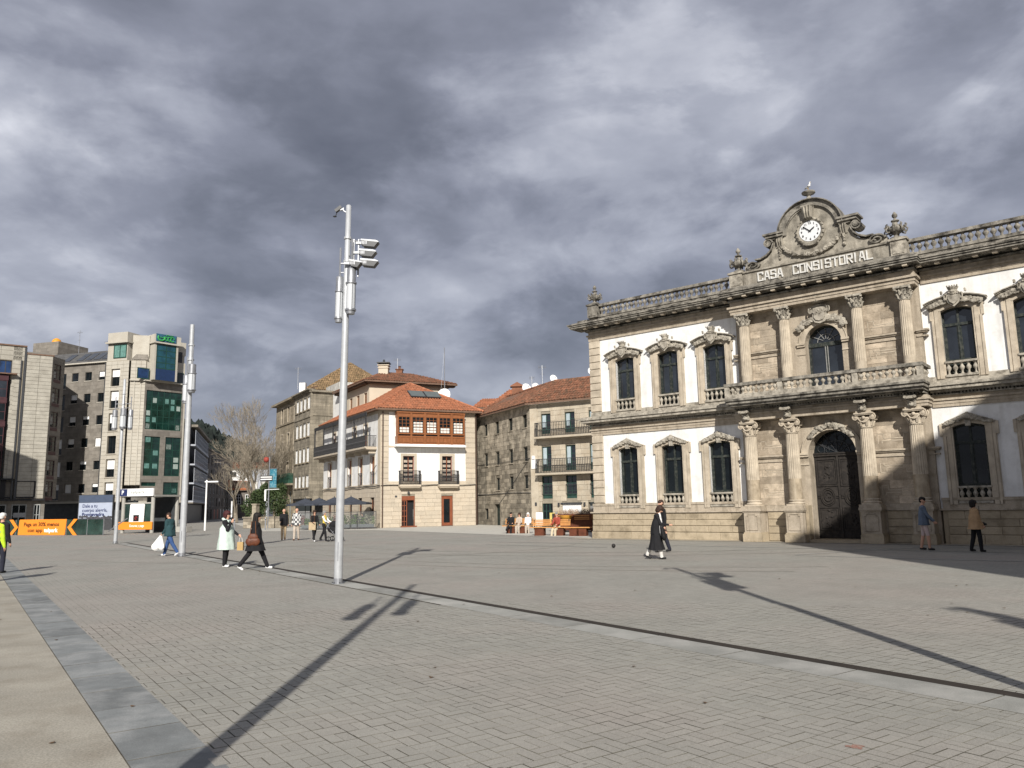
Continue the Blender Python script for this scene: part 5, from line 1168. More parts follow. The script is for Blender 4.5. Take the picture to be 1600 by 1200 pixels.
# ---------- C: granite and green glass corner tower
PAN = mat('granite_cladding', (.42, .395, .34), .85, .06, 1.5, stain=((.33, .29, .23), .35, 1.2), grain=.08, gscale=20, rnd=.04)
PANG = mat('grey_cladding', (.20, .182, .158), .88, .16, 1.3, stain=((.13, .115, .095), .5, 1.5), grain=.14, gscale=18, blocks=(0, .9, .45, (.6, .6, .6)))
CB = thing('corner_tower_block', 'seven storey granite corner block with green glazed bays', 'apartment building', (-46.5, 93.28, 0))
p0, p1, p2, p3 = (-60.65, 97.15), (-46.5, 93.28), (-44.83, 93.69), (-41.69, 97.71)
c1, c2_, c3_ = Fr(p0, p1, CB), Fr(p1, p2, CB), Fr(p2, p3, CB)
ZR = [(17.72, 18.80), (14.97, 16.1), (12.18, 13.34), (9.47, 10.58), (6.7, 7.78), (3.93, 5.02)]
sm = []; 
for cc in (1.0, 6.4, 8.42, 10.48):
    for zz in ZR: sm.append((cc - .5, cc + .5, *zz))
lw = [(3.95, 5.05, z1 - 1.9, z1) for _, z1 in ZR]; tw = [(12.15, 13.45, z1 - 2.05, z1 + .1) for _, z1 in ZR]
q = MB(); q.wall(0, 11.25, 2.9, 19.9, sm + lw, 0, .3); c1.put(q, 'wall', PANG)
for i, w_ in enumerate(sm + lw): c1.window(*w_, BLACK, GL if random.random() < .7 else GLS, 2, 1, .06, .12, sill=PAN, blind=random.choice((0, .35, .6, .95, 0)))
q = MB(); q.box(-.2, 11.4, -.35, 0, 19.85, 20.0); q.box(0, 11.25, -.03, 0, 2.7, 2.95); c1.put(q, 'cornice', PAN)
q = MB(); q.tube([c1.p(11.05, -.1, 3), c1.p(11.05, -.1, 19.6), c1.p(10.9, -.15, 19.8)], .08, 6); q.build('rain_pipe', DARKMET, CB)
q = MB(); q.wall(11.3, c1.L, 2.75, 19.9, tw, -.30, .4); q.box(11.28, 11.32, -.3, 0, 2.75, 19.9); c1.put(q, 'pier_wall', MORT)
def panels(fr, x0, x1, z0, z1, hr, nw, holes, y, lim, m=PAN):
    """thin cladding slabs with open joints"""
    n = max(1, round((z1 - z0) / hr)); k = 0; rest = MB(); h = (z1 - z0) / n
    for j in range(n):
        xs = [x0 + (x1 - x0) * i / nw for i in range(nw + 1)]
        for a, b in zip(xs, xs[1:]):
            zc = z0 + (j + .5) * h; segs = [(a, b)]
            for h_ in holes:
                if h_[2] - .02 < zc < h_[3] + .02:
                    ns = []
                    for s0, s1 in segs:
                        if s1 <= h_[0] or s0 >= h_[1]: ns.append((s0, s1)); continue
                        if s0 < h_[0] - .05: ns.append((s0, h_[0]))
                        if s1 > h_[1] + .05: ns.append((h_[1], s1))
                    segs = ns
            for s0, s1 in segs:
                q = MB(); q.bbox(s0 + .012, s1 - .012, y - .03, y, z0 + j * h + .012, z0 + (j + 1) * h - .012, .006)
                if k < lim: fr.put(q, 'cladding_slab', m)
                else: rest.add(q.v, q.f)
                k += 1
    if rest.v: fr.put(rest, 'cladding_slab', m)['kind'] = 'stuff'
random.seed(21)
panels(c1, 11.3, c1.L, 2.8, 19.85, .46, 4, tw, -.30, 60)
for w_ in tw: c1.window(*w_, BLACK, GL, 2, 1, .07, -.12, surround=None, blind=random.choice((.5, .45, 0, .55)))
for w_ in tw:
    q = MB(); q.box(w_[0] - .14, w_[0], -.38, -.3, w_[2] - .1, w_[3] + .12); q.box(w_[1], w_[1] + .14, -.38, -.3, w_[2] - .1, w_[3] + .12); q.box(w_[0], w_[1], -.38, -.3, w_[3], w_[3] + .12); q.box(w_[0], w_[1], -.38, -.3, w_[2] - .1, w_[2]); c1.put(q, 'window_surround', PAN)
q = MB(); q.box(0, c2_.L, 0, .3, 4.72, 19.9); c2_.put(q, 'chamfer_wall', MORT); panels(c2_, 0, c2_.L, 4.75, 19.85, .42, 3, [], 0, 80)
for x in (.45, 1.15): q = MB(); q.box(x, x + .12, -.1, 0, 4.72, 17.4); c2_.put(q, 'cladding_rib', PAN)
gr = [(.22, 4.82, 11.5, 16.3), (.28, 2.26, 5.85, 10.64), (2.91, 4.93, 5.85, 10.66), (2.9, 4.86, 3.06, 5.1), (.15, 1.95, 4.62, 5.08)]
q = MB(); q.wall(0, c3_.L, 2.72, 17.4, gr, 0, .3); c3_.put(q, 'green_bay_wall', PANG)
GRF = mat('green_aluminium', (.010, .048, .034), .45, .15, 3, spec=.5); GRG = glass('green_glass', (.006, .026, .020), .08, .7); BLG = glass('blue_glass', (.012, .035, .10), .1, .7)
for (a, b, z0, z1), nx, nz in zip(gr, (6, 2, 2, 2, 2), (6, 6, 6, 3, 1)):
    o = c3_.window(a, b, z0, z1, GRF, GRG, nx, nz, .09, .1, name='green_window_bay')
    for k in range(int(nx * nz * .34)):
        i, j = random.randrange(nx), random.randrange(nz); x = a + (b - a) * (i + .18) / nx; z = z0 + (z1 - z0) * (j + .12) / nz
        q = MB(); q.box(x, x + (b - a) / nx * .62, .1, .108, z, z + (z1 - z0) / nz * .75); c3_.put(q, 'curtain_and_reflection', random.choice((mat('teal_blind', (.10, .21, .185), .7, .3, 4), mat('pale_curtain', (.28, .34, .31), .8, .15, 4))), o)
q = MB(); q.box(-.15, c3_.L + .15, -.3, 0, 17.35, 17.5); q.box(-.05, 5.5, -.25, 0, 2.6, 2.85); q.box(5.05, 5.2, -.08, 0, 2.85, 17.35); c3_.put(q, 'cornice', PAN); q = MB(); q.box(0, c2_.L, -.3, 0, 17.35, 17.5); c2_.put(q, 'cornice', PAN)
# attic storey with the tall blue and green window, parapet boxes
q = MB(); q.box(.0, 5.1, .1, 3, 17.5, 20.2); c3_.put(q, 'attic_wall', PAN)
o = c3_.window(.66, 3.2, 18.9, 22.0, GRF, glass('teal_glass', (.01, .055, .075), .08, .8), 2, 4, .12, -1.0, name='tall_attic_window'); q = MB(); q.box(.66, 3.2, -1.0, -.97, 17.5, 18.9); c3_.put(q, 'blue_panel', mat('navy_panel', (.012, .03, .085), .4, .15, 3, spec=.5), o)
q = MB(); q.box(.45, .66, -1.02, .2, 17.5, 22.1); q.box(3.2, 3.45, -1.02, .2, 17.5, 22.1); q.box(.66, 3.2, -.85, .2, 17.5, 22.1); c3_.put(q, 'attic_frame', PAN)
q = MB(); q.box(.4, 3.75, -1.05, 2.2, 22.2, 23.2); q.box(.25, 3.9, -1.25, 2.2, 22.05, 22.22); q.box(3.75, 5.2, .3, 2.2, 21.2, 22.9); q.box(3.5, 5.1, .4, 1.5, 20.2, 21.3); c3_.put(q, 'attic_parapet', PAN)
q = MB(); q.box(3.6, 4.7, .2, .4, 20.0, 21.6); c3_.put(q, 'dark_slate', mat('slate', (.05, .05, .055), .6, .2, 3)); c3_.window(3.6, 4.9, 17.55, 18.9, GRF, GLS, 2, 1, .07, -.02); c3_.window(-1.2, .3, 17.55, 18.9, GRF, BLG, 1, 1, .1, -.3) 
q = MB(); q.box(0, c2_.L - .1, .0, 2, 19.85, 20.0); c2_.put(q, 'cornice', PAN)
q = MB(); q.box(11.4, 14.3, -.3, 2.5, 19.9, 22.0); q.box(11.5, 14.4, -.5, 2.5, 22.2, 23.4); q.box(11.3, 14.6, -.7, 2.5, 22.05, 22.22); c1.put(q, 'attic_parapet', PAN)
q = MB(); q.box(0, 1.9, .3, 2.5, 20, 23.1); c2_.put(q, 'attic_parapet', PAN); q = MB(); q.add([c2_.p(0, -.1, 20.0), c2_.p(1.9, -.1, 20.0), c2_.p(1.5, 1.2, 22.3)], [(0, 1, 2)]); q.build('hip_roof', PANG, CB)
c1.window(12.3, 14.2, 20.2, 21.9, GRF, mat('teal_blind', (.10, .21, .185)), 2, 1, .12, -.36, name='attic_window')
# mansard roof with skylights
q = MB(); pts = [c1.p(-.2, -.2, 20.0), c1.p(11.4, -.2, 20.0), c1.p(11.4, 2.2, 21.9), c1.p(-.2, 2.2, 21.9)]; q.add(pts + [p + Vector((0, 0, -.15)) for p in pts], [(0, 1, 2, 3), (4, 7, 6, 5), (0, 4, 5, 1), (1, 5, 6, 2), (2, 6, 7, 3), (3, 7, 4, 0)]); q.build('mansard_roof', mat('slate_roof', (.09, .088, .085), .6, .2, 3, blocks=(0, .8, .3, (.5, .5, .5))), CB)
for x in (4.0, 6.1, 7.4, 8.7, 9.9):
    q = MB(); e = [c1.p(x, .25, 20.42), c1.p(x + 1.0, .25, 20.42), c1.p(x + 1.0, 1.7, 21.57), c1.p(x, 1.7, 21.57)]; q.add(e, [(0, 1, 2, 3)]); q.build('skylight', GLS, CB)
q = MB(); q.box(0, 14.0, 2.3, 6, 0, 21.5); q.box(3.9, 6, 2.0, 6, 21.0, 21.7); c1.put(q, 'building_core', mat('core_grey', (.2, .19, .17), .9, .1, 2)); q = MB(); q.box(.2, c3_.L - .05, 1.0, 6, 2.9, 20); c3_.put(q, 'building_core', MATS['core_grey'])
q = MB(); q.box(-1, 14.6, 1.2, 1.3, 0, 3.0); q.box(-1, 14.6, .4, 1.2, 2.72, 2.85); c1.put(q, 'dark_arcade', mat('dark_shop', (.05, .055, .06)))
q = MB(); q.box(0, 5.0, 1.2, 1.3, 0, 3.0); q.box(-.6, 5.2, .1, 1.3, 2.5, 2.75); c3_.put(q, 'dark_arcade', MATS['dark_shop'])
for x in (.1, 2.4, 4.8): q = MB(); q.box(x, x + .35, .1, .45, 0, 2.72); c3_.put(q, 'arcade_pier', PAN)
c3_.put(MB().box(.6, 2.6, .05, .12, 2.0, 2.5), 'shop_sign', mat('grey_sign', (.3, .31, .32), .6, .1, 4))
# roof sign: curly green letters on blue
sg = thing('rooftop_sign', 'green and blue curly lettered sign on the parapet of the corner tower', 'sign', c3_.p(.5, -1.12, 22.3) + Vector(CB.location)); sf = Fr((0, 0), (c3_.d.x, c3_.d.y)); 
q = MB(); q.box(.0, 2.6, .0, .04, .0, .95); sq = MB(); sq.v = [tuple(sf.p(*v)) for v in q.v]; sq.f = q.f; sq.mi = q.mi; sq.build('backing', mat('sign_blue', (.03, .10, .16), .5, .4, 3), sg)
q = MB(); GRN = mat('sign_green', (.04, .30, .08), .5, .2, 6)
q.tube([(.62 + .42 * cos(a), -.05, .48 + .36 * sin(a)) for a in np.linspace(2.6, 6.9, 14)], .10, 6); q.tube([(.45, -.05, .52), (.9, -.05, .46)], .06, 5)
for cx_, rr in ((1.28, .17), (1.66, .2), (2.05, .22)): q.tube([(cx_ + rr * cos(a), -.05, .42 + rr * 1.3 * sin(a)) for a in np.linspace(0, 5.6, 11)], .07, 5)
q.tube([(1.2, -.05, .8), (1.4, -.05, .92), (1.8, -.05, .82), (2.1, -.05, .9)], .045, 5)
q.v = [tuple(sf.p(*v)) for v in q.v]; q.build('lettering', GRN, sg)
# tank room with orange dome behind
TK = thing('roof_tank_room', 'boxy granite roof room with an orange dome behind the left block', 'tower', c1.p(-4.8, 4, 0) + Vector(CB.location)); ft = Fr((c1.p(-4.9, 4, 0) + Vector(CB.location))[:2], (c1.p(-.7, 4, 0) + Vector(CB.location))[:2], TK)
q = MB(); q.box(0, ft.L, 0, 5, 22.6, 24.2); q.box(.5, ft.L - .4, .5, 5, 15, 22.3); q.box(-.2, ft.L + .2, -.25, 5, 22.3, 22.6); ft.put(q, 'wall', PANG)
q = MB(); q.lathe([(.62, 0), (.6, .3), (.45, .6), (.2, .78), (0, .82)], (0, 0, 0), 14); o = q.build('dome', mat('orange_dome', (.62, .27, .03), .5, .1, 3), TK, smooth=True); o.location = ft.p(2.6, 1.2, 24.15)
# ---------- A: far left block
AC = Vector((-52.3, 87.0, 0)); dA = Vector((.788, .616, 0)); A0 = AC - dA * 12
AB = thing('left_tower_block', 'tall pale stone block with red framed bay windows at the left edge', 'apartment building', (A0.x, A0.y, 0))
fa = Fr(A0, AC, AB); ar = Fr(AC, AC + Vector((0, 2.6, 0)), AB)
PAN2 = mat('pale_slab', (.37, .35, .30), .87, .12, 1.5, stain=((.26, .24, .20), .5, 1.1), grain=.12, gscale=16, rnd=.05)
REDF = mat('dark_red_frame', (.06, .024, .028), .5, .2, 3)
q = MB(); q.wall(0, 9.35, 5.35, 20.1, [(6.9, 8.1, 16.9, 18.4), (0, 8.0, 5.4, 16.9)], 0, .4); fa.put(q, 'wall', MORT); panels(fa, 8.1, 9.0, 5.4, 20.05, .5, 1, [], 0, 40, PAN2); panels(fa, 0, 9.3, 18.45, 20.05, .5, 8, [], 0, 40, PAN2); panels(fa, 0, 6.85, 16.95, 18.4, .5, 5, [], 0, 20, PAN2)
fa.window(6.9, 8.1, 16.9, 18.4, DARKMET, BLG, 2, 1, .1, .1); q = MB(); q.box(5, 8.6, -.7, 0, 16.78, 16.9); q.box(0, 9.4, -.15, 8, 20.05, 20.2); fa.put(q, 'ledge', MATS['roof_edge'])
for k, (z0, z1) in enumerate(((16.1, 16.7), (13.6, 14.15), (11.0, 11.6), (8.4, 9.0), (5.6, 6.2))):
    q = MB(); q.box(4.5, 7.85, -.45, .1, z0, z1); fa.put(q, 'red_spandrel', REDF)
    if k < 4: fa.window(4.6, 7.8, z0 - 1.95, z0, REDF, GLS if k == 0 else GL, 3, 2, .08, -.4, name='bay_window')
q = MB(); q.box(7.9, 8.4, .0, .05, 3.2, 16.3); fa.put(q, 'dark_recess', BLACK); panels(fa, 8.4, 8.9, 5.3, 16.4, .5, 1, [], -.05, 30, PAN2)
q = MB(); q.box(8.9, 9.05, -.1, .2, 3.2, 18.5); q.box(9.2, 9.42, -.12, .2, 3.2, 20.0); fa.put(q, 'dark_downpipe', DARKMET)
q = MB(); q.box(9.42, 12, 0, 2.4, 3.2, 19.3); fa.put(q, 'stair_tower', MORT); panels(fa, 9.45, 11.98, 3.25, 19.25, .42, 2, [], -.01, 76, PAN2)
q = MB(); q.box(9.35, 12.1, -.1, 2.5, 19.25, 19.4); fa.put(q, 'coping', MATS['roof_edge'])
ah = [(.35, 1.75, z - 1.75, z) for z in (18.5, 15.75, 13.0, 10.25, 7.5, 4.75 + .4)]
q = MB(); q.wall(0, 2.4, 3.2, 19.3, ah, .02, .3); ar.put(q, 'side_wall', PANG)
for w_ in ah: ar.window(*w_, REDF, GL, 2, 3, .07, .1); q = MB(); q.box(w_[0], w_[1], .0, .03, w_[2] - .4, w_[2] - .05); ar.put(q, 'red_spandrel', REDF)
q = MB(); q.box(6, 11.1, -.08, 0, 3.3, 3.42); q.box(11.05, 11.2, -.08, 0, 3.4, 5.1); q.box(8, 11.2, -.08, 0, 5.05, 5.15); q.box(6, 9, -.5, .2, 5.25, 5.4); q.box(4, 12.1, -.5, .1, 3.0, 3.2); fa.put(q, 'dark_ledge', BLACK)
q = MB(); q.box(0, 9.4, .3, .5, 3.2, 5.3); fa.put(q, 'mezzanine_wall', PANG); q = MB(); q.box(0, 12.2, .0, .3, 0, 3.0); fa.put(q, 'ground_floor', PANG)
for a, b in ((6.5, 8.6), (9.1, 10.5), (11.15, 11.8)): fa.window(a, b, .3, 2.6, mat('grey_paint', (.30, .31, .30), .6, .1, 3), GL, 2, 2, .1, -.06, name='shop_window')
q = MB(); q.box(9.3, 10.4, -.08, -.06, 1.2, 1.7); fa.put(q, 'shop_sign', mat('grey_sign', (.3, .31, .32)))
q = MB(); q.box(0, 11.9, 2.4, 9, 0, 20); q.box(0, 9, .5, 3, 0, 20); fa.put(q, 'building_core', MATS['core_grey'])
# ---------- off-frame buildings at the right and left of the square, whose shade falls into the picture
OB = thing('corner_building', 'large pale building at the right side of the square behind the viewer, outside the picture', 'building', (10.35, -1.0, 0)); dv = Vector((.779, .627, 0)); nv = Vector((-.627, .779, 0)) * -1
q = MB(); P0 = Vector((0, 0, 0)); pts = [P0, P0 + dv * 31, P0 + dv * 31 + nv * 13, P0 + nv * 13]; q.prismz([(p.x, p.y) for p in pts], 0, 18.4); q.build('wall', CREAM, OB)
q = MB(); q.prismz([(p.x + (.0), p.y) for p in pts], 18.4, 18.8); q.build('parapet', PALE_ST, OB)
for fl_ in range(5):
    for i in range(9):
        q = MB(); c_ = dv * (2.2 + i * 3.2) - nv * .03 + Vector((0, 0, 2.2 + fl_ * 3.4)); q.obox(c_, dv * .6, nv * .05, (0, 0, .95)); q.build('window', GL, OB)
OL = thing('side_street_block', 'plain pale block at the left side of the square, outside the picture', 'building', (-71, 47, 0)); q = MB(); q.box(0, 18.3, 0, 16, 0, 21.6); q.build('wall', CREAM, OL)
for fl_ in range(6):
    for i in range(5): q = MB(); q.box(18.28, 18.33, 1.5 + i * 3, 2.8 + i * 3, 1.4 + fl_ * 3.4, 3.2 + fl_ * 3.4); q.build('window', GL, OL)
# ---------- D, E, F: street in shade
DB = thing('glazed_gallery_block', 'narrow block of white glazed galleries in shade behind the corner tower', 'apartment building', (-42, 101, 0)); fd_ = Fr((-42.0, 101), (-49.6, 125), DB)
fd_.n = -fd_.n
fd_ = Fr((-42.0, 101), (-49.6, 125), DB)
def mirror_face(fr): fr.n = -fr.n; return fr
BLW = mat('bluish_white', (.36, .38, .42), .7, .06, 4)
# this side of the street faces right: inward is to the left
fd_.n = Vector((-fd_.d.y, fd_.d.x, 0)); 
if fd_.n.x > 0: fd_.n = -fd_.n
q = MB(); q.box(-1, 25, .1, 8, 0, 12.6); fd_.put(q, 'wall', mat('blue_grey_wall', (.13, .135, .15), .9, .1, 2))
for k, zb in enumerate((10.2, 7.7, 5.3, 3.0)):
    q = MB(); q.box(-1, 24, -.7, .1, zb - .35, zb - .15); fd_.put(q, 'gallery_floor', BLW)
    for i in range(8): fd_.window(-.6 + i * 3.0, 2.1 + i * 3.0, zb - .1, zb + 1.75, BLW, GL, 4, 3, .10, -.65, name='gallery_window')
q = MB(); q.box(-1, 25, -.9, .1, 12.3, 12.6); q.box(-1, 24, -.7, .1, 2.5, 2.65); fd_.put(q, 'eaves', MATS['grey_eaves']); q = MB(); q.box(-1, 24, -.02, .1, 0, 2.4); fd_.put(q, 'shop_front', MATS['dark_shop'])
EB = thing('dark_stone_terrace', 'row of dark stone flats in shade along the side street', 'apartment building', (-48.8, 124, 0)); fe = Fr((-48.8, 124), (-57.5, 159.5), EB); fe.n = -fe.n if fe.n.x > 0 else fe.n
eh = []
for z0, z1 in ((9.0, 10.3), (6.6, 8.2), (4.3, 5.9), (2.2, 3.7)):
    for i in range(9): eh.append((1.2 + i * 3.9, 2.6 + i * 3.9, z0, z1))
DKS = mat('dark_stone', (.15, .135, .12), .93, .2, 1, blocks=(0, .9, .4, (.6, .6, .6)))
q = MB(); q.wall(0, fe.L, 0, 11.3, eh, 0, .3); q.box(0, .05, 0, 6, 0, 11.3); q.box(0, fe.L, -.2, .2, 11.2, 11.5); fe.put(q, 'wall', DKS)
for w_ in eh: fe.window(*w_, WHITE if random.random() < .6 else DARKMET, GL, 2, 2, .09, .1, sill=DKS, blind=random.choice((0, 0, .4)))
for i in range(8): q = MB(); q.box(2 + i * 4.2, 3.6 + i * 4.2, -.02, 0, .1, 1.7); fe.put(q, 'shop_window', mat('warm_lit_shop', (.25, .08, .06), .5, .3, 4) if i in (2, 3) else GL)
q = MB(); q.add([fe.p(0, 0, 11.5), fe.p(fe.L, 0, 11.5), fe.p(fe.L, 4, 13), fe.p(0, 4, 13)], [(0, 1, 2, 3)]); q.build('roof', MATS['slate_roof'], EB)
FB = thing('far_white_house', 'distant sunlit white house at the end of the side street', 'house', (-63, 170, 0)); ffh = Fr((-63, 170), (-50, 171), FB)
fw_ = [(1.5 + i * 2.6, 2.5 + i * 2.6, z, z + 1.1) for i in range(5) for z in (8.6, 6.0, 3.4)]
q = MB(); q.wall(0, ffh.L, 0, 10.5, fw_, 0, .2); ffh.put(q, 'wall', PLASTER)
for w_ in fw_: ffh.window(*w_, DARKMET, GL, 2, 2, .06, .1)
oF = Vector(FB.location); tiled([Vector((-63.5, 169.5, 10.5)), Vector((-49.5, 170.5, 10.5)), Vector((-51, 173, 11.6)), Vector((-62, 173, 11.6))], TILE_O, FB, off=oF, sp=.5, row=1, r=.2)
GB = thing('orange_roofed_house', 'low house with a bright orange roof at the bend of the side street', 'house', (-54.2, 148, 0)); oG = Vector(GB.location)
q = MB(); q.box(.3, 9.5, 2.2, 9, 0, 5.4); q.build('wall', DKS, GB); fg = Fr((-53.9, 150.2), (-44.7, 150.2), GB)
for x in (.6, 2.4, 4.2, 6.0): fg.window(x, x + 1.0, 2.6, 4.4, WHITE, GL, 2, 3, .08, -.05)
tiled([Vector((-54.6, 149.6, 5.3)), Vector((-44.5, 149.6, 5.3)), Vector((-46, 152, 6.6)), Vector((-55.5, 152, 7.3))], mat('orange_tile', (.52, .15, .05), .8, .15, 2), GB, off=oG, sp=.4, row=.8, r=.14)
CBT = thing('white_shop_kiosk', 'pale grey two storey oriel front in shade beside the evergreen', 'building', (-43.2, 128, 0)); fq = Fr((-43.2, 128), (-40.2, 128), CBT)
q = MB(); q.wall(0, 3, 0, 8.0, [(.3, 1.2, 4.9, 6.1), (1.7, 2.7, 4.9, 6.1), (.4, 1.2, .8, 2.8), (1.7, 2.6, .8, 2.8)], 0, .3); q.box(0, 3, .3, 6, 0, 8); fq.put(q, 'wall', BLW)
for w_ in [(.3, 1.2, 4.9, 6.1), (1.7, 2.7, 4.9, 6.1)]: fq.window(*w_, WHITE, CURT_REFL, 2, 1, .06, .1)
for w_ in [(.4, 1.2, .8, 2.8), (1.7, 2.6, .8, 2.8)]: fq.window(*w_, GREENFR, GL, 1, 2, .06, .1)
# ---------- hill
hl = MB(); prof = [(-900, 70), (-400, 78), (-300, 70), (-249, 63), (-240, 61), (-229, 55), (-221, 50), (-212, 45), (-183, 29), (-150, 22), (-60, 14), (120, 10), (900, 6)]
xs = np.arange(-900, 900, 12.0); hz = np.interp(xs, [p[0] for p in prof], [p[1] for p in prof]); ys = [420, 470, 520, 560, 600, 660, 760]; fy = [0, .35, .65, .88, 1.0, .8, 0]
vs = [(x, y, h * k + (mnoise.noise(Vector((x * .02, y * .02, 0))) * 4 if 0 < k else -1)) for y, k in zip(ys, fy) for x, h in zip(xs, hz)]; n_ = len(xs)
hl.add(vs, [(j * n_ + i, j * n_ + i + 1, (j + 1) * n_ + i + 1, (j + 1) * n_ + i) for j in range(len(ys) - 1) for i in range(n_ - 1)])
struct(hl.build('hill', mat('wooded_ground', (.016, .02, .018), .95, .3, .05)), 'dark wooded hill beyond the town')
ft_ = MB(); random.seed(9)
for k in range(3800):
    x = random.uniform(-330, -110) if k < 3000 else random.uniform(-600, 300); y = random.uniform(480, 640)
    if k > 3000: y = random.uniform(590, 615)
    h = float(np.interp(x, xs, hz)) * float(np.interp(y, ys, fy)); s_ = random.uniform(2.2, 5.0); H_ = s_ * random.uniform(1.2, 2.4)
    ft_.blob((x, y, h + H_ * .35), (s_ * .6, s_ * .6, H_ * .7), 5, rot=random.random() * 3, jit=.35)
struct(ft_.build('hill_woods', mat('hill_foliage', (.016, .022, .019), .95, .5, .08)))['kind'] = 'stuff'
bpy.data.objects['hill_woods']['label'] = 'dark green woods covering the far hill'
bpy.data.objects['hill_woods']['category'] = 'woods'
# ================================================================== LAMP POSTS
def lantern(parent, x, y, zt, r, stem=.7, metal=.34, dif=.60):
    q = MB(); q.tube([(x, y, zt), (x, y, zt + stem)], .025, 6); q.lathe([(r, -metal), (r, -.02), (r * .8, 0)], (x, y, zt), 16); q.lathe([(r * 1.22, -metal - .03), (r * 1.22, -metal)], (x, y, zt), 16)
    z1 = zt - metal - .03; q.lathe([(r * 1.22, -dif - .04), (r * 1.22, -dif)], (x, y, z1), 16); q.lathe([(r * .9, -dif - .12), (r, -dif - .04)], (x, y, z1), 16)
    for t in range(4): a = t * pi / 2 + .5; q.tube([(x + r * .98 * cos(a), y + r * .98 * sin(a), z1), (x + r * .98 * cos(a), y + r * .98 * sin(a), z1 - dif)], .008, 4)
    o = q.build('lantern', STEEL, parent, smooth=True); q = MB(); q.lathe([(r * .95, -dif), (r * .95, 0)], (x, y, z1), 16); q.build('diffuser', DIFF, o, smooth=True); return o
def floodlight(parent, x, y, z, dx, L=.46, w=.10):
    """flat lamp head seen from below: pale shell above a dark ribbed body"""
    q = MB(); q.prism([(x + dx * .02, z + .045), (x + dx * L, z + .0), (x + dx * L, z + .018), (x + dx * (L - .07), z + .048), (x + dx * .03, z + .078)], y - w, y + w); q.box(min(x - dx * .10, x + dx * .04), max(x - dx * .10, x + dx * .04), y - .03, y + .03, z - .02, z + .03)
    o = q.build('floodlight', STEELW, parent); q = MB(); q.prism([(x + dx * .04, z + .043), (x + dx * .08, z - .085), (x + dx * (L - .10), z - .115), (x + dx * (L - .015), z - .002)], y - w * .97, y + w * .97); q.build('lens', DARKMET, o)
    q = MB()
    for k in range(5): q.box(x + dx * .04 - .006 + dx * k * .03, x + dx * .04 + .006 + dx * k * .03, y - w * 1.0, y + w * 1.0, z - .05, z + .022)
    q.build('cooling_fins', STEEL, o)
def lamp_post(label, loc, h, lans, floods=0, cam_=True, arms=0, rz=0, lean=0, group='lamp posts along the slot drain', r0=.093, r1=.06):
    t = thing('lamp_post', label, 'lamp post', loc, rz, group); t.rotation_euler = (0, lean, rz)
    q = MB(); q.lathe([(r0, 0), (r0 * .98, h * .3), (r0 * .85, h * .62), (r1, h), (r1 * .6, h + .02)], (0, 0, 0), 20)
    for z in (h * .84, h * .905): q.lathe([(r1 * 1.5, z), (r1 * 1.5, z + .05)], (0, 0, 0), 16)
    q.build('mast', STEELW, t, smooth=True)
    q = MB(); q.lathe([(r0 * 1.5, .0), (r0 * 1.5, .015), (r0 * 1.08, .02), (r0 * 1.05, .12)], (0, 0, 0), 16)
    q.build('base_plate', STEEL, t); q = MB()
    for k in range(6): a = k * pi / 3; q.lathe([(.014, .015), (.014, .035), (.006, .04)], (r0 * 1.32 * cos(a), r0 * 1.32 * sin(a), 0), 6)
    q.build('bolts', DARKMET, t)
    q = MB(); q.box(-.012, .012, -r0 * 1.0 - .006, -r0 * .9, .5, .9); q.build('service_hatch', STEEL, t)
    for (x, y, z, r) in lans:
        lantern(t, x, y, z, r); q = MB(); d = Vector((x, y, 0)); q.tube([(0, 0, z + .32), d + Vector((0, 0, z + .32))], .02, 5); q.tube([(0, 0, z + .1), d + Vector((0, 0, z + .1))], .015, 5); q.build('arm', STEEL, t)
    if floods:
        q = MB(); q.tube([(.26, 0, h * .80), (.26, 0, h * .905)], .022, 5); q.tube([(.15, 0, h * .78), (.15, 0, h * .905)], .022, 5); q.tube([(0, 0, h * .90), (.28, 0, h * .90)], .022, 5); q.tube([(0, 0, h * .82), (.28, 0, h * .82)], .022, 5); q.build('bracket', STEEL, t)
        for k in range(floods): floodlight(t, .30 - (.05 if k == 1 else 0), -.02, h * .893 - k * .235, 1, .44)
        floodlight(t, .06, -.14, h * .832, 1, .32)
    if cam_:
        q = MB(); q.tube([(-.02, 0, h - .18), (-.12, 0, h - .12), (-.12, 0, h - .05)], .02, 5); q.tube([(-.12, 0, h - .08), (-.2, 0, h - .1)], .03, 5); q.build('camera_bracket', STEEL, t)
        q = MB(); q.obox((-.24, 0, h - .08), (.07, 0, .055), (0, .045, 0), (-.02, 0, .03)); q.tube([(-.27, 0, h - .13), (-.30, 0, h - .26)], .012, 5); q.blob((-.32, 0, h - .26), (.05, .04, .02), 6); q.build('surveillance_camera', DARKMET, t)
    return t
lamp_post('tall silver lamp post with three floodlights and two lanterns standing nearest the viewer', (-3.89, 17.46, 0), 8.68, [(-.16, 0, 6.95, .085), (.13, -.10, 7.12, .105)], floods=3, lean=radians(.75))
lamp_post('tall silver lamp post with two lanterns beside the man in the teal jacket', (-12.13, 28.85, 0), 8.62, [(.12, -.12, 7.08, .135), (-.15, .05, 6.7, .115)], cam_=False, r0=.115, r1=.08)
lamp_post('slim lamp post with three white lanterns in front of the parking entrance', (-20.94, 41.43, 0), 8.7, [(-.42, 0, 7.05, .13), (.08, -.1, 7.1, .15), (.42, 0, 7.05, .11)], cam_=False, r0=.095, r1=.06)
q = MB(); q.lathe([(.13, 0), (.13, .35), (.1, .38)], (-12.13, 28.85, 8.4), 12)
lamp_post('lamp post behind the viewer on the left whose shadow crosses the pavers', (-2.1, 1.65, 0), 9.25, [(-.34, 0, 7.3, .115), (.34, 0, 7.5, .115)], cam_=False, rz=.15)
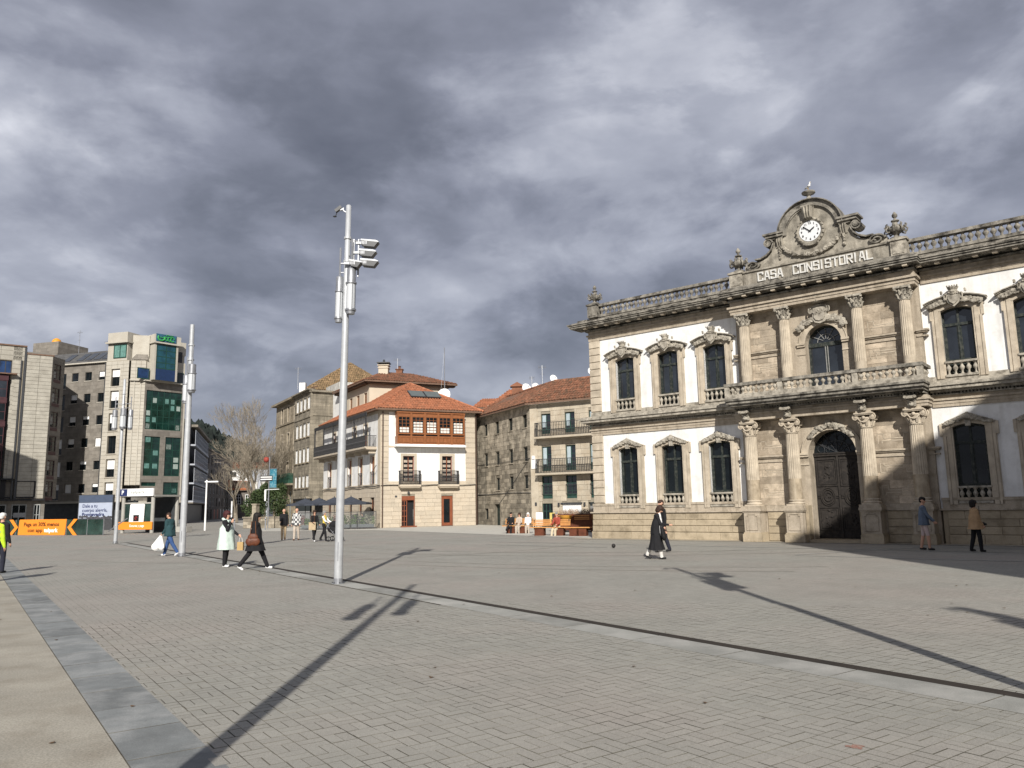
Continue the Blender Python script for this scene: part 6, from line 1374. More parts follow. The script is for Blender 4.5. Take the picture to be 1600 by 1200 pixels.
lamp_post('lamp post right of the viewer on the drain line, outside the picture', (4.5, 4.75, 0), 9.2, [(-.16, 0, 7.2, .1), (.16, 0, 7.4, .12)], floods=3, lean=radians(-2.6))
lamp_post('lamp post behind the viewer on the right, outside the picture', (6.75, -3.1, 0), 9.1, [(-.16, 0, 8.3, .17), (.14, 0, 8.0, .17)], floods=0, r0=.16, r1=.12)
t = thing('lamp_post', 'short white lamp post with one flat arm at the mouth of the side street', 'lamp post', (-24.99, 63.62, 0)); q = MB(); q.tube([(0, 0, 0), (0, 0, 4.05)], [.075, .06], 8); q.build('mast', WHITE, t); q = MB(); q.box(-.12, .95, -.09, .09, 3.86, 3.96); q.build('arm', WHITE, t); q = MB(); q.box(.2, .9, -.07, .07, 3.845, 3.86); q.build('lens', DIFF, t)
t = thing('banner_pole', 'pole with blue street banners and a red sphere beside the evergreen', 'banner', (-20.6, 65.8, 0)); q = MB(); q.tube([(0, 0, 0), (0, 0, 6.0)], .05, 6); q.tube([(0, 0, 5.0), (.7, 0, 5.0)], .02, 4); q.tube([(0, 0, 3.35), (.7, 0, 3.35)], .02, 4); q.build('pole', STEEL, t)
q = MB(); q.box(.06, .62, -.012, .012, 3.4, 4.95); ban = q.build('banner', mat('banner_blue', (.02, .14, .20), .8, .2, 2.5, stain=((.3, .42, .45), .5, 6)), t)
q = MB(); q.blob((-.28, 0, 5.75), (.24, .24, .24), 10); q.build('sphere', mat('red_ball', (.28, .05, .035), .6, .2, 5), t, smooth=True)
q = MB(); q.box(-.75, .3, -.06, -.02, 3.98, 4.4); o = q.build('direction_sign', BLACK, t); q = MB(); q.box(-.7, .25, -.075, -.06, 4.06, 4.14); q.box(-.7, .25, -.075, -.06, 4.24, 4.32); q.build('white_line', WHITE, o)
q = MB(); q.tube([(-.25, -.1, 2.3), (-.25, -.1, 3.2)], [.07, .09], 8); q.build('hanging_lamp', WHITE, t); q = MB(); q.tube([(-.3, -.1, 3.22), (.9, -.1, 3.25)], .025, 5); q.build('lamp_arm', WHITE, t)
BOL = [(-26.0, 62.0, 'steel bollard left of the short white lamp post'), (-19.6, 62.0, 'steel bollard in front of the low stone wall'), (-21.5, 60.5, 'steel bollard behind the woman in the mint vest'), (-25.4, 58.0, 'steel bollard just right of the parking lift')]
for x, y, lb in BOL: t = thing('bollard', lb, 'bollard', (x, y, 0), 0, 'steel bollards at the street mouth'); q = MB(); q.lathe([(.055, 0), (.055, .9), (.04, .95)], (0, 0, 0), 10); q.build('post', STEEL, t); q = MB(); q.lathe([(.06, .78), (.06, .84)], (0, 0, 0), 10); q.build('collar', DARKMET, t)
# ================================================================== PARKING ENTRANCE
ORG = mat('orange_panel', (.80, .26, .03), .5, .03, 3); NAVY = mat('navy_print', (.02, .03, .10), .5, .1, 5); BROWNP = mat('dark_print', (.10, .03, .01), .6, .1, 5)
PB = thing('parking_banner', 'orange banner with an offer and arrows on the glass parapet of the parking stairs', 'banner', (-35.8, 59.5, 0)); fp = Fr((-35.8, 59.5), (-32.0, 57.7), PB); ang = atan2(-1.8, 3.8)
r_ = .14
q = MB(); q.prism([(-2.55, 0), (2.82, 0), (2.85, .03), (2.97, 1.12), (2.93, 1.16), (-2.42, 1.16), (-2.5, 1.12), (-2.61, .03)], -.03, .0); pn = fp.put(q, 'orange_board', ORG)
for (x0, sgn, nm) in ((-3.75, 1, 'arrow'), (4.2, -1, 'arrow')):
    q = MB(); w_ = .42; L_ = .82
    for z0, z1 in ((1.16, .56), (-.02, .56)):
        q.prism([(x0, z0), (x0 + sgn * w_, z0), (x0 + sgn * (L_ + .28), z1), (x0 + sgn * (L_ - .12), z1)], -.03, 0)
    fp.put(q, 'arrow', ORG)
def word(s, size, x, z, m, fr, parent, width=None, y=-.034, bold=.004, ang_=None):
    p = fr.p(x, y, z); return text_mesh(s, size, 'lettering', m, parent, p, .002, bold, 'LEFT', width, (pi / 2, 0, atan2(fr.d.y, fr.d.x)))
word('Paga un 30% menos', .40, -1.95, .66, BROWNP, fp, PB, 4.1, bold=.012); word('con app', .40, -1.45, .22, BROWNP, fp, PB, 1.75, bold=.012); word('telpark', .40, .5, .22, WHITE, fp, PB, 1.6, bold=.016)
GLP = thing('glass_parapet', 'dark green glass parapet round the parking stairs', 'railing', (-35.8, 59.5, 0)); fg_ = Fr((-35.8, 59.5), (-32.0, 57.7), GLP)
gg = glass('green_tinted_glass', (.02, .045, .038), .08, .7)
for x0, x1 in ((-6.0, -3.0), (-2.95, -.05), (0, 2.9), (2.95, 5.2), (5.25, 6.9)):
    q = MB(); q.box(x0, x1, .03, .05, .03, 1.12); fg_.put(q, 'glass_panel', gg)
for x in (-3.0, -.02, 2.92, 5.22, 6.95): q = MB(); q.box(x - .03, x + .03, .02, .07, 0, 1.14); fg_.put(q, 'post', STEEL)
q = MB(); q.tube([fg_.p(6.9, .5, .25), fg_.p(8.8, .5, 1.15)], .04, 6); q.tube([fg_.p(4.6, 1.2, .2), fg_.p(5.0, 1.2, 1.0), fg_.p(5.3, 1.2, 1.0)], .04, 6); q.tube([fg_.p(3.9, 1.2, .2), fg_.p(4.2, 1.2, 1.0)], .04, 6); q.build('handrail', STEEL, GLP)
LF = thing('parking_lift', 'parking lift shelter with white sign, tall white panel and orange band', 'shelter', (-30.2, 60.5, 0)); fz = Fr((-30.2, 60.5), (-27.2, 59.6), LF)
CONC = mat('concrete_post', (.34, .33, .30), .85, .1, 4)
for x in (.12, 2.86):
    for y in (0, 2.6): q = MB(); q.tube([fz.p(x, y, 0), fz.p(x, y, 2.85)], .14, 12); q.build('post', CONC, LF, smooth=True)
q = MB(); q.box(-.1, 3.1, -.1, 2.8, 2.72, 2.86); q.box(.1, 2.9, -.05, .05, 2.2, 2.3); fz.put(q, 'roof_beam', CONC)
q = MB(); q.box(-.42, 3.06, -.28, -.16, 2.78, 3.35); sgn_ = fz.put(q, 'sign_board', WHITE); q = MB(); q.box(-.06, .66, -.3, -.28, 2.80, 3.33); fz.put(q, 'blue_square', NAVY, sgn_); q = MB(); q.box(-.40, -.08, -.3, -.28, 2.82, 3.31); fz.put(q, 'grey_square', mat('grey_sign', (.3, .31, .32)), sgn_)
word('P', .42, .14, 2.93, WHITE, fz, LF, None, -.306, .012); word('telpark', .32, .98, 2.98, mat('pale_print', (.30, .32, .30), .6, .1, 5), fz, LF, 1.35, -.286, .004)
q = MB(); q.box(.2, 2.8, .02, .04, .3, 2.2); fz.put(q, 'glass_wall', gg); q = MB(); q.box(.2, 2.8, 2.4, 2.5, 0, 2.7); fz.put(q, 'back_wall', MATS['dark_shop'])
q = MB(); q.prism([(.80, .82), (2.14, .82), (2.19, 2.12), (2.12, 2.19), (.92, 2.19), (.86, 2.12)], -.12, -.06); ph = fz.put(q, 'white_panel', WHITE); q = MB(); q.box(1.2, 1.72, -.13, -.12, .88, 1.36); fz.put(q, 'dark_logo', BLACK, ph); q = MB(); q.tube([fz.p(1.46 + .1 * cos(a), -.135, 1.12 + .1 * sin(a)) for a in np.linspace(0, 5.5, 8)], .025, 4); q.build('red_mark', mat('red_print', (.35, .03, .03), .6, .1, 5), ph)
q = MB(); q.box(-.28, 3.02, -.2, -.13, .27, .84); fz.put(q, 'orange_band', ORG); word('Escanea y paga', .26, .95, .47, WHITE, fz, LF, 1.35, -.206, .004)
q = MB(); q.box(3.2, 5.2, 1.0, 1.6, 0, .42); fz.put(q, 'low_bench_wall', CONC)
SCR = thing('advertising_screen', 'large pale blue poster board with a slogan behind the parking stairs', 'poster board', (-38, 72, 0)); fs_ = Fr((-38, 72), (-34, 72), SCR)
q = MB(); q.box(-2.0, 1.2, .0, .25, .0, 3.2); fs_.put(q, 'case', DARKMET)
q = MB(); q.box(-1.92, 1.14, -.02, 0, 2.5, 3.16); fs_.put(q, 'header', mat('slate_blue', (.055, .075, .12), .5, .1, 3))
q = MB(); q.box(-1.92, 1.14, -.02, 0, .95, 2.48); fs_.put(q, 'poster', mat('pale_blue_print', (.34, .38, .47), .5, .06, 2))
word('Dale a tu', .42, -1.6, 2.05, NAVY, fs_, SCR, 1.35, -.025, .008); word('cuerpo alegría,', .42, -1.6, 1.66, NAVY, fs_, SCR, 2.3, -.025, .008); word('Pontevedra', .42, -1.6, 1.28, NAVY, fs_, SCR, 2.05, -.025, .016)
q = MB()
for k in range(15): x = -1.75 + k * .2; h_ = random.uniform(1.05, 1.25); q.prism([(x + .13 * cos(a), h_ + .12 * sin(a)) for a in np.linspace(0, 2 * pi, 9)[:-1]], -.028 - k * .0003, -.021)
q.box(-1.9, 1.1, -.0275, -.021, .95, 1.08); fs_.put(q, 'printed_crowd', mat('crowd_print', (.05, .05, .06), .6, .4, 6))
# ================================================================== CAFE TERRACE
TF = thing('terrace_fence', 'black framed glass screen round the café terrace', 'fence', (-10.6, 60.3, 0)); ftx = Fr((-16.2, 59.3), (-10.6, 60.3), TF)
for i in range(4):
    a, b = i * ftx.L / 4, (i + 1) * ftx.L / 4; q = MB(); q.box(a + .03, b - .03, -.01, .01, .12, 1.26)
    gpan = ftx.put(q, 'glass_panel', None or GLS if False else mat('clear_screen', (.2, .22, .22), .05, .1, 3, spec=.5)); nt = gpan.active_material.node_tree.nodes['Principled BSDF']; nt.inputs['Alpha'].default_value = .16
    q = MB(); q.box(a - .025, a + .025, -.03, .03, 0, 1.32); q.box(a, b, -.02, .02, 1.26, 1.31); q.box(a, b, -.02, .02, .06, .12); ftx.put(q, 'frame', IRON)
q = MB(); q.box(ftx.L - .025, ftx.L + .025, -.03, .03, 0, 1.32); ftx.put(q, 'frame', IRON)
def plantlet(mb, c, r, h, n, m_=0):
    mb.m = m_
    for k in range(n):
        a = random.uniform(0, 2 * pi); rr = r * sqrt(random.random()); z = h * random.random(); p = Vector(c) + Vector((rr * cos(a), rr * sin(a), z)); d = Vector((random.uniform(-1, 1), random.uniform(-1, 1), random.uniform(-.2, 1))).normalized() * .09; w = d.orthogonal().normalized() * .035
        mb.quad(p - d, p + w, p + d, p - w)
PLG = [mat('planter_green', (.09, .14, .03), .8, .3, 5), mat('planter_pale', (.28, .27, .20), .8, .3, 6), mat('planter_red', (.22, .07, .06), .8, .4, 6)]
for i in range(3):
    t = thing('planter', ['grey planter box with mixed plants at the left of the terrace screen', 'grey planter box with mixed plants in the middle of the terrace screen', 'grey planter box with mixed plants at the right of the terrace screen'][i], 'planter', ftx.p(1.0 + i * 1.85, .35, 0) + Vector(TF.location), atan2(ftx.d.y, ftx.d.x), 'planters behind the terrace screen')
    q = MB(); q.box(-.85, .85, -.18, .18, .05, .36); q.build('trough', mat('zinc_trough', (.13, .14, .15), .6, .1, 4), t)
    q = MB()
    for k in range(7): x = -.75 + k * .25; plantlet(q, (x, 0, .36), .17, random.uniform(.35, .75), 60, random.choice((0, 0, 1, 2)))
    o = q.build('plants', PLG, t); o['kind'] = 'stuff'
UMB = mat('charcoal_canvas', (.045, .052, .068), .85, .12, 3)
def parasol(loc, label, r=1.65, first=[None]):
    if first[0] is not None:
        o = dup(first[0], loc); o['label'] = label; return o
    t = thing('parasol', label, 'parasol', loc, .2, 'charcoal parasols over the café terrace'); q = MB(); n = 8; ap = Vector((0, 0, 2.50)); rim = [Vector((r * cos(2 * pi * k / n), r * sin(2 * pi * k / n), 1.98)) for k in range(n)]
    vs = [ap]; fs = []
    for k in range(n):
        m = rim[k] * .52 + Vector((0, 0, 1.98 * .48 + .14)); vs += [m, rim[k], rim[k] - Vector((0, 0, .14))]
    for k in range(n):
        a, b = 1 + 3 * k, 1 + 3 * ((k + 1) % n); fs += [(0, a, b), (a, a + 1, b + 1, b), (a + 1, a + 2, b + 2, b + 1)]
    q.add(vs, fs); q.build('canopy', UMB, t)
    q = MB(); q.tube([(0, 0, 0), (0, 0, 2.58)], .03, 8); q.build('pole', IRON, t)
    for k in range(n): q = MB(); q.tube([(0, 0, 2.3), rim[k] - Vector((0, 0, .04))], .012, 4); q.build('rib', IRON, t)
    q = MB(); q.lathe([(.32, 0), (.32, .06), (.06, .1)], (0, 0, 0), 12); q.build('base', IRON, t); first[0] = t; return t
parasol((-12.95, 62.3, 0), 'charcoal parasol nearest the house corner, rightmost of the row'); parasol((-14.75, 64.4, 0), 'charcoal parasol second from the right of the terrace row'); parasol((-16.6, 66.8, 0), 'charcoal parasol third from the right of the terrace row'); parasol((-18.4, 69.2, 0), 'charcoal parasol at the far left end of the terrace row')
def table(loc, label, first=[None]):
    if first[0]: o = dup(first[0], loc); o['label'] = label; return
    t = thing('cafe_table', label, 'table', loc, 0, 'café tables under the parasols'); q = MB(); q.lathe([(.38, .70), (.38, .73)], (0, 0, 0), 14); q.build('tabletop', DARKMET, t); q = MB(); q.tube([(0, 0, .03), (0, 0, .7)], .03, 6); q.lathe([(.24, 0), (.24, .03)], (0, 0, 0), 10); q.build('pedestal', IRON, t); first[0] = t
def chair(loc, rz, label, first=[None]):
    if first[0]: o = dup(first[0], loc, rz=rz); o['label'] = label; return
    t = thing('cafe_chair', label, 'chair', loc, rz, 'dark café chairs at the terrace tables'); q = MB(); q.box(-.21, .21, -.21, .21, .42, .45); q.build('seat', DARKMET, t); q = MB(); q.box(-.21, .21, -.23, -.20, .62, .84); q.tube([(-.2, -.215, .45), (-.2, -.215, .84)], .014, 4); q.tube([(.2, -.215, .45), (.2, -.215, .84)], .014, 4); q.build('backrest', DARKMET, t)
    for sx in (-1, 1):
        for sy in (-1, 1): q = MB(); q.tube([(sx * .2, sy * .2, 0), (sx * .19, sy * .19, .43)], .014, 4); q.build('leg', IRON, t)
    first[0] = t
TBL = [(-12.6, 62.2), (-14.6, 62.6), (-15.4, 64.6), (-17.2, 66.6)]
nmT = ['right hand café table by the house corner', 'café table in the middle behind the glass screen', 'café table under the second parasol', 'café table at the far end of the terrace']
for (x, y), lb in zip(TBL, nmT): table((x, y, 0), lb)
for k, ((x, y), lb) in enumerate(zip(TBL, nmT)):
    chair((x - .6, y, 0), -pi / 2, 'dark chair left of the ' + lb); chair((x + .6, y, 0), pi / 2, 'dark chair right of the ' + lb)
# ================================================================== BENCHES AND CORTEN PLANTER
WOODB = mat('bench_timber', (.50, .24, .075), .6, .15, 6, spec=.4, rnd=.06); CORT = mat('corten_block', (.10, .032, .016), .85, .25, 5)
def bench(label, A, B, back=True):
    fr0 = Fr(A, B); t = thing('bench', label, 'bench', fr0.A, 0, 'timber benches on rust brown blocks'); fr = Fr(A, B, t); L_ = fr.L
    for i in range(4): q = MB(); q.box(0, L_, -.52 + i * .13, -.41 + i * .13, .40, .44); fr.put(q, 'seat_slat', WOODB)
    if back:
        for i in range(4): q = MB(); q.box(0, L_, .03 + i * .02, .06 + i * .02, .50 + i * .085, .57 + i * .085); fr.put(q, 'back_slat', WOODB)
        for x in (.05, L_ / 2, L_ - .1): q = MB(); q.box(x, x + .05, .07, .12, .3, .82); fr.put(q, 'back_post', IRON)
    for x in (.25, L_ - .75): q = MB(); q.box(x, x + .5, -.45, -.05, .0, .40); fr.put(q, 'base_block', CORT)
    return t
bench('timber bench with backrest where three people sit', (-.55, 46.0), (1.05, 45.4)); bench('timber bench with backrest and a man in a red jacket on it', (.95, 41.9), (2.9, 41.2)); bench('backless timber bench end in front of the rust brown planter', (2.7, 40.7), (4.0, 40.2), False)
PLT = thing('corten_planter', 'large rust brown planter box heaped with dry stems beside the town hall corner', 'planter', (2.5, 45.6, 0)); fx = Fr((2.35, 45.8), (5.4, 44.6), PLT)
for i in range(3):
    a, b = i * fx.L / 3, (i + 1) * fx.L / 3; q = MB(); q.box(a + .02, b - .02, -.02, .02, .12, .62); fx.put(q, 'lower_panel', CORT); q = MB(); q.box(a + .02, b - .02, -.03, .0, .68, 1.02); fx.put(q, 'upper_panel', mat('brass_brown', (.20, .10, .03), .6, .3, 4) if i == 2 else CORT)
    q = MB(); q.box(a - .03, a + .03, -.05, .02, 0, 1.05); fx.put(q, 'post', CORT)
    for k in range(3): q = MB(); q.box(a + .1, b - .1, -.045, -.03, .72 + k * .1, .755 + k * .1); fx.put(q, 'slat', WOODB)
q = MB(); q.box(0, fx.L, 0, 1.5, .1, 1.0); fx.put(q, 'box_body', CORT)
q = MB(); q.lathe([(.1, 0), (.3, .08), (.36, .22), (.34, .24)], (0, 0, 0), 12); o = q.build('yellow_bowl', mat('yellow_bowl', (.55, .27, .04), .5, .1, 4), PLT, smooth=True); o.location = fx.p(.75, -.25, .72)
q = MB()
for k in range(420):
    x = random.uniform(.1, fx.L - .2); y = random.uniform(.05, 1.3); a = random.uniform(-1, 1); p = fx.p(x, y, 1.0); q.tube([p, p + Vector((a * .25, random.uniform(-.1, .1), random.uniform(.12, .36)))], [.014, .006], 3)
o = q.build('dry_stems', mat('dry_stem', (.30, .22, .16), .9, .4, 8), PLT); o['kind'] = 'stuff'
t = thing('menu_stand', 'white menu stand between the green balcony house and the benches', 'sign', (1.6, 50.5, 0)); q = MB(); q.box(-.22, .22, -.02, .02, .35, 1.1); q.build('board', WHITE, t); q = MB(); q.box(-.2, -.16, -.02, .02, 0, .35); q.box(.16, .2, -.02, .02, 0, .35); q.build('leg', IRON, t)
t = thing('menu_stand', 'black and yellow menu board beside the man in the red jacket', 'sign', (2.25, 47.5, 0)); q = MB(); q.box(-.12, .9, -.02, .02, .45, 1.1); q.build('board', mat('board_yellow', (.5, .4, .12), .7, .1, 3), t); q = MB(); q.box(0.02, .86, -.035, -.02, .5, 1.05); q.build('black_panel', BLACK, t); q = MB(); q.box(-.05, 0, -.02, .02, 0, .45); q.box(.8, .85, -.02, .02, 0, .45); q.build('leg', IRON, t)
# ================================================================== TREES, WALL
BARK = mat('plane_bark', (.20, .17, .13), .9, .25, 6, stain=((.33, .30, .24), .5, 5)); TWIG = mat('twig_bark', (.20, .15, .105), .9, .3, 4)
def bare_tree(label, loc, seed, H, lean, spread=.9, levels=6):
    rnd = random.Random(seed); t = thing('bare_plane_tree', label, 'tree', loc, 0, 'leafless plane trees behind the evergreen'); tr, br = MB(), MB()
    def grow(p, d, L_, r, lv):
        n = 3 if lv < 3 else 2; pts = [p]; dd = d.copy(); rs = [r]
        for i in range(n):
            dd = (dd + Vector((rnd.uniform(-.16, .16), rnd.uniform(-.16, .16), rnd.uniform(-.05, .12)))).normalized(); pts.append(pts[-1] + dd * L_ / n); rs.append(r * (1 - .35 * (i + 1) / n))
        (tr if lv == 0 else br).tube(pts, rs, 7 if lv < 2 else (4 if lv < 4 else 3), cap=False)
        if lv >= levels: return
        k = rnd.choice((3, 4)) if lv < 4 else rnd.choice((2, 3, 3))
        for j in range(k):
            a = rnd.uniform(0, 2 * pi); o = dd.orthogonal().normalized(); o2 = dd.cross(o); sp = rnd.uniform(.35, .75) * spread
            nd = (dd + (o * cos(a) + o2 * sin(a)) * sp + Vector((0, 0, .12)) + lean * .12).normalized(); at_ = pts[-1] if j < 2 else pts[rnd.randint(1, n)]
            grow(at_, nd, L_ * rnd.uniform(.64, .84), max(.011, rs[-1] * rnd.uniform(.66, .80)), lv + 1)
    grow(Vector((0, 0, 0)), (Vector((0, 0, 1)) + lean * .5).normalized(), H * .30, H * .027, 0)
    tr.build('trunk', BARK, t); br.build('branches', BARK, t); return t
bare_tree('nearer leafless plane tree leaning left over the side street', (-25.7, 77.5, 0), 5, 9.2, Vector((-.42, 0, 0)), .9, 7)
bare_tree('leafless plane tree close to the granite block, with pale upright limbs', (-28.2, 85, 0), 8, 12.4, Vector((-.06, 0, .2)), .72, 7)
bare_tree('farther leafless plane tree at the end of the row', (-35.0, 99, 0), 13, 10.5, Vector((-.1, 0, 0)), .9, 6)
def leafy(label, loc, name, blobs_, n, size, m, trunk, seed, cat='tree'):
    rnd = random.Random(seed); t = thing(name, label, cat, loc); q = MB()
    for k in range(n):
        c, r = rnd.choice(blobs_); v = Vector((rnd.gauss(0, 1), rnd.gauss(0, 1), rnd.gauss(0, 1))).normalized() * (rnd.random() ** .35); p = Vector(c) + Vector((v.x * r[0], v.y * r[1], v.z * r[2]))
        d = Vector((rnd.uniform(-1, 1), rnd.uniform(-1, 1), rnd.uniform(-1, 1))).normalized() * size * rnd.uniform(.6, 1.4); w = d.orthogonal().normalized() * size * .5; w.rotate(Matrix.Rotation(rnd.uniform(0, 6), 3, d))
        q.quad(p - d, p + w, p + d, p - w)
    o = q.build('crown', m, t); q = MB(); q.tube([(0, 0, 0), (.05, 0, trunk)], [.14, .08], 7); q.build('trunk', BARK, t); return t
EVG = mat('evergreen_leaf', (.040, .062, .022), .7, .5, 1.3, stain=((.075, .10, .035), .5, 2))
leafy('dark evergreen tree with a broad crown beside the low stone wall', (-23.2, 73, 0), 'evergreen_tree', [((0, 0, 2.2), (1.9, 1.2, 1.2)), ((-1.0, 0, 1.9), (1.2, 1, 1.0)), ((1.2, 0, 2.3), (1.0, 1, 1.1)), ((.2, 0, 3.3), (.8, .8, .8)), ((1.4, .2, 3.4), (.6, .6, .6)), ((-.5, 0, 2.8), (.8, .8, .7)), ((1.5, .3, 1.0), (.6, .6, .7))], 7500, .10, EVG, 1.6, 4)
leafy('small dark conifer in shade left of the evergreen tree', (-27.2, 82, 0), 'shrub', [((0, 0, 1.0), (.9, .8, 1.0)), ((.6, 0, .8), (.7, .6, .7))], 1600, .10, EVG, .5, 6, 'shrub')
LWL = thing('stone_wall', 'low old stone wall with a pillar at the foot of the evergreen', 'wall', (-23.6, 68.5, 0)); fl_ = Fr((-23.6, 68.5), (-19.7, 67.5), LWL)
q = MB(); q.box(0, fl_.L, .02, .4, 0, .95); fl_.put(q, 'wall_core', MORT); courses(fl_, 0, fl_.L, 0, .85, .28, .35, .8, [], GREY_ST, 80, pr=.03); q = MB(); q.box(-.05, fl_.L + .05, -.08, .5, .85, .98); fl_.put(q, 'coping', GREY_ST); q = MB(); q.box(.9, 1.3, -.1, .4, 0, 2.0); q.box(.85, 1.35, -.15, .45, 2.0, 2.1); fl_.put(q, 'pillar', GREY_ST)
# ================================================================== PEOPLE
def ringset(a, b, ra, rb, right=None, fwd=None, fa=1.0, n=12):
    """rounded limb from a to b; fa flattens it front to back"""
    a, b = Vector(a), Vector(b); d = (b - a); L_ = d.length
    d = d.normalized() if L_ > 1e-6 else Vector((0, 0, 1))
    if right is None: right = Vector((1, 0, 0)) if abs(d.x) < .8 else Vector((0, 1, 0))
    r_ = (right - d * right.dot(d)).normalized(); f_ = d.cross(r_)
    vs = []; rings = []
    for t in (-80, -50, -20): rings.append((a + d * ra * sin(radians(t)), ra * cos(radians(t))))
    rings.append((a, ra)); rings.append((b, rb))
    for t in (20, 50, 80): rings.append((b + d * rb * sin(radians(t)), rb * cos(radians(t))))
    for c, r in rings:
        for k in range(n): t = 2 * pi * k / n; vs.append(c + r_ * r * cos(t) + f_ * r * fa * sin(t))
    m = len(rings); fs = [(i * n + k, i * n + (k + 1) % n, (i + 1) * n + (k + 1) % n, (i + 1) * n + k) for i in range(m - 1) for k in range(n)]
    fs += [tuple(range(n - 1, -1, -1)), tuple((m - 1) * n + k for k in range(n))]; return vs, fs
def union(name, prims, mats, parent, voxel=.012, smooth=3):
    """prims: (a, b, ra, rb, flat, material index); one continuous skin grown round all of them"""
    q = MB()
    for p in prims: q.add(*ringset(p[0], p[1], p[2], p[3], fa=p[4]))
    me = bpy.data.meshes.new('tmp'); me.from_pydata(q.v, [], q.f); o = bpy.data.objects.new('tmp', me); COL.objects.link(o)
    m = o.modifiers.new('r', 'REMESH'); m.mode = 'VOXEL'; m.voxel_size = voxel; s_ = o.modifiers.new('s', 'SMOOTH'); s_.factor = .5; s_.iterations = smooth
    bpy.context.view_layer.update(); dg = bpy.context.evaluated_depsgraph_get(); out = bpy.data.meshes.new_from_object(o.evaluated_get(dg)); bpy.data.objects.remove(o); bpy.data.meshes.remove(me)
    out.name = name; out.materials.clear()
    for k in mats: out.materials.append(k)
    n = len(out.polygons); c = np.empty(n * 3); out.polygons.foreach_get('center', c); c = c.reshape(-1, 3); best = np.full(n, 1e9); idx = np.zeros(n, int)
    for p in prims:
        a, b = np.array(p[0], float), np.array(p[1], float); ab = b - a; L2 = max(ab @ ab, 1e-9); t = np.clip((c - a) @ ab / L2, 0, 1); d = np.linalg.norm(c - (a + t[:, None] * ab), axis=1) - (p[2] + (p[3] - p[2]) * t) * (1 if p[4] == 1 else (.5 + p[4] / 2))
        w = d < best; best[w] = d[w]; idx[w] = p[5]
    out.polygons.foreach_set('material_index', idx.astype(np.int32)); out.polygons.foreach_set('use_smooth', [True] * n)
    ob = bpy.data.objects.new(name, out); COL.objects.link(ob); ob.parent = parent; return ob
SKIN = mat('skin', (.50, .29, .20), .6, .06, 10, spec=.35); EYE = mat('eye_dark', (.03, .02, .018), .3, .1, 10)
def cloth(n, c, **k): return mat('cloth_' + n, c, .9, .14, 9, bump=.4, bscale=16, **k)
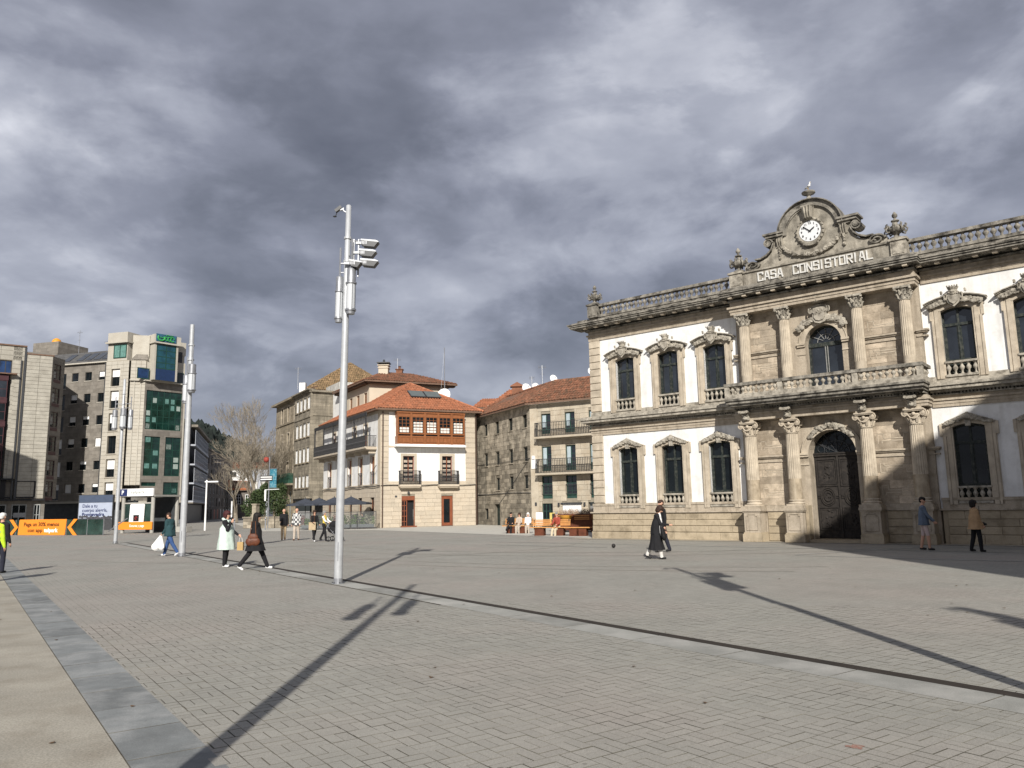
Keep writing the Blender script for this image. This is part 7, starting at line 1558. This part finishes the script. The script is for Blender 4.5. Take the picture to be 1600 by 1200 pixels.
def person(label, loc, head, h=1.62, top=None, legs=None, shoes=None, skin=SKIN, hair=None, hairstyle='short', leg=((20, 10), (-20, 15)), arm=((10, 20, 5), (-10, 20, 5)), sit=False, bend=0, neck=0, bulk=1.0, loose=None, bare=None, sleeve=None, lod=.013, fem=False, shorts=False, cuffs=None, group=None, extra=None):
    """head: compass direction faced (degrees, 0 = +x). leg/arm: (right, left) = (swing, bend[, outward])"""
    t = thing('person', label, 'person', loc, radians(head) - pi / 2, group); M_ = [top, legs, shoes, skin, sleeve or top, cuffs or legs]
    u = h / 1.72; hipz = .92 * u; sw = (.17 if not fem else .15) * u; hw = .085 * u
    if sit: hipz = .50
    P_ = []; A = P_.append
    b = radians(bend); up = Vector((0, sin(b), cos(b))); pel = Vector((0, 0, hipz)); ch = pel + up * .36 * u; nk = pel + up * .53 * u
    A((pel - Vector((hw * .6, 0, 0)), pel + Vector((hw * .6, 0, 0)), .115 * u * bulk, .115 * u * bulk, 1, 1 if not loose else 0))
    A((pel, pel + up * .2 * u, .135 * u * bulk, .125 * u * bulk, .75, 0)); A((pel + up * .2 * u, ch, .13 * u * bulk, .155 * u * bulk, .72, 0))
    A((ch + up * .08 * u - Vector((sw * .62, 0, 0)), ch + up * .08 * u + Vector((sw * .62, 0, 0)), .085 * u * bulk, .085 * u * bulk, 1, 0)); A((ch, ch + up * .10 * u, .145 * u * bulk, .08 * u, .7, 0))
    nb = radians(bend + neck); hup = Vector((0, sin(nb), cos(nb))); hf = Vector((0, cos(nb), -sin(nb)))
    hc = nk + hup * .145 * u
    A((nk - up * .05 * u, nk + hup * .07 * u, .055 * u, .05 * u, 1, 3)); A((hc + hup * .03 * u - hf * .02 * u, hc - hup * .015 * u + hf * .015 * u, .088 * u, .072 * u, 1, 3)); A((hc - hup * .04 * u + hf * .03 * u, hc - hup * .07 * u + hf * .045 * u, .055 * u, .036 * u, 1, 3))
    A((hc + hf * .085 * u + hup * .0, hc + hf * .103 * u - hup * .025 * u, .012 * u, .017 * u, 1, 3))
    for s in (-1, 1): A((hc + Vector((s * .078 * u, 0, 0)) + hup * .01 * u, hc + Vector((s * .083 * u, 0, 0)) - hup * .025 * u, .016 * u, .012 * u, 1, 3))
    foot = []
    def legp(s, sw_, kb, out=0):
        a, k = radians(sw_), radians(sw_ - kb); hp_ = pel + Vector((s * hw, 0, -.02)); kn = hp_ + Vector((s * out, sin(a), -cos(a))) * .43 * u; an = kn + Vector((0, sin(k), -cos(k))) * .41 * u; return hp_, kn, an
    joints = [legp(1, *leg[0]), legp(-1, *leg[1])]
    low = min(j[2].z for j in joints); dz = (.075 * u - low) if not sit else 0
    if dz:
        sh = Vector((0, 0, dz)); P_[:] = [(Vector(p[0]) + sh, Vector(p[1]) + sh, *p[2:]) for p in P_]; joints = [tuple(v + sh for v in j) for j in joints]; pel, ch, nk, hc = pel + sh, ch + sh, nk + sh, hc + sh
    for s, (hp_, kn, an), (sw_, kb, *_) in zip((1, -1), joints, leg):
        km = 1; tk = 1.0 if shorts else 1.25; A((hp_, kn, .088 * u * (bulk * .5 + .5), .06 * u * tk, 1, km)); A((kn, kn + (an - kn) * .35, .056 * u * tk, .058 * u * tk, 1, 3 if shorts else km)); A((kn + (an - kn) * .35, an, .055 * u * tk, .040 * u * (tk * 1.15 if tk > 1 else 1), 1, 3 if shorts else 5 if cuffs else km))
        if not shorts and not cuffs: A((an, an + (kn - an) * .2, .05 * u, .052 * u, 1, km))
        k = radians(sw_ - kb) * (1 if an.z > .11 else .25); fd__ = Vector((0, cos(k), sin(k) if an.z > .11 else 0)); A((an - Vector((0, .02, .035)) * u, an + fd__ * .12 * u - Vector((0, 0, .045 * u)), .042 * u, .036 * u, 1, 2))
        foot.append(an)
    hands = []
    for s, (sw_, eb, out) in zip((1, -1), arm):
        sh_ = ch + up * .085 * u + Vector((s * sw, 0, 0)); a = radians(sw_); o_ = radians(out); d1 = Vector((s * sin(o_), sin(a) * cos(o_), -cos(a) * cos(o_))); el = sh_ + d1 * .28 * u
        a2 = radians(sw_ + eb); oi = radians(out - eb * .12); d2 = Vector((s * sin(oi), sin(a2) * cos(oi), -cos(a2) * cos(oi))); wr = el + d2 * .24 * u
        A((sh_, el, .062 * u * bulk, .050 * u * bulk, 1, 4)); A((el, wr, .049 * u * bulk, .036 * u * (bulk * .4 + .6), 1, 3 if bare else 4))
        pm = wr + d2 * .075 * u; A((wr, pm, .027 * u, .033 * u, .6, 3)); sd__ = d2.cross(Vector((s, 0, 0))).normalized()
        for f_ in range(4):
            b0 = pm + sd__ * (f_ - 1.5) * .019 * u; ln = (.060, .072, .068, .052)[f_] * u; mid = b0 + d2 * ln * .55 - Vector((s * .006, 0, 0)); A((b0, mid, .0105 * u, .0095 * u, 1, 3)); A((mid, mid + (d2 * .8 - Vector((s * .45, 0, 0))) * ln * .5, .0095 * u, .008 * u, 1, 3))
        A((wr + d2 * .03 * u + sd__ * .025 * u, wr + d2 * .075 * u + sd__ * .055 * u, .012 * u, .009 * u, 1, 3)); hands.append(pm + d2 * .04 * u)
    union('body', P_, M_, t, lod)
    hd = []; H = hd.append
    if hairstyle == 'short': H((hc + hup * .045 * u - hf * .025 * u, hc + hup * .05 * u + hf * .02 * u, .090 * u, .078 * u, 1, 0)); H((hc - hup * .01 * u - hf * .045 * u, hc + hup * .02 * u - hf * .04 * u, .066 * u, .08 * u, 1, 0))
    elif hairstyle == 'bob':
        H((hc + hup * .045 * u - hf * .025 * u, hc + hup * .045 * u + hf * .02 * u, .102 * u, .088 * u, 1, 0)); H((hc - hup * .07 * u - hf * .06 * u, hc + hup * .02 * u - hf * .045 * u, .075 * u, .10 * u, 1, 0))
        for s in (-1, 1): H((hc + Vector((s * .07 * u, 0, 0)) - hup * .08 * u - hf * .02 * u, hc + Vector((s * .06 * u, 0, 0)) + hup * .03 * u, .042 * u, .05 * u, 1, 0))
    elif hairstyle == 'long':
        H((hc + hup * .045 * u - hf * .025 * u, hc + hup * .045 * u + hf * .02 * u, .100 * u, .088 * u, 1, 0)); H((hc - hup * .30 * u - hf * .10 * u, hc + hup * .02 * u - hf * .05 * u, .07 * u, .095 * u, .8, 0))
        for s in (-1, 1): H((hc + Vector((s * .08 * u, 0, 0)) - hup * .22 * u + hf * .0, hc + Vector((s * .065 * u, 0, 0)) + hup * .03 * u, .035 * u, .045 * u, 1, 0))
    elif hairstyle == 'fringe': H((hc - hup * .0 * u - hf * .055 * u, hc + hup * .02 * u - hf * .05 * u, .06 * u, .066 * u, 1, 0))
    if hd and hair: union('hair', hd, [hair], t, lod)
    q = MB(); 
    for s in (-1, 1): q.blob(hc + Vector((s * .03 * u, 0, 0)) + hf * .083 * u + hup * .012 * u, (.010, .008, .007), 6)
    q.build('eyes', EYE, t); q = MB(); q.blob(hc + hf * .075 * u - hup * .055 * u, (.022, .01, .005), 6); q.build('mouth', mat('lips', (.32, .12, .10), .5, .1, 5), t)
    def garment(nm, rows, m, folds=7, amp=.012):
        q = MB(); n = 40; vs = []
        for (z, rx, ry, yo) in rows:
            for k in range(n): a = 2 * pi * k / n; w = 1 + amp / max(rx, .05) * sin(folds * a + z * 5) * min(1, max(0, (rows[0][0] - z) * 1.6)) + random.uniform(-.004, .004); vs.append((rx * w * cos(a), yo + ry * w * sin(a), z))
        fs = [(i * n + k, i * n + (k + 1) % n, (i + 1) * n + (k + 1) % n, (i + 1) * n + k) for i in range(len(rows) - 1) for k in range(n)]; fs += [tuple(range(n))]
        q.add(vs, fs); return q.build(nm, m, t, smooth=True)
    ctx = dict(t=t, u=u, pel=pel, ch=ch, nk=nk, hc=hc, hands=hands, garment=garment, hf=hf, hup=hup, foot=foot, up=up)
    if loose: 
        hem, m, r0, r1 = loose; zt = ch.z + .07 * u; yo = lambda z: (z - pel.z) * math.tan(b) if z > pel.z else 0
        garment('coat', [(ch.z + .135 * u, .10 * u, .075 * u, yo(ch.z)), (ch.z + .11 * u, .165 * u, .10 * u, yo(ch.z)), (zt - .05, .172 * u, .115 * u, yo(zt)), (ch.z - .1, r0, r0 * .72, yo(ch.z - .1)), (pel.z + .05, r0 * 1.0, r0 * .8, 0), (pel.z - .12, (r0 + r1) / 2, (r0 + r1) / 2 * .85, 0), ((pel.z + hem) / 2 - .05, (r0 + r1 * 1.4) / 2.35, (r0 + r1 * 1.4) / 2.35 * .9, 0), (hem, r1, r1 * .92, 0)], m)
    if extra: extra(ctx)
    return ctx
def wpos(ctx, v): return ctx['t'].matrix_basis @ Vector(v)
BLK = cloth('black', (.012, .012, .014)); DNAVY = cloth('navy', (.018, .02, .032)); JEANS = cloth('jeans', (.035, .075, .19)); HIVIS = cloth('hi_vis', (.55, .80, .04)); REFL = cloth('reflective', (.42, .44, .45)); TEAL = cloth('teal', (.022, .055, .062)); MINT = cloth('mint', (.52, .62, .56))
BEIGEC = cloth('beige', (.40, .31, .20)); WHT = cloth('white', (.72, .72, .70)); TAN = cloth('tan', (.36, .235, .13)); YEL = cloth('yellow', (.62, .48, .08)); DEN = cloth('denim', (.10, .13, .18)); PINKW = cloth('pale_pink', (.50, .40, .38)); REDJ = cloth('red', (.30, .06, .04)); BROWN = cloth('brown', (.12, .05, .025)); GREYC = cloth('grey', (.16, .15, .15)); STONEC = cloth('stone', (.42, .36, .30)); SHW = mat('white_trainer', (.7, .7, .7), .6, .05, 5); SHB = mat('black_shoe', (.015, .015, .016), .5, .1, 5)
HBLK = mat('black_hair', (.012, .009, .008), .7, .3, 20); HBRN = mat('brown_hair', (.035, .018, .012), .7, .3, 20); HRED = mat('dark_red_hair', (.05, .012, .012), .7, .3, 20); HWHT = mat('white_hair', (.62, .60, .57), .8, .1, 20); HGRY = mat('grey_hair', (.22, .21, .2), .8, .2, 20)
def ex_hivis(c):
    u = c['u']; q = MB(); q.lathe([(.165, 0), (.17, .05)], (0, 0, c['pel'].z + .14), 20); q.lathe([(.185, 0), (.19, .05)], (0, 0, c['pel'].z + .28), 20); o = q.build('reflective_band', REFL, c['t']); o.scale = (1, .8, 1)
person('worker in yellow high visibility jacket cut off by the left edge of the picture', (-12.88, 19.5, 0), 100, 1.66, HIVIS, DNAVY, SHB, hair=HBRN, leg=((4, 4), (-4, 2)), arm=((5, 10, 8), (5, 10, 8)), bulk=1.18, cuffs=cloth('hi_vis_trim', (.30, .42, .06)), extra=ex_hivis)
person('white haired man in a black jacket standing beside the yellow jacketed worker', (-14.5, 22.3, 0), 80, 1.66, BLK, DNAVY, SHB, hair=HWHT, leg=((3, 4), (-3, 2)), arm=((4, 12, 6), (4, 12, 6)), bulk=1.1)
def ex_bag(c):
    h_ = wpos(c, c['hands'][1]); t = thing('shopping_bag', 'white shopping bags hanging from the hand of the man in the teal jacket', 'bag', h_); q = MB()
    for k, (dx, w) in enumerate(((-.12, .14), (.02, .12))): q.add(*ringset((dx * .3, 0, -.02), (dx * 1.6, 0, -.40), .03, w, fa=.45, n=14))
    q.v = [(p[0] + random.uniform(-.01, .01), p[1], p[2] + random.uniform(-.01, .01)) for p in q.v]; q.build('bag_body', WHT, t); q = MB(); q.tube([(-.03, 0, -.08), (0, 0, .03), (.03, 0, -.08)], .008, 4); q.build('handle', WHT, t)
    u = c['u']; ch = c['ch']; q = MB(); q.tube([(.16, .0, ch.z + .10), (.08, -.13, ch.z + .02), (-.06, -.15, ch.z - .2), (-.16, -.05, c['pel'].z)], .014, 5); q.tube([(.16, .0, ch.z + .10), (.05, .14, ch.z - .05), (-.16, .06, c['pel'].z)], .014, 5); q.build('shoulder_strap', BLK, c['t'])
person('man in a teal jacket and blue jeans walking left past the second lamp post', (-12.75, 29.2, 0), 165, 1.62, TEAL, JEANS, SHW, hair=HBRN, hairstyle='short', leg=((24, 8), (-26, 12)), arm=((-8, 30, 6), (2, 40, 3)), neck=22, bend=4, bulk=1.34, loose=(.74, TEAL, .215, .225), extra=ex_bag)
def ex_mint(c):
    h_ = wpos(c, c['hands'][1]); t = thing('paper_bag', 'small kraft paper bag hanging beside the woman in the mint vest', 'bag', h_ + Vector((.0, 0, -.05))); q = MB(); q.box(-.085, .085, -.05, .05, -.34, -.10); q.build('bag_body', mat('kraft', (.42, .29, .13), .9, .1, 5), t); q = MB(); q.tube([(-.05, 0, -.10), (-.03, 0, .02), (.03, 0, .02), (.05, 0, -.10)], .006, 4); q.build('handle', WHT, t)
    q = MB(); hc = c['hc']; q.box(-.07, .07, .078, .095, hc.z + .0, hc.z + .035); q.build('sunglasses', SHB, c['t'])
    q = MB(); q.tube([(-.10, -.02, c['ch'].z + .14), (-.05, -.10, c['ch'].z + .17), (.05, -.10, c['ch'].z + .17), (.10, -.02, c['ch'].z + .14), (.06, .07, c['ch'].z + .10), (-.06, .07, c['ch'].z + .10)], .042, 8, closed=True); q.build('hood', MINT, c['t'], smooth=True)
person('woman in a long mint padded vest with black sleeves and sunglasses', (-8.41, 23.05, 0), -12, 1.60, BLK, BLK, SHW, hair=HRED, hairstyle='bob', leg=((3, 5), (-4, 3)), arm=((28, 128, 6), (16, 40, 8)), fem=True, bulk=1.12, loose=(.50, MINT, .245, .265), sleeve=BLK, extra=ex_mint)
def ex_bb(c):
    p = wpos(c, (.245, -.03, c['pel'].z - .04)); t = thing('handbag', 'slouchy brown leather bag on the side of the woman in the black coat', 'bag', p, c['t'].rotation_euler.z); q = MB(); q.add(*ringset((0, -.08, .0), (0, .08, .0), .115, .115, right=Vector((0, 0, 1)), fa=.34)); q.add(*ringset((0, -.04, .12), (0, .04, .12), .10, .10, right=Vector((0, 0, 1)), fa=.30)); q.build('bag_body', mat('brown_leather', (.105, .034, .016), .5, .3, 12, bump=.5, bscale=20), t, smooth=True)
    q = MB(); q.tube([(0, -.08, .15), (-.05, -.05, .55), (-.05, .05, .55), (0, .08, .15)], .012, 5); q.build('strap', BROWN, t)
person('long haired woman in a black coat striding right behind the mint vest', (-7.25, 22.1, 0), 8, 1.60, BLK, BLK, SHW, hair=HBLK, hairstyle='long', leg=((-24, 14), (27, 4)), arm=((-6, 18, 8), (2, 26, 4)), fem=True, bulk=1.12, bend=3, loose=(.50, BLK, .215, .30), extra=ex_bb)
person('bald man in a dark jacket and beige trousers strolling by the terrace', (-12.15, 41.5, 0), -70, 1.62, BLK, BEIGEC, BROWN, hair=HGRY, hairstyle='fringe', leg=((8, 5), (-10, 8)), arm=((5, 70, 6), (0, 15, 8)), bulk=1.12, loose=(.84, BLK, .185, .19), lod=.016)
CHK = cloth('check', (.48, .47, .45))
def checks(m):
    nt = m.node_tree; N = nt.nodes; L = nt.links; tc = N.new('ShaderNodeNewGeometry'); ck = N.new('ShaderNodeTexChecker'); ck.inputs['Scale'].default_value = 9; ck.inputs[1].default_value = (.55, .55, .53, 1); ck.inputs[2].default_value = (.06, .06, .07, 1); L.new(tc.outputs['Position'], ck.inputs[0]); L.new(ck.outputs[0], N['Principled BSDF'].inputs['Base Color'])
checks(CHK)
person('grey haired man in a black and white checked shirt and pale trousers', (-11.4, 41.2, 0), -95, 1.64, CHK, STONEC, BROWN, hair=HGRY, hairstyle='fringe', leg=((9, 6), (-8, 6)), arm=((0, 10, 8), (6, 15, 8)), bulk=1.12, loose=(.80, CHK, .185, .195), lod=.016)
def ex_tote(c):
    t = thing('tote_bag', 'beige tote bag on the arm of the dark haired woman near the terrace', 'bag', wpos(c, (.14, .12, c['pel'].z + .05))); q = MB(); q.box(-.17, .17, -.07, .07, -.30, .08); q.build('bag_body', BEIGEC, t); q = MB(); q.tube([(-.1, 0, .08), (-.08, 0, .4), (.08, 0, .4), (.1, 0, .08)], .01, 4); q.build('handle', BROWN, t)
person('dark haired woman in a dark jacket walking with a beige bag', (-9.98, 39.3, 0), -55, 1.55, BLK, BLK, SHW, hair=HBRN, hairstyle='bob', leg=((18, 6), (-18, 14)), arm=((12, 70, 8), (10, 40, 8)), fem=True, extra=ex_tote, lod=.016)
person('woman in a bright yellow top beside the pushchair', (-9.55, 39.6, 0), -20, 1.5, YEL, BLK, SHB, hair=HGRY, hairstyle='bob', leg=((16, 8), (-16, 14)), arm=((35, 35, 6), (35, 35, 6)), fem=True, sleeve=WHT, lod=.016)
t = thing('pushchair', 'black pushchair pushed by the woman in yellow', 'pushchair', (-8.95, 39.2, 0), radians(-15)); q = MB(); q.add(*ringset((-.15, 0, .62), (.25, 0, .42), .22, .2)); q.add(*ringset((-.05, 0, .8), (.1, 0, .82), .2, .16)); q.build('hood_and_seat', BLK, t, smooth=True)
for sx in (-.22, .30):
    for sy in (-.2, .2): q = MB(); q.tube([(sx + .11 * cos(a), sy, .12 + .11 * sin(a)) for a in np.linspace(0, 2 * pi, 12, endpoint=False)], .022, 5, closed=True); q.box(sx - .01, sx + .01, sy - .01, sy + .01, .03, .21); q.build('wheel', SHB, t)
q = MB()
for sy in (-.2, .2): q.tube([(.3, sy, .14), (-.05, sy, .5), (-.42, sy, .95)], .014, 5); q.tube([(-.22, sy, .14), (.05, sy, .5)], .014, 5)
q.tube([(-.42, -.2, .95), (-.42, .2, .95)], .016, 5); q.build('frame', STEEL, t)
sitl = ((82, 80), (78, 84))
person('dark haired man in black sitting at the left of the three on the bench', (-.2, 45.65, -.06), -105, 1.62, BLK, BLK, SHB, hair=HBLK, leg=((84, 20), (80, 82)), arm=((20, 60, 6), (20, 60, 6)), sit=True, lod=.018)
person('woman in a patterned beige dress sitting in the middle of the bench', (.28, 45.35, -.06), -110, 1.55, STONEC, STONEC, SHW, hair=HBRN, hairstyle='bob', leg=sitl, arm=((20, 60, 4), (20, 60, 4)), sit=True, fem=True, lod=.018)
person('white haired woman in a pale coat sitting at the right of the three', (.78, 45.2, -.06), -100, 1.56, WHT, STONEC, SHB, hair=HWHT, hairstyle='bob', leg=sitl, arm=((18, 60, 4), (18, 60, 4)), sit=True, fem=True, lod=.018)
person('man in a red brown jacket and pale trousers sitting alone on the second bench', (2.25, 41.25, -.06), -125, 1.66, REDJ, cloth('cream', (.50, .43, .31)), BROWN, hair=HGRY, leg=((76, 62), (72, 70)), arm=((22, 55, 6), (22, 55, 6)), sit=True, bend=8, lod=.016)
def ex_14(c):
    g_ = c['garment']; pz = c['pel'].z; g_('skirt', [(pz + .12, .15, .12, 0), (pz - .05, .19, .15, 0), (pz - .35, .21, .18, 0), (.30, .26, .23, 0), (.26, .265, .235, 0)], BLK, 9, .02)
    q = MB(); ch = c['ch']; q.add(*ringset((.02, .12, ch.z + .10), (.06, .17, pz - .08), .07, .12, fa=.6)); q.build('white_blouse', WHT, c['t'], smooth=True)
    t = thing('handbag', 'black shoulder bag on the arm of the woman in the long black skirt', 'bag', wpos(c, (.17, .20, pz - .05)), c['t'].rotation_euler.z); q = MB(); q.add(*ringset((0, -.02, .12), (0, .03, -.12), .08, .15, fa=.55)); q.build('bag_body', SHB, t, smooth=True); q = MB(); q.tube([(0, -.05, .15), (-.04, -.08, .42), (-.04, .02, .42), (0, .04, .15)], .012, 4); q.build('strap', SHB, t)
person('woman in a long black skirt, white blouse and black cardigan walking with her head bowed', (4.15, 23.2, 0), -15, 1.56, BLK, cloth('white_sock', (.6, .58, .55)), SHB, hair=HBRN, hairstyle='bob', leg=((12, 4), (-15, 16)), arm=((22, 62, 4), (8, 30, 4)), fem=True, bend=8, neck=28, loose=(.72, BLK, .185, .20), extra=ex_14)
person('short haired man in dark clothes hidden behind the woman in the long skirt', (4.88, 26.2, 0), 200, 1.70, BLK, DNAVY, SHB, hair=HBRN, leg=((10, 8), (-10, 10)), arm=((5, 15, 6), (-5, 12, 6)), bulk=1.15)
person('youth in a denim jacket and pale shorts in the shade by the town hall', (12.9, 24.9, 0), -25, 1.64, DEN, PINKW, SHB, hair=HBLK, leg=((12, 10), (-6, 6)), arm=((26, 18, 4), (24, 16, 4)), shorts=True, loose=(.80, DEN, .18, .19), neck=8)
def ex_17(c): 
    t = thing('handbag', 'black crossbody bag carried by the woman in the tan coat', 'bag', wpos(c, (.10, .14, c['pel'].z + .02))); q = MB(); q.add(*ringset((-.06, 0, 0), (.06, 0, -.03), .08, .08, fa=.6)); q.build('bag_body', SHB, t); q = MB(); q.tube([(-.05, 0, .06), (-.1, -.1, .5)], .01, 4); q.build('strap', SHB, t)
person('dark haired woman in a tan coat and black trousers in the shade at the right', (13.82, 23.7, 0), 0, 1.52, TAN, BLK, SHB, hair=HBLK, hairstyle='bob', leg=((8, 6), (-8, 8)), arm=((2, 30, 6), (0, 14, 6)), fem=True, loose=(.66, TAN, .195, .225), extra=ex_17)
person('guest in dark blue seated at the right of the café terrace', (-12.0, 62.0, -.06), 170, 1.6, DNAVY, BLK, SHB, hair=HBLK, leg=sitl, arm=((30, 60, 6), (30, 60, 6)), sit=True, lod=.022)
person('guest in black seated in the middle of the café terrace', (-14.0, 62.5, -.06), 200, 1.6, BLK, BLK, SHB, hair=HBRN, leg=sitl, arm=((30, 60, 6), (30, 60, 6)), sit=True, lod=.022)
person('guest in grey seated at the left of the café terrace', (-15.2, 62.7, -.06), 10, 1.6, GREYC, BLK, SHB, hair=HBRN, leg=sitl, arm=((30, 60, 6), (30, 60, 6)), sit=True, lod=.022)
# seagull on the finial, ball
gl = thing('seagull', 'white seagull standing on the bowl above the clock gable', 'bird', thp(0, .5, 13.98), radians(200))
P_ = [((0, -.06, .13), (0, .08, .17), .055, .048, 1, 0), ((0, .10, .20), (0, .12, .27), .032, .030, 1, 0), ((0, .12, .28), (0, .135, .285), .033, .028, 1, 0), ((0, .16, .28), (0, .205, .272), .010, .006, 1, 1), ((0, -.10, .12), (0, -.20, .10), .03, .012, .5, 2)]
for s in (-1, 1): P_ += [((s * .04, .05, .16), (s * .035, -.14, .12), .024, .014, 1, 2), ((s * .02, 0, .10), (s * .02, .01, .015), .008, .006, 1, 1), ((s * .02, .01, .01), (s * .022, .05, .006), .007, .006, 1, 1)]
union('body', P_, [WHITE, mat('beak_yellow', (.55, .35, .05), .5, .1, 5), mat('gull_grey', (.35, .37, .40), .7, .1, 5)], gl, .007, 2)
q = MB(); q.blob((0, 0, .075), (.075, .075, .075), 12); bl = q.build('ball', mat('dark_rubber', (.02, .018, .018), .6, .2, 8), None, smooth=True); bl.location = (3.62, 29.1, 0); tag(bl, 'small dark ball lying on the paving left of the woman in the long skirt', 'ball')
# scattered dry leaves and litter
random.seed(31); q = MB()
for k in range(70):
    x, y = random.uniform(-9, 9), random.uniform(5, 26)
    if abs(x) > y * .7: continue
    a = random.uniform(0, 6); s_ = random.uniform(.015, .04); p = [(x + s_ * cos(a + b) * (1 if i % 2 else .5), y + s_ * sin(a + b) * (1 if i % 2 else .5), .004 + random.random() * .01) for i, b in enumerate(np.linspace(0, 2 * pi, 7)[:-1])]; q.quad(*p)
o = q.build('fallen_leaves', mat('dry_leaf', (.09, .055, .03), .9, .4, 5)); tag(o, 'small dry leaves scattered over the pavers', 'leaves', kind='stuff')
# anything shared by several things keeps its name; children of structure carry no category

q = MB(); q.quad(*[(2.26 + .055 * cos(a) * (1 + .4 * sin(3 * a)), 5.52 + .05 * sin(a) * (1 + .3 * cos(5 * a)), .0025) for a in np.linspace(0, 2 * pi, 14)[:-1]]); struct(q.build('paint_mark', mat('faded_red_paint', (.26, .13, .10), .9, .3, 30, stain=((.27, .26, .22), .9, 40))), 'small faded red mark on the pavers near the drain')
